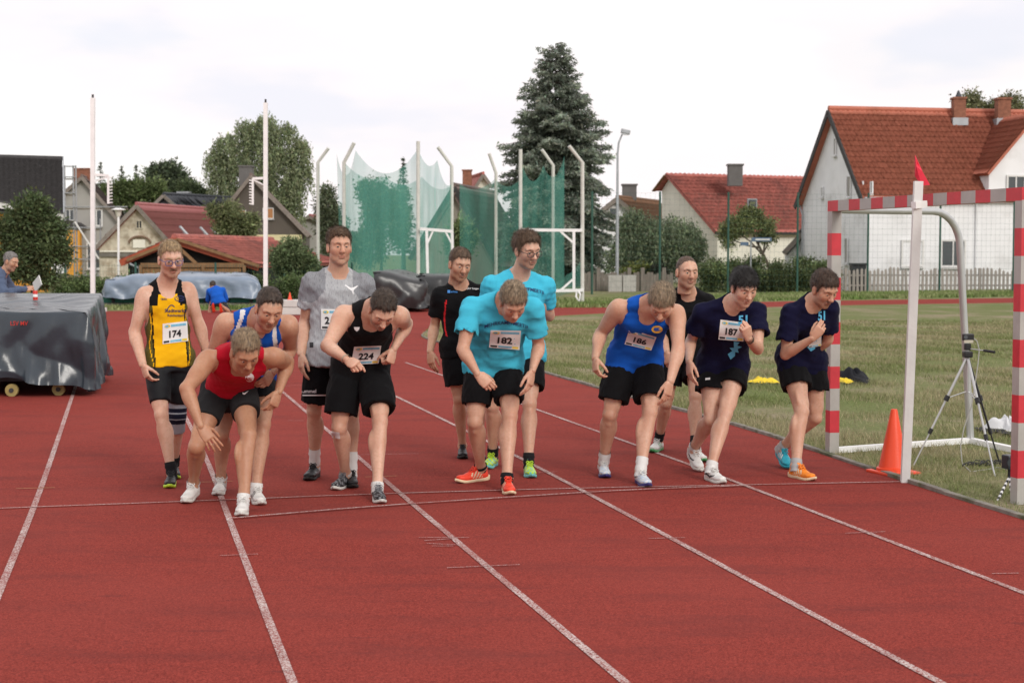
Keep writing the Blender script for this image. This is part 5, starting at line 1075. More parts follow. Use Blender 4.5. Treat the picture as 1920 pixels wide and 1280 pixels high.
def hairline(style, seed, X, Y):
    top, side, zf, fringe, ln, messy, temple = style
    zl = np.interp(Y, [-0.125, -0.06, -0.03, 0.008, 0.026, 0.040, 0.058, 0.13], [-0.062, -0.058, -0.045, -0.028, 0.0, zf - 0.034, zf - fringe * .9, zf - fringe])
    zl = zl + temple * np.clip((np.abs(X) - 0.025) / 0.03, 0, 1) * np.clip((Y - 0.02) / 0.04, 0, 1)
    return zl + 0.005 * np.sin(X * 190 + seed) + 0.004 * np.sin(X * 431 + 2)
def hair_mesh(style, seed):
    """cap plus strands in the head frame; style = (thickness top, thickness side, front hairline z, fringe drop, strand length, messy, temple)"""
    top, side, zf, fringe, ln, messy, temple = style
    rs = np.random.RandomState(seed)
    def cap(X, Y, Z):
        up = np.clip((Z - 0.02) / 0.09, 0, 1)
        th = side + (top - side) * up ** 1.3
        q = np.sqrt((X / (0.0765 + th)) ** 2 + ((Y + 0.015) / (0.0985 + th)) ** 2 + ((Z - 0.034) / (0.0865 + th)) ** 2) + 1e-4
        r = np.sqrt(X * X + (Y + .015) ** 2 + (Z - .034) ** 2)
        zl = hairline(style, seed, X, Y)
        fade = np.clip((Z - zl) / 0.022, 0, 1); fade = fade * (2 - fade)
        q = np.sqrt((X / (0.0765 + th * fade)) ** 2 + ((Y + 0.015) / (0.0985 + th * fade)) ** 2 + ((Z - 0.034) / (0.0865 + th * fade)) ** 2) + 1e-4
        d = r * (1 - 1 / q)
        ear = np.sqrt(((np.abs(X) - .086) / .022) ** 2 + ((Y + .004) / .024) ** 2 + ((Z + .002) / .036) ** 2); d = np.maximum(d, (1 - ear) * .02)
        return np.maximum(d, (zl - Z) * 0.75)
    fo = folds(seed, 0.0008 + 0.16 * top * (.4 + messy), 0.030, 9, (1.8, 0.7, 1.0))
    vs, fs = mesh_sdf([func(cap, (-.12, -.15, -.08), (.12, .13, .165))], 0.0052, displace=fo)
    # strands
    tri = np.concatenate([fs[:, :3], fs[:, [0, 2, 3]]]); a, b, c = vs[tri[:, 0]], vs[tri[:, 1]], vs[tri[:, 2]]
    nr = np.cross(b - a, c - a); ar = np.linalg.norm(nr, axis=1) + 1e-12; nr /= ar[:, None]
    ctr = (a + b + c) / 3
    ok = ((ctr * np.array([1, 1, 1]) - V(0, -.015, .034)) * nr).sum(1) > 0.03
    n = 6000; pick = rs.choice(np.nonzero(ok)[0], n, p=ar[ok] / ar[ok].sum())
    u = rs.rand(n, 2); sw = u.sum(1) > 1; u[sw] = 1 - u[sw]
    p = a[pick] + u[:, :1] * (b - a)[pick] + u[:, 1:] * (c - a)[pick]; nn = nr[pick]
    comb = np.stack([0.35 * np.sign(p[:, 0]) + 0.25, 0.75 * np.where(p[:, 1] > -0.03, 1, -0.5), -0.9 * np.clip(1 - (p[:, 2] - 0.03) / 0.09, 0, 1)], 1) + rs.normal(size=(n, 3)) * (0.25 + messy)
    comb -= nn * (comb * nn).sum(1)[:, None]; comb /= np.linalg.norm(comb, axis=1)[:, None]
    l = ln * rs.uniform(0.5, 1.2, n)[:, None] * np.clip(0.45 + (p[:, 2:3] + 0.03) / 0.1, 0.35, 1.1)
    lift = 0.25 + 0.5 * messy
    tip = p + l * (comb + nn * lift); wv = np.cross(comb, nn) * 0.0009
    V1 = np.concatenate([vs, p - wv - nn * .002, p + wv - nn * .002, tip]); m = len(vs); i = np.arange(n)
    T = np.stack([m + i, m + n + i, m + 2 * n + i], 1)
    return V1, [tuple(f) for f in fs.tolist()] + [tuple(t) for t in T.tolist()]

# ------------------------------------------------------------------ people
def skin_mat(name, tone):
    if name in MATS: return MATS[name]
    m = bpy.data.materials.new(name); m.use_nodes = True; MATS[name] = m
    nt = m.node_tree; N = nt.nodes.new; L = nt.links.new; p = nt.nodes['Principled BSDF']
    tc = N('ShaderNodeTexCoord')
    def noise(s, d=4):
        n = N('ShaderNodeTexNoise'); n.inputs['Scale'].default_value = s; n.inputs['Detail'].default_value = d; L(tc.outputs['Object'], n.inputs['Vector']); return n.outputs[0]
    def rng(x, a, b, c, d):
        r = N('ShaderNodeMapRange'); r.inputs[1].default_value = a; r.inputs[2].default_value = b; r.inputs[3].default_value = c; r.inputs[4].default_value = d; L(x, r.inputs[0]); return r.outputs[0]
    def mix(f, a, b):
        x = N('ShaderNodeMix'); x.data_type = 'RGBA'; L(f, x.inputs[0])
        for s, k in ((a, 6), (b, 7)):
            if isinstance(s, tuple): x.inputs[k].default_value = (*s, 1)
            else: L(s, x.inputs[k])
        return x.outputs[2]
    t = np.array(tone)
    c = mix(rng(noise(7, 5), .34, .68, 0, 1), tuple(t * (1.06, 1.05, 1.04)), tuple(t * (0.90, 0.78, 0.72)))
    c = mix(rng(noise(60, 3), .45, .75, 0, .5), c, tuple(t * (0.80, 0.68, 0.60)))
    at_ = N('ShaderNodeAttribute'); at_.attribute_name = 'Tint'; sp = N('ShaderNodeSeparateColor'); L(at_.outputs['Color'], sp.inputs[0])
    def scl(x, k):
        mm = N('ShaderNodeMath'); mm.operation = 'MULTIPLY'; mm.inputs[1].default_value = k; L(x, mm.inputs[0]); return mm.outputs[0]
    c = mix(scl(sp.outputs[1], 0.27), c, tuple(t * (0.93, 0.62, 0.55)))       # flushed cheeks, nose, ears, knees
    c = mix(scl(sp.outputs[0], 0.85), c, tuple(t * (0.72, 0.42, 0.40)))       # lips
    hc = N('ShaderNodeAttribute'); hc.attribute_name = 'BeardColor'
    st = N('ShaderNodeMath'); st.operation = 'MULTIPLY'; L(sp.outputs[2], st.inputs[0]); L(rng(noise(520, 2), .35, .62, 0.35, 1.0), st.inputs[1])
    x = N('ShaderNodeMix'); x.data_type = 'RGBA'; L(st.outputs[0], x.inputs[0]); L(c, x.inputs[6]); L(hc.outputs['Color'], x.inputs[7]); c = x.outputs[2]
    L(c, p.inputs['Base Color']); p.inputs['Roughness'].default_value = 0.48; p.inputs['Specular IOR Level'].default_value = 0.42
    p.inputs['Subsurface Weight'].default_value = 0.22; p.inputs['Subsurface Radius'].default_value = (1.0, 0.35, 0.2); p.inputs['Subsurface Scale'].default_value = 0.012
    b = N('ShaderNodeBump'); b.inputs['Strength'].default_value = 0.12; b.inputs['Distance'].default_value = 0.004; L(noise(160, 3), b.inputs['Height']); L(b.outputs[0], p.inputs['Normal'])
    return m
def sphere_hit(p, L, px, py, sign):
    """point on the pixel's ray at distance L from p: 'n' the nearer, 'f' the farther solution"""
    d = nrm(ray(px, py)); oc = CAMP - p; b = oc @ d; c = oc @ oc - L * L; D = b * b - c
    t = -b if D <= 0 else -b + (-math.sqrt(D) if sign == 'n' else math.sqrt(D))
    return CAMP + d * t
def headframe(yaw, pitch, roll=0):
    """rows: his right, forward, up; yaw turns towards +X, pitch looks down, roll leans the crown towards +X"""
    y, p, r = R(yaw), R(pitch), R(roll)
    f = V(math.sin(y) * math.cos(p), -math.cos(y) * math.cos(p), -math.sin(p))
    right = V(-math.cos(y), -math.sin(y), 0); up = np.cross(right, f)
    r2 = right * math.cos(r) + up * math.sin(r); u2 = up * math.cos(r) - right * math.sin(r)
    return np.stack([r2, f, u2])
TEXT_CACHE = {}
def text_mesh(txt, bold=0.02):
    """triangles of a word in units of its height, centred on the origin"""
    key = (txt, bold)
    if key in TEXT_CACHE: return TEXT_CACHE[key]
    cu = bpy.data.curves.new('lettering', 'FONT'); cu.body = txt; cu.size = 1.0; cu.offset = bold; cu.resolution_u = 3; cu.align_x = 'LEFT'
    ob = bpy.data.objects.new('lettering', cu); C.objects.link(ob)
    dg = bpy.context.evaluated_depsgraph_get(); me = ob.evaluated_get(dg).to_mesh()
    me.calc_loop_triangles()
    v = np.array([tuple(x.co) for x in me.vertices])[:, :2]; t = [tuple(x.vertices) for x in me.loop_triangles]
    ob.evaluated_get(dg).to_mesh_clear(); bpy.data.objects.remove(ob); bpy.data.curves.remove(cu)
    lo, hi = v.min(0), v.max(0); v = (v - (lo + hi) / 2) / (hi[1] - lo[1])
    for _ in range(2 if bold > .03 else 1):                # finer triangles so that the word can follow the cloth
        v = list(map(tuple, v)); mid = {}; nt_ = []
        def mp(a, b):
            k = (min(a, b), max(a, b))
            if k not in mid: v.append(((v[a][0] + v[b][0]) / 2, (v[a][1] + v[b][1]) / 2)); mid[k] = len(v) - 1
            return mid[k]
        for a, b, c in t: ab, bc, ca = mp(a, b), mp(b, c), mp(c, a); nt_ += [(a, ab, ca), (ab, b, bc), (ca, bc, c), (ab, bc, ca)]
        t = nt_; v = np.array(v)
    TEXT_CACHE[key] = (v, t, (hi[0] - lo[0]) / (hi[1] - lo[1])); return TEXT_CACHE[key]
for _t in ('174', '224', '182', '186', '187', '2', '51'): text_mesh(_t, 0.035)
for _t in ('Stadtwerke', 'Reichenbach', 'hummel', 'LSV MV', '51. MEHRKAMPFMEETING', 'PUMA', 'erima', '1. LAV Torgau', 'TERRA'): text_mesh(_t, 0.012)

class Decal:
    """a patch laid on a surface: pixel corners TL TR BR BL, rays find the cloth under it"""
    def __init__(s, bvh, quad, n=9, off=0.004, smooth=2):
        q = [np.asarray(p, float) for p in quad]; D = np.full((n, n), np.nan); s.n = n
        s.rays = np.zeros((n, n, 3))
        for i in range(n):
            for j in range(n):
                u, v = j / (n - 1), i / (n - 1)
                px = (q[0] * (1 - u) + q[1] * u) * (1 - v) + (q[3] * (1 - u) + q[2] * u) * v
                d = nrm(ray(*px)); s.rays[i, j] = d
                h = bvh.ray_cast(Vector(CAMP), Vector(d))
                if h[0] is not None: D[i, j] = h[3]
        med = np.nanmedian(D); D[np.abs(D - med) > 0.12] = np.nan
        for _ in range(n * 2):
            bad = np.isnan(D)
            if not bad.any(): break
            Pd = np.pad(D, 1, constant_values=np.nan)
            with np.errstate(all='ignore'):
                import warnings; warnings.simplefilter('ignore')
                m = np.nanmean(np.stack([Pd[:-2, 1:-1], Pd[2:, 1:-1], Pd[1:-1, :-2], Pd[1:-1, 2:]]), 0)
            D[bad] = m[bad]
        D0 = D.copy()
        for _ in range(smooth):
            Pd = np.pad(D, 1, mode='edge'); D = (Pd[:-2, 1:-1] + Pd[2:, 1:-1] + Pd[1:-1, :-2] + Pd[1:-1, 2:] + 2 * D) / 6
        D = np.minimum(D, D0 + 0.001) - off
        s.P = CAMP + s.rays * D[..., None]
    def at(s, u, v, lift=0.0):
        u = np.clip(np.asarray(u, float), 0, 1) * (s.n - 1); v = np.clip(np.asarray(v, float), 0, 1) * (s.n - 1)
        i = np.minimum(v.astype(int), s.n - 2); j = np.minimum(u.astype(int), s.n - 2); fu = (u - j)[:, None]; fv = (v - i)[:, None]
        p = (s.P[i, j] * (1 - fu) + s.P[i, j + 1] * fu) * (1 - fv) + (s.P[i + 1, j] * (1 - fu) + s.P[i + 1, j + 1] * fu) * fv
        if lift: p = p + (CAMP - p) / np.linalg.norm(CAMP - p, axis=1)[:, None] * lift
        return p
    def sheet(s, name, m, parent, u0=0, v0=0, u1=1, v1=1, lift=0.0, k=8):
        uu, vv = np.meshgrid(np.linspace(u0, u1, k), np.linspace(v0, v1, k)); P = s.at(uu.ravel(), vv.ravel(), lift)
        F = [(i * k + j, (i + 1) * k + j, (i + 1) * k + j + 1, i * k + j + 1) for i in range(k - 1) for j in range(k - 1)]
        return link(name, mesh_from(name, P, F, True), parent, m)
    def poly(s, name, pts, m, parent, lift=0.0015):
        """filled outline in patch coordinates"""
        bm = bmesh.new(); vs_ = [bm.verts.new((p[0], p[1], 0)) for p in pts]; f = bm.faces.new(vs_)
        bmesh.ops.triangulate(bm, faces=[f]); bmesh.ops.subdivide_edges(bm, edges=bm.edges[:], cuts=1); bmesh.ops.triangulate(bm, faces=bm.faces[:])
        bm.verts.index_update(); xy = np.array([(v.co.x, v.co.y) for v in bm.verts]); F = [tuple(v.index for v in g.verts) for g in bm.faces]; bm.free()
        return link(name, mesh_from(name, s.at(xy[:, 0], xy[:, 1], lift), F), parent, m)
    def stroke(s, name, pts, w, m, parent, lift=0.0015):
        P = [np.asarray(p, float) for p in pts]; xy = []
        for i, p in enumerate(P):
            t = P[min(i + 1, len(P) - 1)] - P[max(i - 1, 0)]; n = np.array([-t[1], t[0]]) / (np.linalg.norm(t) + 1e-9) * w / 2; xy += [p - n, p + n]
        xy = np.array(xy); return link(name, mesh_from(name, s.at(xy[:, 0], xy[:, 1], lift), [(2 * i, 2 * i + 1, 2 * i + 3, 2 * i + 2) for i in range(len(P) - 1)]), parent, m)
    def text(s, name, txt, cu, cv, h, m, parent, aspect, bold=0.012, lift=0.002, arc=0.0):
        """aspect = patch width / patch height"""
        v, t, w = text_mesh(txt, bold)
        u = cu + v[:, 0] * h / aspect; y = cv - v[:, 1] * h + arc * (2 * v[:, 0] / w) ** 2
        return link(name, mesh_from(name, s.at(u, y, lift), t), parent, m)
def bvh_of(objs):
    vs, fs = [], []
    for o in objs:
        b = len(vs); vs.extend([v.co[:] for v in o.data.vertices]); fs.extend([tuple(b + i for i in p.vertices) for p in o.data.polygons])
    return BVHTree.FromPolygons(vs, fs)
M_PAPER = mat('bib_paper', (0.78, 0.78, 0.76), 0.6, 0.02)
M_INK = mat('black_ink', (0.015, 0.015, 0.018), 0.6, 0.0)
M_BBLUE = mat('bib_blue', srgb(120, 180, 205), 0.6, 0.15, 60)
M_BYEL = mat('bib_yellow', srgb(225, 200, 80), 0.6, 0.1, 60)
M_WHITEINK = mat('white_print', (0.75, 0.75, 0.75), 0.6, 0.0)
def bib(person_o, bvh, quad, number, nx=0.5, shown=True):
    D = Decal(bvh, quad, 9, 0.006, 5)
    b = D.sheet('race_bib', M_PAPER, person_o, k=9); asp = 1.28
    if number: D.text('number', number, nx, 0.56, 0.36, M_INK, b, asp, 0.035, lift=0.004)
    D.sheet('print_band', M_BBLUE, b, 0.34, 0.08, 0.95, 0.20, 0.0020, 9); D.sheet('print_band', M_BBLUE, b, 0.30, 0.855, 0.74, 0.955, 0.0020, 9)
    D.sheet('sponsor_mark', M_INK, b, 0.04, 0.86, 0.26, 0.955, 0.0020, 9); D.sheet('sponsor_mark', M_BYEL, b, 0.76, 0.85, 0.96, 0.96, 0.0020, 9)
    D.poly('sponsor_mark', [(0.19 + 0.12 * math.cos(a), 0.15 + 0.085 * math.sin(a)) for a in np.linspace(0, 6.2, 14)][:14], M_BYEL, b, 0.0012)
    D.poly('sponsor_mark', [(0.17 + 0.075 * math.cos(a), 0.15 + 0.055 * math.sin(a)) for a in np.linspace(0, 6.2, 14)][:14], M_BBLUE, b, 0.0024)
    return b

PEOPLE = {}
EYE_W = mat('eye_white', (0.60, 0.56, 0.53), 0.25, 0.0); EYE_I = mat('eye_iris', (0.06, 0.05, 0.04), 0.2, 0.0)
def eyeball():
    vs, fs, mi = [], [], []; n, k = 14, 9; r = 0.0125
    for i in range(k + 1):
        a = math.pi * i / k
        for j in range(n): vs.append((r * math.sin(a) * math.cos(2 * math.pi * j / n), r * math.cos(a), r * math.sin(a) * math.sin(2 * math.pi * j / n)))
    for i in range(k):
        for j in range(n):
            fs.append((i * n + j, i * n + (j + 1) % n, (i + 1) * n + (j + 1) % n, (i + 1) * n + j)); mi.append(1 if i < 2 else 0)
    return vs, fs, mi
def xform(v, M, c): return np.asarray(v) @ M + c          # rows of M = local axes in the world
def knee_ik(h, a, Lt, Ls, q):
    d = a - h; D = np.linalg.norm(d); k = max(1.0, D / (0.993 * (Lt + Ls))); Lt, Ls = Lt * k, Ls * k; n = d / D
    x = (D * D + Lt * Lt - Ls * Ls) / (2 * D); r = math.sqrt(max(Lt * Lt - x * x, 1e-6)); c = h + n * x
    e1 = nrm(np.cross(n, V(0, 0, 1)) if abs(n[2]) < .9 else np.cross(n, V(0, 1, 0))); e2 = np.cross(n, e1); best = None
    for t in np.linspace(0, 2 * math.pi, 180):
        p = c + r * (math.cos(t) * e1 + math.sin(t) * e2)
        if len(q) < 3 and p[1] > c[1] + r * 0.35: continue
        px = project(p); e = (px[0] - q[0]) ** 2 + (px[1] - q[1]) ** 2 + (300 * max(0, p[1] - c[1]) if len(q) < 3 else 0)
        if best is None or e < best[0]: best = (e, p)
    return best[1]
def torso_prims(J, off, b, s, lowext=0.0, loose=0.0, k=0.05, belly=0.0):
    P, Mi, N = J['pelvis'], J['waist'], J['neckbase']; f1, f2 = J['fwd_h'], J['fwd_s']
    hs = J['hs']
    w1 = nrm(Mi - P); P0 = P - w1 * lowext
    o = off
    a1 = np.array([.160 * b * s + o + loose, .158 * b * s + o + loose, .146 * b * s + o + loose * .9, .150 * b * s + o + loose * .6])
    b1 = np.array([.108 * b * s + o + loose, .110 * b * s + o + loose, .104 * b * s + o + loose * .9 + belly, .108 * b * s + o + loose * .6 + belly * .7])
    tt = [0, max(lowext / (np.linalg.norm(Mi - P0)), 1e-4), 0.65, 1]
    out = [limb(P0, Mi, f1, tt, a1, b1, ob=[0, 0, belly * .6, belly * .4], k=k, cap=0.55, cut0=lowext > 0)]
    a2 = np.array([.150 * b * s, hs * 0.80 * (0.7 + 0.3 * b), hs * 0.86 * (0.7 + 0.3 * b), hs * 0.62]) + o + np.array([.6, .45, .25, 0]) * loose
    b2 = np.array([.108 * b, .118 * b, .112 * b, .066]) * s + o + np.array([.6, .4, .15, 0]) * loose + np.array([.7, .3, 0, 0]) * belly
    out.append(limb(Mi, N, f2, [0, .38, .72, 1], a2, b2, ob=[belly * .4, .004, .002, -.004], k=k, cap=0.7))
    return out
def person(key, label, sp):
    H = sp['H']; s = H / 1.8; b = sp.get('build', 1.0); seed = sum(map(ord, key)) + 7
    J = {}; shoeM = {}
    for S in 'RL':
        tx, ty, ang, hp = sp['foot' + S]
        T = G(tx, ty); fd = V(math.sin(R(ang)), -math.cos(R(ang)), 0); up = V(0, 0, 1)
        ya = fd * math.cos(R(hp)) - up * math.sin(R(hp)); za = up * math.cos(R(hp)) + fd * math.sin(R(hp))
        fs_ = sp.get('shoe_scale', 1.0) * s
        org = T - fd * 0.01 - ya * 0.207 * fs_ + V(0, 0, 0.001)
        shoeM[S] = (np.stack([np.cross(ya, za), ya, za]) * fs_, org)
        J['ankle' + S] = org + (za * 0.092 - ya * 0.012) * fs_; J['fd' + S] = fd
    Ya = (J['ankleR'][1] + J['ankleL'][1]) / 2 + sp.get('hipY', 0.0)
    for S, sg in (('R', -1), ('L', 1)):
        J['hip' + S] = at(*sp['hip' + S][:2], Ya + (sp['hip' + S][2] if len(sp['hip' + S]) > 2 else 0))
    P = (J['hipR'] + J['hipL']) / 2; u = J['hipL'] - J['hipR']; u[2] *= 0.6
    uh = nrm(u); hw = 0.092 * s
    for S, sg in (('R', -1), ('L', 1)): J['hip' + S] = P + uh * hw * sg
    for S in 'RL':
        sh = sp['sh' + S]; J['sh' + S] = at(sh[0], sh[1], P[1] + sh[2])
    us = nrm(J['shL'] - J['shR']); J['hs'] = np.linalg.norm(J['shL'] - J['shR']) / 2
    Nk = (J['shR'] + J['shL']) / 2; w = nrm(Nk - P)
    J['pelvis'] = P; J['neckbase'] = Nk + w * 0.040 * s
    J['fwd_h'] = nrm(np.cross(uh, w)); J['fwd_s'] = nrm(np.cross(us, w)); fw = nrm(J['fwd_h'] + J['fwd_s'])
    J['waist'] = P + (Nk - P) * 0.47 - fw * sp.get('hunch', 0.02)
    for S in 'RL':
        q = sp['knee' + S]; J['knee' + S] = knee_ik(J['hip' + S], J['ankle' + S], 0.245 * H, 0.236 * H, q)
        for a_, b_, L_ in (('sh', 'el', .172), ('el', 'wr', .150)):
            q = sp[b_ + S]; par = J[a_ + S]
            J[b_ + S] = sphere_hit(par, L_ * H, q[0], q[1], q[2]) if isinstance(q[2], str) else at(q[0], q[1], par[1] + q[2])
    hx, hy, hd = sp['head'][:3]; HC = at(hx, hy, P[1] + hd); HM = headframe(*sp['head'][3:6]); hsz = sp.get('head_scale', 1.0) * (0.55 + 0.45 * s) * np.array([1.02, 1.03, 1.06])
    J['head'] = HC
    if sp.get('report', True):
        print('PERSON %-10s spine %.2f sh %.2f shank R %.2f L %.2f (want %.2f) ua %.2f %.2f fa %.2f %.2f P.z %.2f knees z %.2f %.2f headdist %.2f  anklepx %s %s' % (
            key, np.linalg.norm(Nk - P), 2 * J['hs'], np.linalg.norm(J['kneeR'] - J['ankleR']), np.linalg.norm(J['kneeL'] - J['ankleL']), .235 * H,
            np.linalg.norm(J['elR'] - J['shR']), np.linalg.norm(J['elL'] - J['shL']), np.linalg.norm(J['wrR'] - J['elR']), np.linalg.norm(J['wrL'] - J['elL']), P[2], J['kneeR'][2], J['kneeL'][2],
            np.linalg.norm(HC - Nk), tuple(int(x) for x in project(J['ankleR'])), tuple(int(x) for x in project(J['ankleL']))))
    root_loc = (P[0], P[1], 0.0)
    root = thing('person', label, 'person', root_loc, sp.get('group', 'runners on the start line'))
    ab = sp.get('arm', 1.0) * s; lb = sp.get('leg', 1.0) * s
    # ---- body
    B = torso_prims(J, 0.0, b, s); UP = list(B)
    hb = HC - HM[2] * 0.058 - HM[1] * 0.012
    B.append(limb(J['neckbase'] - w * 0.03, hb, J['fwd_s'], [0, .4, 1], np.array([.084, .068, .062]) * s, np.array([.072, .065, .063]) * s, k=0.03))
    for S, sg in (('R', -1), ('L', 1)):
        sh, el, wr = J['sh' + S], J['el' + S], J['wr' + S]
        UP.append(limb(J['neckbase'] + w * 0.062 * s - fw * .014, sh - w * .010, fw, [0, .5, 1], np.array([.034, .036, .042]) * s, np.array([.036, .044, .048]) * s, k=0.03))
        UP.append(limb(J['neckbase'] - w * 0.11 * s + us * sg * 0.075 * s + J['fwd_s'] * .055 * s - w * .025, sh - w * .02, fw, [0, 1], np.array([.075, .045]) * s, np.array([.052, .045]) * s, k=0.04))
        UP.append(limb(J['neckbase'] - w * 0.20 * s + us * sg * 0.095 * s - J['fwd_s'] * .03 - w * .025, sh - w * .02, fw, [0, 1], np.array([.06, .045]) * s, np.array([.055, .045]) * s, k=0.04))
        UP.append(limb(sh, el, fw, [0, .18, .45, .8, 1], np.array([.053, .056, .050, .041, .038]) * ab, np.array([.055, .058, .053, .043, .037]) * ab, ob=np.array([0, .002, .005, .002, 0]), k=0.025))
        da = nrm(el - sh); so_ = us * sg; so_ = nrm(so_ - da * (so_ @ da)); fa_ = nrm(np.cross(da, so_)); fa_ = fa_ if fa_ @ fw > 0 else -fa_
        Ma = [so_, fa_, da]
        UP.append(ball(sh + so_ * .020 * ab + da * .045 * ab, np.array([.038, .050, .078]) * ab, k=0.014, M=Ma))                 # deltoid
        B = B + UP[-5:]
        B.append(limb(el, wr, fw, [0, .22, .6, 1], np.array([.038, .045, .036, .028]) * ab, np.array([.037, .041, .031, .021]) * ab, k=0.02))
        B.append(ball(sh + (el - sh) * .55 + fa_ * .020 * ab, np.array([.034, .034, .082]) * ab, k=0.012, M=Ma))                # biceps
        B.append(ball(sh + (el - sh) * .52 - fa_ * .022 * ab + so_ * .008, np.array([.034, .032, .095]) * ab, k=0.012, M=Ma))   # triceps
        B.append(ball(el + nrm(el - (sh + wr) / 2) * .016 * ab, .021 * ab, k=0.02))              # elbow
        dw = nrm(wr - el); B.append(ball(el + (wr - el) * .24 + so_ * .014 * ab, np.array([.034, .032, .075]) * ab, k=0.012, M=[nrm(so_ - dw * (so_ @ dw)), nrm(np.cross(dw, so_)), dw]))
        B.append(limb(J['neckbase'] + us * sg * .03 * s + J['fwd_s'] * .045 * s - w * .012, sh + w * .030 + J['fwd_s'] * .012, fw, [0, 1], np.array([.011, .012]) * s, k=0.016))   # collarbone
        hp_, kn, an = J['hip' + S], J['knee' + S], J['ankle' + S]
        kf = nrm(kn - (hp_ + an) / 2); kf = nrm(kf * 0.7 + J['fwd_h'] * 0.5) if kf @ J['fwd_h'] > 0 else J['fwd_h']
        B.append(limb(hp_, kn, kf, [0, .2, .5, .8, 1], np.array([.086, .086, .075, .056, .049]) * lb, np.array([.092, .094, .083, .062, .052]) * lb, ob=np.array([-.01, 0, .008, .004, 0]), k=0.025))
        B.append(ball(hp_ - J['fwd_h'] * 0.05 + w * .01, np.array([.085, .075, .085]) * s, k=0.04))
        B.append(limb(kn, an, kf, [0, .12, .3, .55, .82, 1], np.array([.050, .047, .056, .046, .034, .034]) * lb, np.array([.051, .050, .062, .050, .037, .040]) * lb, ob=np.array([.004, 0, -.018, -.013, 0, 0]), k=0.016))
        B.append(ball(kn + kf * 0.034 * lb - nrm(kn - hp_) * 0.01, np.array([.027, .024, .032]) * lb, k=0.018))
        B.append(ball(kn + kf * 0.038 * lb + nrm(an - kn) * 0.055, np.array([.014, .013, .022]) * lb, k=0.02))
        dt = nrm(kn - hp_); lt = uh * sg; lt = nrm(lt - dt * (lt @ dt)); kt = nrm(kf - dt * (kf @ dt)); ds = nrm(an - kn); ls = nrm(uh * sg - ds * ((uh * sg) @ ds)); ks = nrm(kf - ds * (kf @ ds))
        B.append(ball(hp_ + (kn - hp_) * .84 - lt * .030 * lb + kt * .022 * lb, np.array([.028, .028, .055]) * lb, k=0.014, M=[lt, kt, dt]))   # inner quadriceps
        B.append(ball(hp_ + (kn - hp_) * .76 + lt * .032 * lb + kt * .020 * lb, np.array([.030, .032, .080]) * lb, k=0.014, M=[lt, kt, dt]))   # outer quadriceps
        for q_, z_, r_ in ((-1, .30, .036), (1, .26, .034)): B.append(ball(kn + (an - kn) * z_ + ls * q_ * .024 * lb - ks * .026 * lb, np.array([r_, r_, .085]) * lb, k=0.014, M=[ls, ks, ds]))   # calf
        B.append(limb(kn + (an - kn) * .12 + ks * .030 * lb, kn + (an - kn) * .9 + ks * .020 * lb, kf, [0, 1], np.array([.016, .012]) * lb, k=0.016))   # shin
        for q_ in (-1, 1): B.append(ball(an + ls * q_ * .028 * lb + ds * .004, .013 * lb, k=0.012))
        B.append(limb(an, an + J['fd' + S] * .03 - V(0, 0, .045), kf, [0, 1], np.array([.034, .03]) * lb, k=0.02))
    vx = sp.get('vox', 1.0); bv, bf = mesh_sdf(B, 0.0097 * vx)
    tint = np.zeros((len(bv), 4)); tint[:, 3] = 1
    for S in 'RL':
        tint[:, 1] = np.maximum(tint[:, 1], 0.75 * np.exp(-(((bv - J['knee' + S]) ** 2).sum(1)) / 0.055 ** 2)); tint[:, 1] = np.maximum(tint[:, 1], 0.5 * np.exp(-(((bv - J['el' + S]) ** 2).sum(1)) / 0.06 ** 2))
    tint[:, 1] = np.maximum(tint[:, 1], sp.get('neck_flush', 0.35) * np.exp(-(((bv - J['neckbase']) ** 2).sum(1)) / 0.10 ** 2))
    vs, fs, ti = [bv], [bf], [tint]
    n0 = len(bv)
    vs.append(xform(HEAD_V * hsz, HM, HC)); fs.append(HEAD_F + n0); n0 += len(HEAD_V)
    stub = np.clip(sp.get('stubble', 0.15) * H_STUB + sp.get('moustache', 0) * H_MOUS + sp.get('goatee', 0) * H_GOAT, 0, 1)
    hx_, hy_, hz_ = HEAD_V.T; below = hairline(sp['hair'], seed, hx_, hy_) - hz_        # short growth round the hairline
    stub = np.maximum(stub, .75 * np.clip(1 - below / .013, 0, 1) * (np.abs(hx_) < .078) * ((hy_ > -.02) | (below < .008)))
    ti.append(np.stack([H_LIP, H_FLUSH * sp.get('flush', 1.0), stub, np.ones(len(HEAD_V))], 1))
    for S, sg in (('R', -1), ('L', 1)):
        if sp.get('nohand' + S): continue
        pose, hend, nb = sp['hand' + S]; hv, hf = HANDS[pose]
        wr = J['wr' + S]; fa = nrm(wr - J['el' + S])
        tgt = sphere_hit(wr, 0.11, hend[0], hend[1], hend[2] if len(hend) > 2 else 'n'); dy = nrm(nrm(tgt - wr) + fa * 0.35)
        z = np.asarray(nb, float); z = nrm(z - dy * (z @ dy)); x = np.cross(dy, z)      # left hand: thumb = fingers x back
        if S == 'R': x = -x
        Mh = np.stack([x, dy, z]) * s * 1.02
        q = xform(hv, Mh, wr + dy * 0.004); ff = hf + n0
        if np.linalg.det(Mh) < 0: ff = ff[:, ::-1]
        vs.append(q); fs.append(ff); n0 += len(hv)
        t = np.zeros((len(hv), 4)); t[:, 3] = 1; t[:, 1] = np.clip((hv[:, 1] - 0.05) / 0.1, 0, 1) * 0.8; ti.append(t)
        J['hand' + S] = wr + dy * 0.08; J['handM' + S] = Mh
    vs = np.concatenate(vs); fs = np.concatenate(fs); ti = np.concatenate(ti).astype(np.float32)
    me = mesh_from('body', vs, fs, True)
    a = me.attributes.new('Tint', 'FLOAT_COLOR', 'POINT'); a.data.foreach_set('color', ti.ravel())
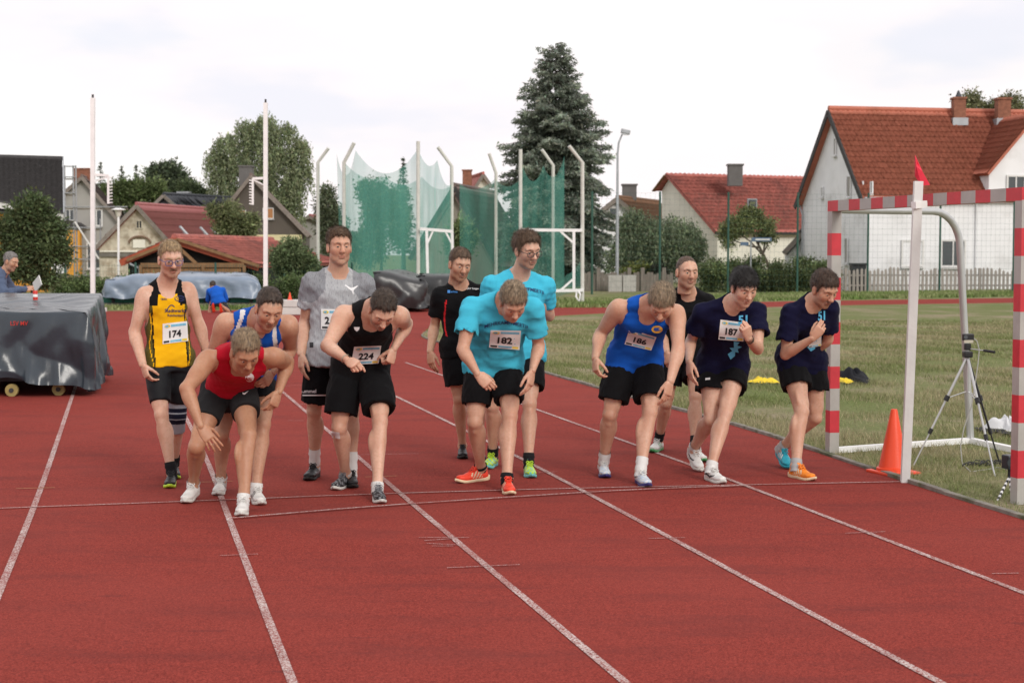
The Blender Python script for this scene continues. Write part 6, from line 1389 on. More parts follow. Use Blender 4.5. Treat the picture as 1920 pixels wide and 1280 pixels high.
    bc = np.tile(np.array([*sp.get('beard', sp['haircol']), 1], np.float32), (len(vs), 1)); a = me.attributes.new('BeardColor', 'FLOAT_COLOR', 'POINT'); a.data.foreach_set('color', bc.ravel())
    body = link('body', me, root, skin_mat('skin_' + key, sp['skin']))
    # ---- face pieces
    ev, ef, em = eyeball()
    gz = sp.get('gaze', 0.25)
    for sg in (-1, 1):
        Me = np.array([[1, 0, 0], [0, math.cos(gz), -math.sin(gz)], [0, math.sin(gz), math.cos(gz)]])
        e = mesh_from('eye', xform((np.array(ev) @ Me + V(sg * 0.031, 0.0782, 0.0068)) * hsz, HM, HC), ef, True); e.materials.append(EYE_W); e.materials.append(EYE_I); e.polygons.foreach_set('material_index', em); link('eye', e, body)
    hm = mat('hair_' + key, sp['haircol'], 0.5, 0.55, 55, spec=0.4, stretch=(1.6, 1, .5))
    rs = np.random.RandomState(seed)
    for sg in (-1, 1):
        n = 100; t = rs.rand(n); p = np.stack([sg * (0.013 + 0.040 * t), 0.1035 - 0.020 * t ** 2 - 0.006 * t, 0.030 + 0.006 * np.sin(t * 2.4) + rs.normal(size=n) * 0.0017 - 0.003 * t], 1)
        tip = p + np.stack([sg * 0.007 + rs.normal(size=n) * .002, np.full(n, -0.001), 0.0015 + rs.normal(size=n) * .002], 1); wv = V(0, 0, 0.0007)
        q = np.concatenate([p - wv, p + wv, tip]); i = np.arange(n)
        link('eyebrow', mesh_from('eyebrow', xform(q * hsz, HM, HC), np.stack([i, i + n, i + 2 * n], 1)), body, mat('brow_' + key, tuple(min(.5, 1.3 * c + .25 * k_) for c, k_ in zip(sp.get('browcol', sp['haircol']), sp['skin'])), 0.7, 0.0))
    hv, hf = hair_mesh(sp['hair'], seed); link('hair', mesh_from('hair', xform(hv * hsz, HM, HC), hf, True), root, hm)
    if sp.get('moustache', 0) > 0.5:
        n = 420; t = rs.uniform(-1, 1, n); p = np.stack([t * 0.025, 0.104 - 0.012 * t ** 2, -0.046 - 0.005 * t ** 2 + rs.normal(size=n) * 0.002], 1)
        tip = p + np.stack([t * 0.005, np.full(n, 0.0015), -0.006 + rs.normal(size=n) * .0015], 1); wv = V(0.0006, 0, 0); q = np.concatenate([p - wv, p + wv, tip]); i = np.arange(n)
        link('moustache', mesh_from('moustache', xform(q * hsz, HM, HC), np.stack([i, i + n, i + 2 * n], 1)), body, mat('beard_' + key, sp.get('beard', sp['haircol']), 0.7, 0.1))
    if 'glasses' in sp:
        g = MB(); gm = mat('glasses_' + key, sp['glasses'], 0.3, 0.0)
        for sg in (-1, 1):
            ring = [(sg * 0.034 + 0.025 * math.copysign(abs(math.cos(a)) ** .55, math.cos(a)), 0.113 - 0.006 * abs(math.cos(a)) * (1 if math.cos(a) * sg > 0 else 0), 0.003 + 0.0175 * math.copysign(abs(math.sin(a)) ** .55, math.sin(a))) for a in np.linspace(0, 2 * math.pi, 21)[:-1]]
            g.tube(ring, 0.0022, 6, closed=True)
            g.tube([(sg * 0.059, 0.106, 0.010), (sg * 0.072, 0.09, 0.012), (sg * 0.081, 0.03, 0.012), (sg * 0.083, -0.008, 0.008), (sg * .082, -.022, -.006)], 0.0022, 6)
        g.tube([(-0.009, 0.114, 0.009), (0, 0.117, 0.011), (0.009, 0.114, 0.009)], 0.0020, 6)
        g.v = [tuple(x) for x in xform(np.array(g.v) * hsz, HM, HC)]
        go = g.build('glasses', gm, root, True)
        for sg in (-1, 1):
            l = MB(); ring = [(sg * 0.034 + 0.024 * math.copysign(abs(math.cos(a)) ** .55, math.cos(a)), 0.112 - 0.005 * abs(math.cos(a)) * (1 if math.cos(a) * sg > 0 else 0), 0.003 + 0.0165 * math.copysign(abs(math.sin(a)) ** .55, math.sin(a))) for a in np.linspace(0, 2 * math.pi, 17)[:-1]]
            l.add(xform(np.array(ring) * hsz, HM, HC), [tuple(range(16))]); l.build('lens', M_LENS, go)
    # ---- shirt
    t = sp['top']; off, loose = t.get('off', 0.008), t.get('loose', 0.015)
    lowext = t.get('hem', 0.07); T = []
    for i, pr in enumerate(UP):
        if i >= 2 and (i - 2) % 5 == 3:                    # the upper arm: only as far as the sleeve goes
            S = 'RL'[(i - 2) // 5]; sh, el = J['sh' + S], J['el' + S]
            if t['kind'] == 'tee':
                fr = t.get('sleeve', 0.6); e = sh + (el - sh) * fr; rr = lambda x: np.interp(x, [0, .18, .45, .8, 1], [.053, .056, .052, .043, .038]) * ab
                T.append(limb(sh, e, fw, [0, .3, .7, 1], [rr(0), rr(.3 * fr), rr(.7 * fr) + .5 * t.get('flare', .016), rr(fr) + t.get('flare', .016)], k=0.025, cut1=True))
            else: T.append(limb(sh, sh + (el - sh) * .3, fw, [0, 1], [.053 * ab, .054 * ab], k=0.025))
        else: T.append(pr)
    T.append((off, None, None, 0, 'o'))
    T += torso_prims(J, off * .6, b, s, max(lowext, 0.0), loose, belly=t.get('belly', 0.0), k=0.025)
    hp0 = P - w * lowext
    for S in ('RL' if lowext > 0.03 else ''):              # cloth lies over the seat and the tops of the thighs
        T.append(limb(J['hip' + S] + w * .03, J['hip' + S] + (J['knee' + S] - J['hip' + S]) * .18, J['fwd_h'], [0, 1], np.array([.086, .088]) * lb + .010 + loose * .6, np.array([.094, .096]) * lb + .010 + loose * .6, k=0.04, cap=.5))
        T.append(ball(J['hip' + S] - J['fwd_h'] * 0.05 + w * .01, np.array([.085, .075, .085]) * s + .012 + loose * .4, k=0.04))
    if t.get('long'):
        for S in 'RL':
            T.append(limb(J['sh' + S], J['el' + S], fw, [0, 1], [.070 * ab, .066 * ab], k=0.03)); T.append(limb(J['el' + S], J['wr' + S], fw, [0, .3, 1], [.060 * ab, .062 * ab, .046 * ab], k=0.03))
    wz = nrm(w * .75 + V(0, 0, .4)); hc = hp0 + (wz - w) * 0
    if t.get('sag'):                                       # loose front hanging clear of a bent body
        g = t['sag']; T.append(limb(J['waist'] + J['fwd_s'] * 0.03 - V(0, 0, g), Nk - w * .10 - V(0, 0, g * .5) + J['fwd_s'] * .03, J['fwd_s'], [0, .5, 1], np.array([.145, .15, .12]) * s * b, np.array([.09, .09, .07]) * s * b, k=0.06, cap=.5))
    rh = np.random.RandomState(seed); a0, a1 = rh.uniform(0, 6, 2)
    def hemcut(X, Y, Z):
        lat = (X - hp0[0]) * uh[0] + (Y - hp0[1]) * uh[1] + (Z - hp0[2]) * uh[2]
        return -((X - hp0[0]) * wz[0] + (Y - hp0[1]) * wz[1] + (Z - hp0[2]) * wz[2]) + .006 * np.sin(lat * 22 + a0) + .004 * np.sin(lat * 47 + a1)
    T.append(func(hemcut, P - 1, P + 1, op='i'))
    for S in 'RL':
        if t['kind'] == 'tee' and not t.get('long'):
            sh, el = J['sh' + S], J['el' + S]; d = nrm(el - sh); fr = t.get('sleeve', 0.6); e = sh + (el - sh) * fr
            r1 = np.interp(fr, [0, .18, .45, .8, 1], [.053, .056, .052, .043, .038]) * ab + t.get('flare', .016) + off
            T.append(ball(e, (r1 - .017, r1 - .017, .022), k=0.008, op='s', M=[nrm(np.cross(d, fw)), nrm(np.cross(np.cross(d, fw), d)), d]))
    if t['kind'] == 'singlet':
        ah = t.get('armhole', 0.066)
        for S, sg in (('R', -1), ('L', 1)):
            sh = J['sh' + S]
            c0 = sh + us * sg * 0.02 + w * 0.07; c1 = sh - w * t.get('armdrop', 0.095) + us * sg * 0.025
            T.append(limb(c0, c1, fw, [0, 1], [ah * s, ah * 1.02 * s], [0.2, 0.2], k=0.012, op='s'))
            T.append(limb(sh, J['el' + S], fw, [0, 1], [.068 * ab, .07 * ab], k=0.012, op='s'))
    nr_ = t.get('neck', 0.074)
    nb_ = J['neckbase'] + w * 0.035 + J['fwd_s'] * 0.012
    T.append(limb(nb_ - w * t.get('scoop', -0.012 if t['kind'] == 'tee' else 0.035) + J['fwd_s'] * 0.07, nb_ + w * .12 - fw * .01, J['fwd_s'], [0, .35, 1], np.array([nr_ * .8, nr_, nr_ * 1.15]) * s, np.array([.06, .075, .085]) * s, k=0.008, op='s'))
    if t.get('scoop', 0) > 0.06:
        c = nb_ - w * t['scoop'] * .5 + J['fwd_s'] * .07; T.append(ball(c, (nr_ * s, .10, (t['scoop'] * .62 + .02)), k=0.008, op='s', M=[us, J['fwd_s'], w]))
    f1_, f2_ = folds(seed, t.get('fold', 0.004) * 1.3, t.get('fscale', 0.15), 8), folds(seed + 50, t.get('fold', 0.004) * .40, .055, 8, (1, 1, .45)); fo = lambda X, Y, Z: f1_(X, Y, Z) + f2_(X, Y, Z)
    tv, tf = largest(*mesh_sdf(T, 0.0094 * vx, displace=fo))
    shirt = link(t.get('name', 'shirt'), mesh_from('shirt', tv, tf, True), root)
    for m in t['mats']: shirt.data.materials.append(m)
    if 'paint' in t:
        ct = tv[tf].mean(1); rel = ct - P; hgt = rel @ w / np.linalg.norm(Nk - P); rel = rel - (rel @ w)[:, None] * w; lat = (rel @ us) / J['hs']; ff = rel @ fw
        arm = np.minimum(*[np.linalg.norm(ct - J['sh' + S], axis=1) for S in 'RL'])
        shirt.data.polygons.foreach_set('material_index', t['paint'](hgt, lat, ff, arm).astype(np.int32))
    # ---- shorts
    q = sp['shorts']; so, fl = q.get('off', 0.012), q.get('flare', 0.02)
    Q = torso_prims(J, .003, b, s, 0.10, 0.002)[:1]
    Q.append(ball(P - w * .05, np.array([.14 * b * s, .085 * b * s, .09]), k=0.03, M=[uh, J['fwd_h'], nrm(np.cross(uh, J['fwd_h']))]))
    for S, sg in (('R', -1), ('L', 1)):
        hp_, kn, an = J['hip' + S], J['knee' + S], J['ankle' + S]
        kf = nrm(nrm(kn - (hp_ + an) / 2) * 0.7 + J['fwd_h'] * 0.5)
        fr = q.get('len' + S, q.get('len', 0.6)); e = hp_ + (kn - hp_) * fr
        rA = lambda x: np.interp(x, [0, .2, .5, .8, 1], [.086, .086, .075, .058, .052]) * lb; rB = lambda x: np.interp(x, [0, .2, .5, .8, 1], [.092, .094, .083, .064, .055]) * lb
        tt = np.array([0, .35, .7, 1]); g = np.array([.006, .7 * so, so, so]) + fl * np.array([.0, .4, .75, 1])
        Q.append(limb(hp_, e, kf, tt, rA(tt * fr) + g, rB(tt * fr) + g, ob=[-.008, 0, .004, .004], k=0.03, cut1=True))
        Q.append(ball(hp_ - J['fwd_h'] * 0.05 + w * .01, np.array([.085, .075, .085]) * s + .006, k=0.04))
    for S in 'RL':
        hp_, kn = J['hip' + S], J['knee' + S]; kf = J['fwd_h']; fr = q.get('len' + S, q.get('len', 0.6)); e = hp_ + (kn - hp_) * fr; d = nrm(kn - hp_)
        if so + fl > 0.02: Q.append(ball(e + kf * .004, (rA(fr) + so + fl - .013, rB(fr) + so + fl - .013, .03), k=0.008, op='s', M=[nrm(np.cross(d, kf)), nrm(np.cross(np.cross(d, kf), d)), d]))
    f3_, f4_ = folds(seed + 3, q.get('fold', 0.004) * 1.5, 0.12, 8, (1.2, 1.2, .6)), folds(seed + 53, q.get('fold', 0.004) * .6, .05, 8, (1, 1, .4)); fo2 = lambda X, Y, Z: f3_(X, Y, Z) + f4_(X, Y, Z)
    qv, qf = mesh_sdf(Q, 0.0096 * vx, displace=fo2)
    shorts = link('shorts', mesh_from('shorts', qv, qf, True), root)
    for m in q['mats']: shorts.data.materials.append(m)
    if 'paint' in q: shorts.data.polygons.foreach_set('material_index', q['paint'](qv[qf].mean(1), J).astype(np.int32))
    # ---- shoes and socks
    for S in 'RL':
        M, org = shoeM[S]; c = sp['shoes'] if isinstance(sp['shoes'], dict) and 'up' in sp['shoes'] else sp['shoes'][S]
        (sv, sf), (uv, uf), (lv, lf) = SHOE_SOLE, SHOE_UP, SHOE_LACE
        um = mesh_from('shoe', xform(uv, M, org), uf, True); um.materials.append(c['up']); um.materials.append(c.get('accent', c['up']))
        ctr = uv[uf].mean(1); x, y, z = ctr.T
        pt = c.get('pattern', 'stripes')
        if pt == 'stripes': mi = ((np.abs(x) > 0.019) & (z > .03) & (y > 0.0) & (y < .105) & (np.mod(y + z * .9, 0.028) < 0.013) & (z < 0.085)).astype(np.int32)
        elif pt == 'swoosh': mi = ((np.abs(x) > 0.018) & (z > 0.030 + 0.30 * np.abs(y - 0.045)) & (z < 0.048 + 0.18 * np.abs(y - 0.045)) & (y > -.03) & (y < 0.12)).astype(np.int32)
        elif pt == 'tech': mi = ((np.sin(y * 120 + x * 200) * np.sin(z * 190 + y * 60) > 0.25)).astype(np.int32)
        else: mi = np.zeros(len(uf), np.int32)
        mi[z > 0.108] = 1 if c.get('collar') else mi[z > 0.108]
        um.polygons.foreach_set('material_index', mi)
        sh_ = link('shoe', um, root)
        link('sole', mesh_from('sole', xform(sv, M, org), sf, True), sh_, c['sole']); link('laces', mesh_from('laces', xform(lv, M, org), lf, True), sh_, c['lace'])
        if 'sock' in sp:
            sm, hgt = sp['sock']; an, kn = J['ankle' + S], J['knee' + S]; d = nrm(kn - an); kf = J['fwd_h']
            fdv = J['fd' + S]
            n = 22; rings = []
            for i in range(9):
                f = i / 8; p = an - d * 0.05 * (1 - f) + d * hgt * f + fdv * .012 * (1 - f); r = (.038 + .0030 * math.sin(i * 2.3) + .004 * f) * lb
                rings.append([p + r * (math.cos(a) * nrm(np.cross(d, fdv)) + math.sin(a) * 1.08 * nrm(np.cross(np.cross(d, fdv), d))) for a in np.linspace(0, 2 * math.pi, n + 1)[:-1]])
            sv2 = np.concatenate(rings); sf2 = [(i * n + j, i * n + (j + 1) % n, (i + 1) * n + (j + 1) % n, (i + 1) * n + j) for i in range(8) for j in range(n)]
            link('sock', mesh_from('sock', sv2, sf2, True), root, sm)
    PEOPLE[key] = dict(root=root, body=body, shirt=shirt, shorts=shorts, J=J, w=w, us=us, fw=fw, s=s, lb=lb, ab=ab, HM=HM, HC=HC)
    return PEOPLE[key]
M_LENS = bpy.data.materials.new('spectacle_lens'); M_LENS.use_nodes = True
def _lens():
    nt = M_LENS.node_tree; nt.nodes.clear(); N = nt.nodes.new; L = nt.links.new
    o = N('ShaderNodeOutputMaterial'); m = N('ShaderNodeMixShader'); t = N('ShaderNodeBsdfTransparent'); g = N('ShaderNodeBsdfGlossy'); g.inputs['Roughness'].default_value = 0.05
    fr = N('ShaderNodeFresnel'); fr.inputs[0].default_value = 1.45; L(fr.outputs[0], m.inputs[0]); L(t.outputs[0], m.inputs[1]); L(g.outputs[0], m.inputs[2]); L(m.outputs[0], o.inputs[0])
_lens()
# ------------------------------------------------------------------ the runners
K_ = lambda n, c, **kw: cloth(n, c, **kw)
BLACK = K_('black', (0.006, 0.006, 0.007)); BLACKR = K_('black_ribbed', (0.008, 0.008, 0.009)); CHAR = K_('charcoal', (0.020, 0.021, 0.022))
LYCRA = K_('black_lycra', (0.007, 0.008, 0.010), rough=0.55, spec=0.2)
YEL = K_('yellow', srgb(236, 178, 18)); BLUE = K_('royal_blue', srgb(22, 84, 178)); RED = K_('red', srgb(176, 20, 40)); CYAN = K_('cyan', srgb(70, 186, 214))
GREY = K_('grey_melange', srgb(172, 174, 176), col2=srgb(140, 142, 146), c2s=40.0, stretch=(6, 1, 1)); GREYD = K_('dark_grey_melange', srgb(140, 142, 146), col2=srgb(112, 114, 118), c2s=40.0, stretch=(6, 1, 1)); NAVY = K_('navy', srgb(18, 18, 46)); WHITEC = K_('white', (0.72, 0.72, 0.70)); REDP = K_('red_piping', srgb(205, 40, 45)); OLIVE = K_('olive_mesh', srgb(92, 84, 38)); LBLUE = K_('light_blue_print', srgb(96, 182, 222), bump=0)
SOCKW = K_('sock_white', (0.70, 0.70, 0.68), bscale=220, bump=0.5); SOCKB = K_('sock_black', (0.015, 0.015, 0.017), bscale=220); SOCKG = K_('sock_grey', srgb(170, 172, 172), bscale=220)
sm = lambda n, c, r=0.45: mat('shoe_' + n, c, r, 0.05, 30, 0.15, 300, spec=0.4)
S_WHITE = sm('white', (0.72, 0.72, 0.69)); S_BLACK = sm('black', (0.016, 0.016, 0.018)); S_SOLEW = sm('sole_white', (0.62, 0.62, 0.58), 0.6); S_SOLEB = sm('sole_black', (0.02, 0.02, 0.02), 0.7)
S_CORAL = sm('coral', srgb(238, 72, 48)); S_ORANGE = sm('orange', srgb(240, 138, 40)); S_LIME = sm('lime', srgb(186, 220, 60)); S_TEAL = sm('teal', srgb(40, 160, 180)); S_PALE = sm('pale_blue', srgb(190, 205, 220)); S_GREEN = sm('green', srgb(70, 150, 90)); S_NAVY = sm('navy_sole', srgb(52, 50, 110)); S_GREY = sm('mid_grey', srgb(120, 122, 126)); S_CREAM = sm('cream', srgb(225, 205, 170)); S_LTEAL = sm('light_teal', srgb(110, 190, 190))
def sh(up, sole, lace, accent=None, pattern='stripes', **k): return dict(up=up, sole=sole, lace=lace, accent=accent or up, pattern=pattern, **k)
H_DARK = (0.050, 0.034, 0.024); H_BROWN = (0.105, 0.066, 0.040); H_BLOND = (0.32, 0.225, 0.125); H_ASH = (0.21, 0.155, 0.098); H_BLACK = (0.012, 0.010, 0.009); H_MID = (0.085, 0.055, 0.032); H_GREY = (0.22, 0.21, 0.20)
PALE = (0.63, 0.405, 0.300); FAIR = (0.59, 0.365, 0.262); TAN = (0.46, 0.258, 0.160); WARM = (0.53, 0.315, 0.215)
#        top   side   zf    fringe len  messy temple
HS_SHORT = (.018, .004, .082, .000, .014, .3, .004); HS_CROP = (.008, .003, .083, .0, .007, .1, .010); HS_TUFT = (.024, .006, .080, .004, .022, .45, .002); HS_MOP = (.026, .018, .082, .034, .030, .3, -.012); HS_WAVE = (.028, .016, .084, .006, .032, .35, -.004); HS_THICK = (.024, .014, .080, .018, .024, .25, -.006); HS_BALD = (.006, .003, .100, .0, .007, .2, .016); HS_SIDE = (.018, .006, .080, .010, .018, .3, .0)

def paint_174(h, lat, f, arm):
    i = np.zeros(len(h)); a = np.abs(lat)
    i[(a > 0.78 - 0.10 * np.clip(h - .5, 0, 1)) & (h < 0.80)] = 1                      # dark side panels
    i[(a > 0.74) & (a < 0.80) & (h < 0.74)] = 2
    strap = (h > 0.80) & (f > -0.05); i[strap & (a > 0.50 - 0.35 * (h - .8))] = 2
    i[(h > 0.97)] = 2
    i[(np.abs(a - 0.87 - .06 * np.sin(h * 9)) < 0.022) & (h < 0.70)] = 0
    return i
r174 = person('r174', 'man in a yellow and black singlet with bib 174, blue glasses and a knee brace', dict(
    H=1.77, build=1.0, arm=1.05, skin=PALE, haircol=H_BLOND, hair=HS_SIDE, beard=(.16, .07, .035), moustache=.6, goatee=.55, stubble=.15, glasses=(0.04, 0.07, 0.22),
    footR=(318, 917, 8, 0), footL=(330, 900, 15, 0), hipR=(294, 673), hipL=(341, 670, .05), hipY=0.0, kneeR=(303, 778), kneeL=(333, 772),
    shR=(272, 551, -.06), shL=(351, 542, .04), elR=(252, 622, -.02), wrR=(268, 684, -.12), elL=(372, 605, .02), wrL=(388, 662, .02),
    handR=('half', (278, 712), (-.75, -.6, 0)), handL=('relaxed', (394, 690, 'f'), (.8, -.5, 0)), head=(320, 487, -.10, 24, 14, -2), gaze=.35,
    top=dict(kind='singlet', mats=[YEL, OLIVE, BLACK], paint=paint_174, hem=.06, off=.007, loose=.004, fold=.003, scoop=.080, neck=.062, armhole=.046),
    shorts=dict(mats=[LYCRA, YEL], off=.013, flare=.003, len=.78, fold=.0012, paint=lambda c, J: (np.abs((c - J['pelvis']) @ nrm(J['hipL'] - J['hipR'])) > 0.158).astype(int) * 0),
    shoes=sh(S_BLACK, S_LIME, S_BLACK, S_GREY, 'none'), sock=(SOCKB, .075)))
rblue = person('rblue', 'man in a blue singlet with white curved stripes bending behind the runner in red', dict(
    H=1.82, build=1.02, arm=1.12, leg=1.03, skin=WARM, haircol=H_DARK, hair=HS_SHORT, stubble=.5,
    footR=(409, 931, 5, 0), footL=(491, 949, 18, 0), hipR=(436, 697), hipL=(492, 694, .03), hipY=.12, kneeR=(417, 796), kneeL=(492, 798),
    shR=(423, 603, -.40), shL=(541, 607, -.36), elR=(397, 668, .16), wrR=(428, 700, .12), elL=(545, 655, 'f'), wrL=(510, 700, 'n'),
    handR=('relaxed', (440, 705, 'f'), (-.7, -.6, 0)), handL=('half', (496, 718), (.7, -.6, 0)), head=(504, 580, -.58, 22, 30, 4), gaze=.3, hunch=.04,
    top=dict(kind='singlet', mats=[BLUE, WHITEC], paint=lambda h, l, f, a: ((np.abs(np.abs(l) - 0.58 - 0.45 * (1.0 - h)) < 0.06) & (h > .60) & (f > -.04)).astype(int), hem=.07, off=.008, loose=.014, fold=.004, scoop=.075, neck=.064, armhole=.044),
    shorts=dict(mats=[LYCRA], off=.013, flare=.005, len=.62, fold=.002), shoes=sh(S_WHITE, S_SOLEW, S_WHITE, S_BLACK, 'stripes'), sock=(SOCKW, .03)))
rred = person('rred', 'man in a red singlet and charcoal tights crouching furthest over the start line', dict(
    H=1.80, build=1.0, arm=1.10, leg=1.04, skin=TAN, haircol=(.25, .18, .11), hair=HS_TUFT, browcol=H_MID, stubble=.2,
    footR=(347, 946, -4, 6), footL=(453, 970, 6, 0), hipR=(396, 735), hipL=(463, 733, .05), hipY=.22, kneeR=(368, 838), kneeL=(466, 815),
    shR=(391, 672, -.47), shL=(512, 668, -.42), elR=(350, 728, 'n'), wrR=(376, 800, 'n'), elL=(539, 678, 'f'), wrL=(522, 735, 'n'),
    handR=('open', (402, 828, 'n'), (-.3, -.5, .8)), handL=('half', (510, 765), (.7, -.6, 0)), head=(460, 660, -.66, 26, 42, -4), gaze=.3, hunch=.05,
    top=dict(kind='singlet', mats=[RED, WHITEC], hem=-.055, off=.006, loose=.006, fold=.003, scoop=.095, neck=.075, armhole=.060, paint=lambda h, l, f, a: (h < 0.115).astype(int)),
    shorts=dict(mats=[CHAR], off=.013, flare=.005, len=.52, fold=.002, rise=.14), shoes=sh(S_WHITE, S_SOLEW, S_WHITE, S_WHITE, 'none'), sock=(SOCKW, .02)))
rgrey = person('rgrey', 'tall man upright in a grey mottled t-shirt behind the runner with bib 224', dict(
    H=1.87, build=1.05, arm=1.1, skin=FAIR, haircol=H_BROWN, hair=(.026, .006, .084, .010, .024, .4, .004), stubble=.25, flush=1.3, head_scale=.98,
    footR=(577, 903, -6, 0), footL=(662, 917, 8, 0), hipR=(602, 656), hipL=(652, 656, .03), hipY=.0, kneeR=(588, 774), kneeL=(660, 780),
    shR=(584, 528, -.04), shL=(682, 530, .05), elR=(573, 603, 'f'), wrR=(565, 664, 'n'), elL=(702, 605, 'f'), wrL=(700, 664, 'n'),
    handR=('relaxed', (565, 700), (-.8, -.5, 0)), handL=('relaxed', (700, 700), (.8, -.5, 0)), head=(636, 464, -.07, 20, 2, 0), gaze=.0,
    top=dict(kind='tee', name='t_shirt', mats=[GREY, GREYD], hem=.13, off=.012, loose=.022, fold=.006, sleeve=.58, paint=lambda h, l, f, a: ((a < 0.155) & (np.abs(l) > .52)).astype(int)),
    shorts=dict(mats=[BLACK, WHITEC], off=.014, flare=.034, len=.86, paint=lambda c, J: np.zeros(len(c))), shoes=sh(S_BLACK, S_SOLEB, S_BLACK, S_GREY, 'swoosh'), sock=(SOCKW, .14)))
r224 = person('r224', 'man in a black singlet with bib 224 looking at the ground', dict(
    H=1.82, build=1.08, arm=1.12, leg=1.04, skin=PALE, haircol=H_DARK, hair=(.022, .006, .082, .004, .020, .4, .002), stubble=.6, neck_flush=.9, flush=1.3,
    footR=(627, 921, -14, 0), footL=(716, 946, 12, 0), hipR=(643, 684), hipL=(708, 682, .02), hipY=.16, kneeR=(636, 805), kneeL=(711, 795),
    shR=(645, 588, -.40), shL=(748, 590, -.36), elR=(614, 648, 'n'), wrR=(652, 676, 'n'), elL=(762, 606, 'f'), wrL=(738, 655, 'n'),
    handR=('fist', (669, 683, 'n'), (-.3, -.6, .75)), handL=('fist', (731, 685), (.7, -.6, 0)), head=(717, 582, -.55, 12, 50, 6), gaze=.4, hunch=.06,
    top=dict(kind='singlet', mats=[BLACKR, WHITEC], hem=.10, off=.010, loose=.016, belly=.015, fold=.004, scoop=.085, armhole=.060),
    shorts=dict(mats=[BLACK], off=.016, flare=.042, len=.80), shoes=sh(S_BLACK, S_SOLEW, S_GREY, S_GREY, 'tech'), sock=(SOCKW, .02)))
rbr = person('rbr', 'man in a black t-shirt with red side piping looking down, standing behind the others', dict(
    H=1.76, build=.95, skin=WARM, haircol=H_BROWN, hair=HS_SIDE, stubble=.35, flush=1.2,
    footR=(869, 862, 4, 0), footL=(905, 868, 8, 0), hipR=(848, 650), hipL=(889, 650, .03), hipY=.0, kneeR=(862, 752), kneeL=(898, 756),
    shR=(824, 551, -.05), shL=(902, 547, .03), elR=(815, 612, 'f'), wrR=(806, 660, 'n'), elL=(915, 612, 'f'), wrL=(915, 660, 'n'),
    handR=('relaxed', (813, 694), (-.6, -.8, 0)), handL=('relaxed', (915, 690), (.8, -.5, 0)), head=(862, 497, -.10, 22, 16, 4), gaze=.4,
    top=dict(kind='tee', name='t_shirt', mats=[BLACK, REDP], hem=.09, off=.010, loose=.014, fold=.005, sleeve=.62, paint=lambda h, l, f, a: ((np.abs(np.abs(l) - 0.86 + .5 * (h - .55) ** 2) < 0.028) & (h > .22) & (h < .90)).astype(int)),
    shorts=dict(mats=[BLACK], off=.014, flare=.030, len=.74), shoes=sh(S_BLACK, S_SOLEB, S_BLACK, S_BLACK, 'none')))
rglass = person('rglass', 'tall man with black glasses in a cyan t-shirt standing behind the runner with bib 182', dict(
    H=1.86, build=1.08, skin=PALE, haircol=H_BROWN, hair=HS_WAVE, stubble=.5, glasses=(0.012, 0.012, 0.014), leg=1.02,
    footR=(912, 881, -12, 0), footL=(998, 898, 6, 0), hipR=(948, 655), hipL=(997, 655, .03), hipY=.02, kneeR=(926, 752), kneeL=(993, 745),
    shR=(922, 531, -.10), shL=(1022, 533, .0), elR=(905, 600, 'f'), wrR=(935, 620, 'n'), elL=(1030, 592, 'f'), wrL=(1008, 562, 'n'),
    handR=('half', (950, 600), (-.4, -.6, .3)), handL=('half', (1000, 540), (.5, -.6, .3)), head=(988, 470, -.18, 32, 16, -4), gaze=.3, head_scale=1.02,
    top=dict(kind='tee', name='t_shirt', mats=[CYAN], hem=.10, off=.012, loose=.022, fold=.006, sleeve=.62),
    shorts=dict(mats=[BLACK], off=.014, flare=.030, len=.72), shoes=sh(S_LIME, S_LTEAL, S_LIME, S_LTEAL, 'tech'), sock=(SOCKB, .07)))
r182 = person('r182', 'man in a cyan t-shirt with bib 182 and coral shoes bending over the line', dict(
    H=1.84, build=1.14, arm=1.06, leg=1.08, skin=FAIR, haircol=H_ASH, hair=HS_THICK, stubble=.3, flush=1.3,
    footR=(856, 907, -48, 0), footL=(959, 930, 8, 0), hipR=(893, 676), hipL=(958, 674, .02), hipY=.14, kneeR=(891, 782), kneeL=(957, 772),
    shR=(884, 574, -.40), shL=(1000, 577, -.36), elR=(868, 655, 'n'), wrR=(896, 702, 'n'), elL=(1010, 648, 'f'), wrL=(998, 696, 'n'),
    handR=('half', (922, 724, 'n'), (-.5, -.6, .6)), handL=('relaxed', (993, 728), (.8, -.5, 0)), head=(962, 567, -.54, 14, 46, -3), gaze=.4, hunch=.06,
    top=dict(kind='tee', name='t_shirt', mats=[CYAN], hem=.09, off=.012, loose=.026, belly=.02, sag=.05, fold=.006, sleeve=.62, flare=.026),
    shorts=dict(mats=[BLACK], off=.014, flare=.026, len=.74), shoes=sh(S_CORAL, S_CREAM, S_CORAL, S_CREAM, 'stripes'), sock=(SOCKB, .03)))
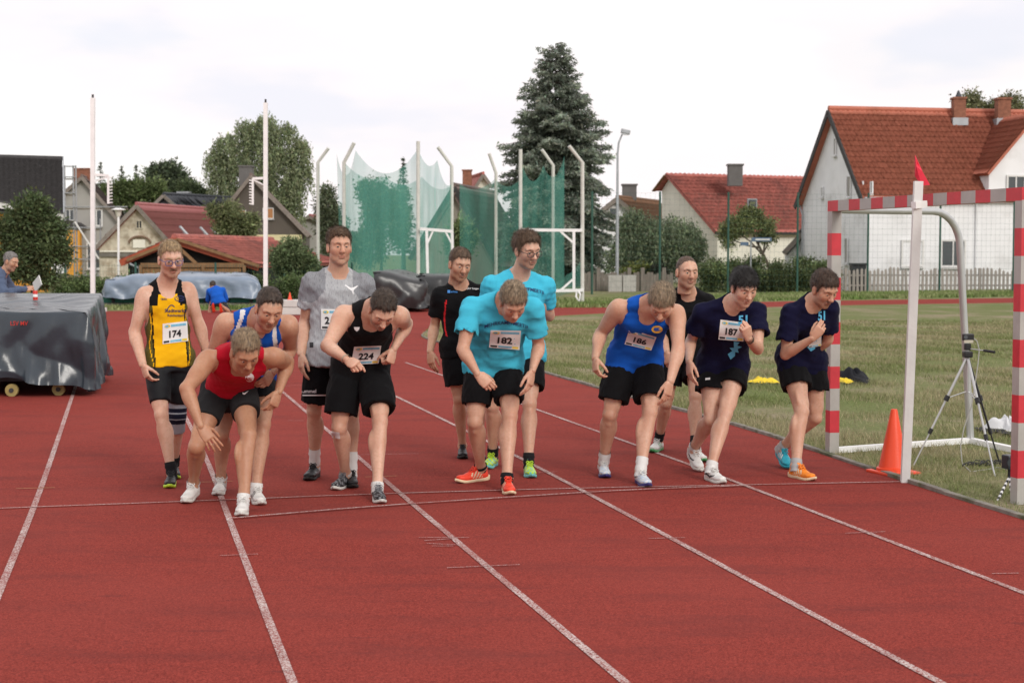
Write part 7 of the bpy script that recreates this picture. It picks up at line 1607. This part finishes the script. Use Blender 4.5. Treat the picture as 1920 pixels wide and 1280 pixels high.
r186 = person('r186', 'man in a blue singlet with bib 186 and a yellow round crest, head bowed', dict(
    H=1.83, build=1.10, arm=1.14, leg=1.06, skin=FAIR, haircol=H_ASH, hair=HS_THICK, stubble=.35, neck_flush=.6,
    footR=(1137, 898, 2, 0), footL=(1216, 915, 10, 0), hipR=(1160, 668), hipL=(1222, 668, .02), hipY=.14, kneeR=(1143, 780), kneeL=(1221, 767),
    shR=(1160, 576, -.38), shL=(1268, 586, -.38), elR=(1127, 625, 'f'), wrR=(1116, 671, 'n'), elL=(1272, 652, 'n'), wrL=(1257, 715, 'n'),
    handR=('half', (1119, 702), (-.8, -.4, 0)), handL=('relaxed', (1249, 752, 'n'), (.6, -.7, 0)), head=(1240, 568, -.52, -14, 52, 8), gaze=.4, hunch=.07,
    top=dict(kind='singlet', mats=[BLUE], hem=.10, off=.010, loose=.020, belly=.01, fold=.005, scoop=.07, armhole=.060),
    shorts=dict(mats=[BLACK], off=.016, flare=.036, len=.78), shoes=sh(S_PALE, S_NAVY, S_WHITE, S_WHITE, 'tech'), sock=(SOCKW, .10)))
rblk = person('rblk', 'balding man in a plain black t-shirt looking ahead behind the others', dict(
    H=1.80, build=1.10, skin=FAIR, haircol=(.10, .062, .042), hair=HS_BALD, stubble=.4, flush=1.1,
    footR=(1222, 850, -20, 0), footL=(1322, 868, 14, 0), hipR=(1262, 657), hipL=(1303, 657, .02), hipY=.06, kneeR=(1248, 762), kneeL=(1304, 740),
    shR=(1252, 560, -.22), shL=(1326, 564, -.18), elR=(1240, 615, 'f'), wrR=(1250, 660, 'n'), elL=(1338, 620, 'f'), wrL=(1330, 665, 'n'),
    handR=('relaxed', (1252, 690), (-.8, -.5, 0)), handL=('relaxed', (1330, 695), (.8, -.5, 0)), head=(1288, 511, -.34, 16, 6, 0), gaze=.0,
    top=dict(kind='tee', name='t_shirt', mats=[BLACK], hem=.09, off=.012, loose=.020, fold=.005, sleeve=.55, neck=.080),
    shorts=dict(mats=[BLACK], off=.014, flare=.030, len=.66), shoes=sh(S_WHITE, S_GREEN, S_WHITE, S_GREEN, 'stripes'), sock=(SOCKB, .10)))
r187 = person('r187', 'dark haired man in a navy t-shirt with bib 187 and white shoes, fist raised', dict(
    H=1.80, build=1.05, leg=1.06, skin=PALE, haircol=H_BLACK, hair=HS_MOP, stubble=.12,
    footR=(1314, 886, 12, 22), footL=(1358, 909, 18, 0), hipR=(1332, 680), hipL=(1380, 683, .02), hipY=.12, kneeR=(1334, 776), kneeL=(1362, 768),
    shR=(1318, 583, -.32), shL=(1420, 582, -.36), elR=(1295, 640, 'f'), wrR=(1292, 678, 'n'), elL=(1421, 654, 'n'), wrL=(1403, 634, 'n'),
    handR=('relaxed', (1294, 706), (-.8, -.4, 0)), handL=('fist', (1400, 608, 'n'), (.2, -.9, .2)), head=(1395, 540, -.50, 16, 26, -2), gaze=.3, hunch=.05, head_scale=1.02,
    top=dict(kind='tee', name='t_shirt', mats=[NAVY], hem=.10, off=.012, loose=.024, belly=.01, sag=.03, fold=.006, sleeve=.58, flare=.03),
    shorts=dict(mats=[BLACK], off=.012, flare=.030, len=.50), shoes=sh(S_WHITE, S_SOLEW, S_WHITE, S_BLACK, 'swoosh'), sock=(SOCKW, .05)))
rnavy = person('rnavy', 'man with a moustache in a navy t-shirt with one orange and one teal shoe', dict(
    H=1.79, build=.98, leg=1.03, skin=FAIR, haircol=(.060, .036, .024), hair=HS_THICK, stubble=.5, moustache=.45, beard=(.05, .03, .022), flush=1.2,
    footR=(1528, 903, 28, 0), footL=(1481, 881, 10, 18), hipR=(1482, 673), hipL=(1523, 676, .05), hipY=.05, kneeR=(1508, 766), kneeL=(1528, 775),
    shR=(1482, 585, -.36), shL=(1556, 577, -.30), elR=(1473, 664, 'n'), wrR=(1524, 634, 'n'), nohandL=True, elL=(1552, 636, .14), wrL=(1530, 660, .10),
    handR=('half', (1543, 603, 'n'), (-.3, -.8, -.3)), handL=('half', (1535, 690), (.6, .3, .3)), head=(1545, 543, -.46, 28, 30, -2), gaze=.3, hunch=.04,
    top=dict(kind='tee', name='t_shirt', mats=[NAVY], hem=.10, off=.012, loose=.022, fold=.006, sleeve=.66, flare=.026),
    shorts=dict(mats=[CHAR if False else BLACK], off=.012, flare=.028, len=.55), shoes=dict(R=sh(S_ORANGE, S_CREAM, S_ORANGE, S_CREAM), L=sh(S_TEAL, S_TEAL, S_TEAL, S_WHITE)), sock=(SOCKG, .05)))
# ------------------------------------------------------------------ two men in the background
JACK = cloth('slate_jacket', srgb(84, 96, 120)); TROUS = cloth('dark_trousers', (.03, .03, .035)); BLUET = cloth('blue_top', srgb(28, 92, 190))
person('official', 'grey haired man in a slate blue jacket leaning on the covered trolley', dict(
    vox=1.5, H=1.80, build=1.08, arm=1.0, skin=WARM, haircol=H_GREY, hair=HS_SHORT, stubble=.3, group='men beside the track',
    footR=(-40, 700, 75, 0), footL=(-22, 694, 70, 0), hipR=(-42, 588), hipL=(-44, 582, .2), hipY=.0, kneeR=(-34, 640), kneeL=(-20, 636),
    shR=(-2, 520, -.14), shL=(4, 517, .22), elR=(6, 550, 'n'), wrR=(46, 543, 'n'), elL=(22, 545, 'f'), wrL=(50, 540, 'f'),
    handR=('half', (64, 538), (0, -.8, .5)), handL=('half', (66, 537, 'f'), (0, .4, .8)), head=(20, 491, 0.0, 72, 18, 0), gaze=.4, hunch=.05,
    top=dict(kind='tee', name='jacket', mats=[JACK], hem=.10, off=.026, loose=.03, fold=.012, fscale=.14, sleeve=.9, flare=.01, long=True, neck=.075, scoop=.02),
    shorts=dict(mats=[TROUS], off=.014, flare=.01, len=.98), shoes=sh(S_BLACK, S_SOLEB, S_BLACK, S_BLACK, 'none')))
person('kneeler', 'man in a blue top kneeling with his back turned at the landing mat', dict(
    vox=1.8, H=1.76, build=1.05, skin=WARM, haircol=H_DARK, hair=HS_SHORT, group='men beside the track',
    footL=(401, 586, 180, 62), footR=(415, 587, 176, 62), hipL=(404, 566), hipR=(416, 566), hipY=.25, kneeL=(398, 574, 'f'), kneeR=(420, 574, 'f'),
    shL=(392, 545, .12), shR=(418, 543, .10), elL=(390, 562, 'f'), wrL=(397, 572, 'f'), elR=(424, 560, 'f'), wrR=(420, 570, 'f'),
    handL=('half', (399, 577, 'f'), (-.8, 0, .4)), handR=('half', (418, 576, 'f'), (.8, 0, .4)), head=(399, 536, .22, 190, 25, 0), hunch=.05,
    top=dict(kind='tee', name='t_shirt', mats=[BLUET], hem=.06, off=.014, loose=.02, fold=.006, sleeve=.8, long=True),
    shorts=dict(mats=[TROUS], off=.012, flare=.01, len=.98), shoes=sh(S_BLACK, S_CORAL, S_BLACK, S_CORAL, 'none')))
k = MB(); c = at(70, 532, 21.0); d = nrm(V(.62, -.65, .55)); k.box(c, (.20, .012, .14), np.stack([d, nrm(np.cross(V(0, 0, 1), d)), np.cross(d, nrm(np.cross(V(0, 0, 1), d)))]).T); o = k.build('clipboard', mat('paper_pad', (.66, .66, .64), .7, .05)); tag(o, 'white clipboard in the hands of the man at the trolley', 'clipboard')
k = MB(); c = at(66, 541, 20.6); c[2] = cz(c) + .01; k.lathe([(.03, 0), (.032, .04)], 12, c); k.mi = 1; k.lathe([(.0325, .04), (.031, .075)], 12, c); k.mi = 0; k.lathe([(.0315, .075), (.028, .11), (.024, .12)], 12, c); o = k.build('striped_cup', [mat('cup_red', (.6, .04, .03), .5), M_WPAINT], None, True); tag(o, 'small red and white cup on top of the covered trolley', 'cup')
# ------------------------------------------------------------------ bibs, prints and small wear on the runners
def dec(key, quad, off=.004, smooth=2, also=()):
    p = PEOPLE[key]; return Decal(bvh_of([p['shirt']] + [p[a] for a in also]), quad, 9, off, smooth), p['shirt']
def bibon(key, quad, num, nx=.5): p = PEOPLE[key]; return bib(p['root'], bvh_of([p['shirt'], p['shorts']]), quad, num, nx)
bibon('r174', [(305, 607), (351, 602), (353, 639), (305, 645)], '174'); bibon('r224', [(664, 650), (715, 648), (710, 681), (658, 684)], '224'); bibon('r182', [(920, 619), (977, 620), (974, 656), (917, 651)], '182')
bibon('r186', [(1180, 617), (1231, 632), (1221, 657), (1171, 645)], '186'); bibon('r187', [(1351, 599), (1396, 605), (1394, 640), (1347, 636)], '187', .5); bibon('rgrey', [(602, 579), (648, 580), (650, 618), (602, 617)], '2', .24)
M_PUR = mat('navy_print', srgb(30, 40, 90), .7, 0)
# yellow singlet prints
D, S_ = dec('r174', [(298, 545), (352, 545), (352, 601), (298, 601)])
D.text('lettering', 'Stadtwerke', .58, .66, .12, M_PUR, S_, 1, lift=.005); D.text('lettering', 'Reichenbach', .60, .82, .085, M_PUR, S_, 1, lift=.005)
D.stroke('print', [(.24 + .30 * t, .74 - .26 * math.sin(t * 2.2 + .1)) for t in np.linspace(0, 1, 10)], .03, M_PUR, S_)
D.text('lettering', 'TERRA', .20, .28, .07, M_PUR, S_, 1, lift=.005); D.stroke('print', [(.72 + .17 * math.cos(a), .26 + .085 * math.sin(a)) for a in np.linspace(.4, 6.0, 16)], .026, M_PUR, S_); D.text('lettering', 'TERRA', .74, .26, .055, M_PUR, S_, 1, lift=.005)
# grey shirt cat mark and hip label, shorts lettering
D, S_ = dec('rgrey', [(645, 533), (672, 533), (672, 552), (645, 552)]); D.poly('print', [(.02, .12), (.12, .02), (.28, .18), (.50, .36), (.68, .28), (.92, .12), (.98, .17), (.74, .48), (.66, .62), (.70, .98), (.60, .94), (.54, .66), (.32, .44), (.18, .24)], M_WHITEINK, S_)
D, S_ = dec('rgrey', [(579, 640), (592, 640), (592, 655), (579, 655)]); D.sheet('hem_label', M_INK, S_, .1, .1, .65, .75)
p = PEOPLE['rgrey']; D = Decal(bvh_of([p['shorts']]), [(566, 722), (594, 722), (594, 742), (566, 742)], 7, .003, 1); D.text('lettering', 'hummel', .42, .55, .34, M_WHITEINK, p['shorts'], 1.4)
D = Decal(bvh_of([p['shorts']]), [(564, 738), (616, 738), (616, 746), (564, 746)], 9, .003, 0); D.sheet('hem_stripe', M_WHITEINK, p['shorts'], .06, .2, .94, .5, 0, 12)
# 224: brand word; red: round crest
D, S_ = dec('r224', [(662, 612), (676, 612), (676, 622), (662, 622)]); D.poly('print', [(.1, .1), (.5, .5), (.9, .1), (.8, .6), (.5, .95), (.2, .6)], M_WHITEINK, S_)
D, S_ = dec('rred', [(458, 697), (478, 697), (478, 718), (458, 718)]); ring = [(.5 + .42 * math.cos(a), .5 + .40 * math.sin(a)) for a in np.linspace(0, 6.1, 16)] + [(.5 + .24 * math.cos(a), .5 + .22 * math.sin(a)) for a in np.linspace(6.1, 0, 16)]; D.poly('crest', ring, M_WHITEINK, S_)
p = PEOPLE['rred']; D = Decal(bvh_of([p['shorts']]), [(448, 728), (470, 728), (470, 742), (448, 742)], 5, .003, 1); D.poly('print', [(.3, .5), (.45, .62), (.85, .28), (.5, .82), (.32, .78)], M_WHITEINK, p['shorts'])
# cyan shirts: arched lettering
D, S_ = dec('r182', [(905, 588), (990, 588), (990, 628), (905, 628)]); D.text('lettering', '51. MEHRKAMPFMEETING', .5, .42, .17, M_PUR, S_, 2.1, arc=.35, lift=.007)
D, S_ = dec('rglass', [(940, 528), (1020, 528), (1020, 560), (940, 560)]); D.text('lettering', '51. MEHRKAMPFMEETING', .5, .42, .2, M_PUR, S_, 2.4, arc=.4, lift=.007)
# black shirt marks
D, S_ = dec('rbr', [(836, 536), (898, 536), (898, 560), (836, 560)]); D.text('lettering', '1. LAV Torgau', .78, .22, .18, M_WHITEINK, S_, 2.6, lift=.006); D.sheet('sponsor_mark', mat('mark_blue', srgb(60, 130, 200), .6), S_, .05, .32, .13, .55); D.text('lettering', 'erima', .25, .45, .16, mat('mark_blue', srgb(60, 130, 200)), S_, 2.6)
# blue 186 crest
D, S_ = dec('r186', [(1220, 609), (1244, 609), (1244, 626), (1220, 626)]); D.poly('crest', [(.5 + .44 * math.cos(a), .5 + .42 * math.sin(a)) for a in np.linspace(0, 6.1, 16)], mat('crest_gold', srgb(226, 176, 60), .6), S_); D.poly('crest_mark', [(.3, .3), (.75, .28), (.6, .5), (.85, .62), (.4, .7), (.2, .55)], mat('crest_blue', srgb(40, 80, 160), .6), S_, .003)
# navy shirts
for key, q, q2 in (('r187', [(1378, 590), (1408, 588), (1408, 608), (1378, 610)], [(1366, 640), (1394, 640), (1388, 674), (1362, 674)]), ('rnavy', [(1529, 582), (1552, 580), (1552, 602), (1529, 604)], [(1512, 634), (1542, 630), (1540, 660), (1512, 658)])):
    D, S_ = dec(key, q); D.text('print', '51', .5, .5, .8, LBLUE, S_, 1.5, .035, lift=.005)
    D, S_ = dec(key, q2); D.poly('print', [(.35, .0), (.75, .05), (.62, .22), (.95, .30), (.70, .42), (.80, .62), (.55, .58), (.58, .80), (.30, 1.0), (.36, .74), (.05, .70), (.34, .52), (.12, .36), (.42, .34)], LBLUE, S_)
bibon('rnavy', [(1519, 632), (1540, 628), (1540, 648), (1516, 652)], None)
# knee brace, tapes, watches
def band(key, a, b, f0, f1, r, m, name, fl=1.0, n=24, rings=8):
    p = PEOPLE[key]; J = p['J']; A, B_ = J[a], J[b]; d = nrm(B_ - A); x = nrm(np.cross(d, p['fw'])); y = np.cross(x, d); vs = []
    for i in range(rings + 1):
        f = f0 + (f1 - f0) * i / rings; c = A + (B_ - A) * f; rr = r if np.isscalar(r) else np.interp(i / rings, np.linspace(0, 1, len(r)), r)
        vs += [c + rr * (math.cos(t) * x + fl * math.sin(t) * y) for t in np.linspace(0, 2 * math.pi, n + 1)[:-1]]
    return link(name, mesh_from(name, vs, [(i * n + j, i * n + (j + 1) % n, (i + 1) * n + (j + 1) % n, (i + 1) * n + j) for i in range(rings) for j in range(n)], True), p['root'], m)
J = PEOPLE['r174']['J']; M_BRG = cloth('brace_grey', srgb(150, 156, 165), bscale=200); M_BRD = cloth('brace_navy', srgb(26, 28, 46), bscale=200)
p = PEOPLE['r174']; kn = J['kneeL']
br = mesh_sdf([limb(J['hipL'] + (kn - J['hipL']) * .72, kn, p['fw'], [0, 1], [.070, .064], k=.02, cut0=True), limb(kn, kn + (J['ankleL'] - kn) * .30, p['fw'], [0, 1], [.062, .064], k=.02, cut1=True), ball(kn + p['fw'] * .03, .045, k=.02)], .006)
bo = link('knee_brace', mesh_from('knee_brace', *br, True), p['root']); bo.data.materials.append(M_BRG); bo.data.materials.append(M_BRD); zc = br[0][br[1]].mean(1)[:, 2] - kn[2]; bo.data.polygons.foreach_set('material_index', ((np.abs(zc) < .06) & (np.abs(np.abs(zc) - .022) > .005)).astype(np.int32))
band('r174', 'elL', 'wrL', .86, .95, .036 * p['s'], M_INK, 'watch'); band('r187', 'elL', 'wrL', .88, .96, .036, mat('watch_dark', (.05, .045, .04), .35, metal=.3), 'watch'); band('r224', 'elR', 'wrR', .90, .94, .034, mat('beads', (.4, .33, .24), .5), 'bracelet')
p = PEOPLE['r224']; D = Decal(bvh_of([p['body']]), [(619, 806), (637, 809), (639, 824), (622, 822)], 7, .003, 1); D.sheet('tape', mat('white_tape', (.70, .68, .68), .6), p['body'], .05, .1, .95, .9)
p = PEOPLE['r187']; D = Decal(bvh_of([p['shorts']]), [(1318, 705), (1336, 703), (1336, 716), (1318, 718)], 5, .003, 1); D.sheet('print', M_WHITEINK, p['shorts'], .25, .3, .75, .6)
# trolley lettering
D = Decal(bvh_of([tc_]), [(14, 594), (58, 594), (58, 618), (14, 618)], 9, .012, 2); D.text('lettering', 'LSV MV', .5, .5, .34, mat('red_paint', (.45, .03, .02), .6, .2, 60), tc_, 2.0)
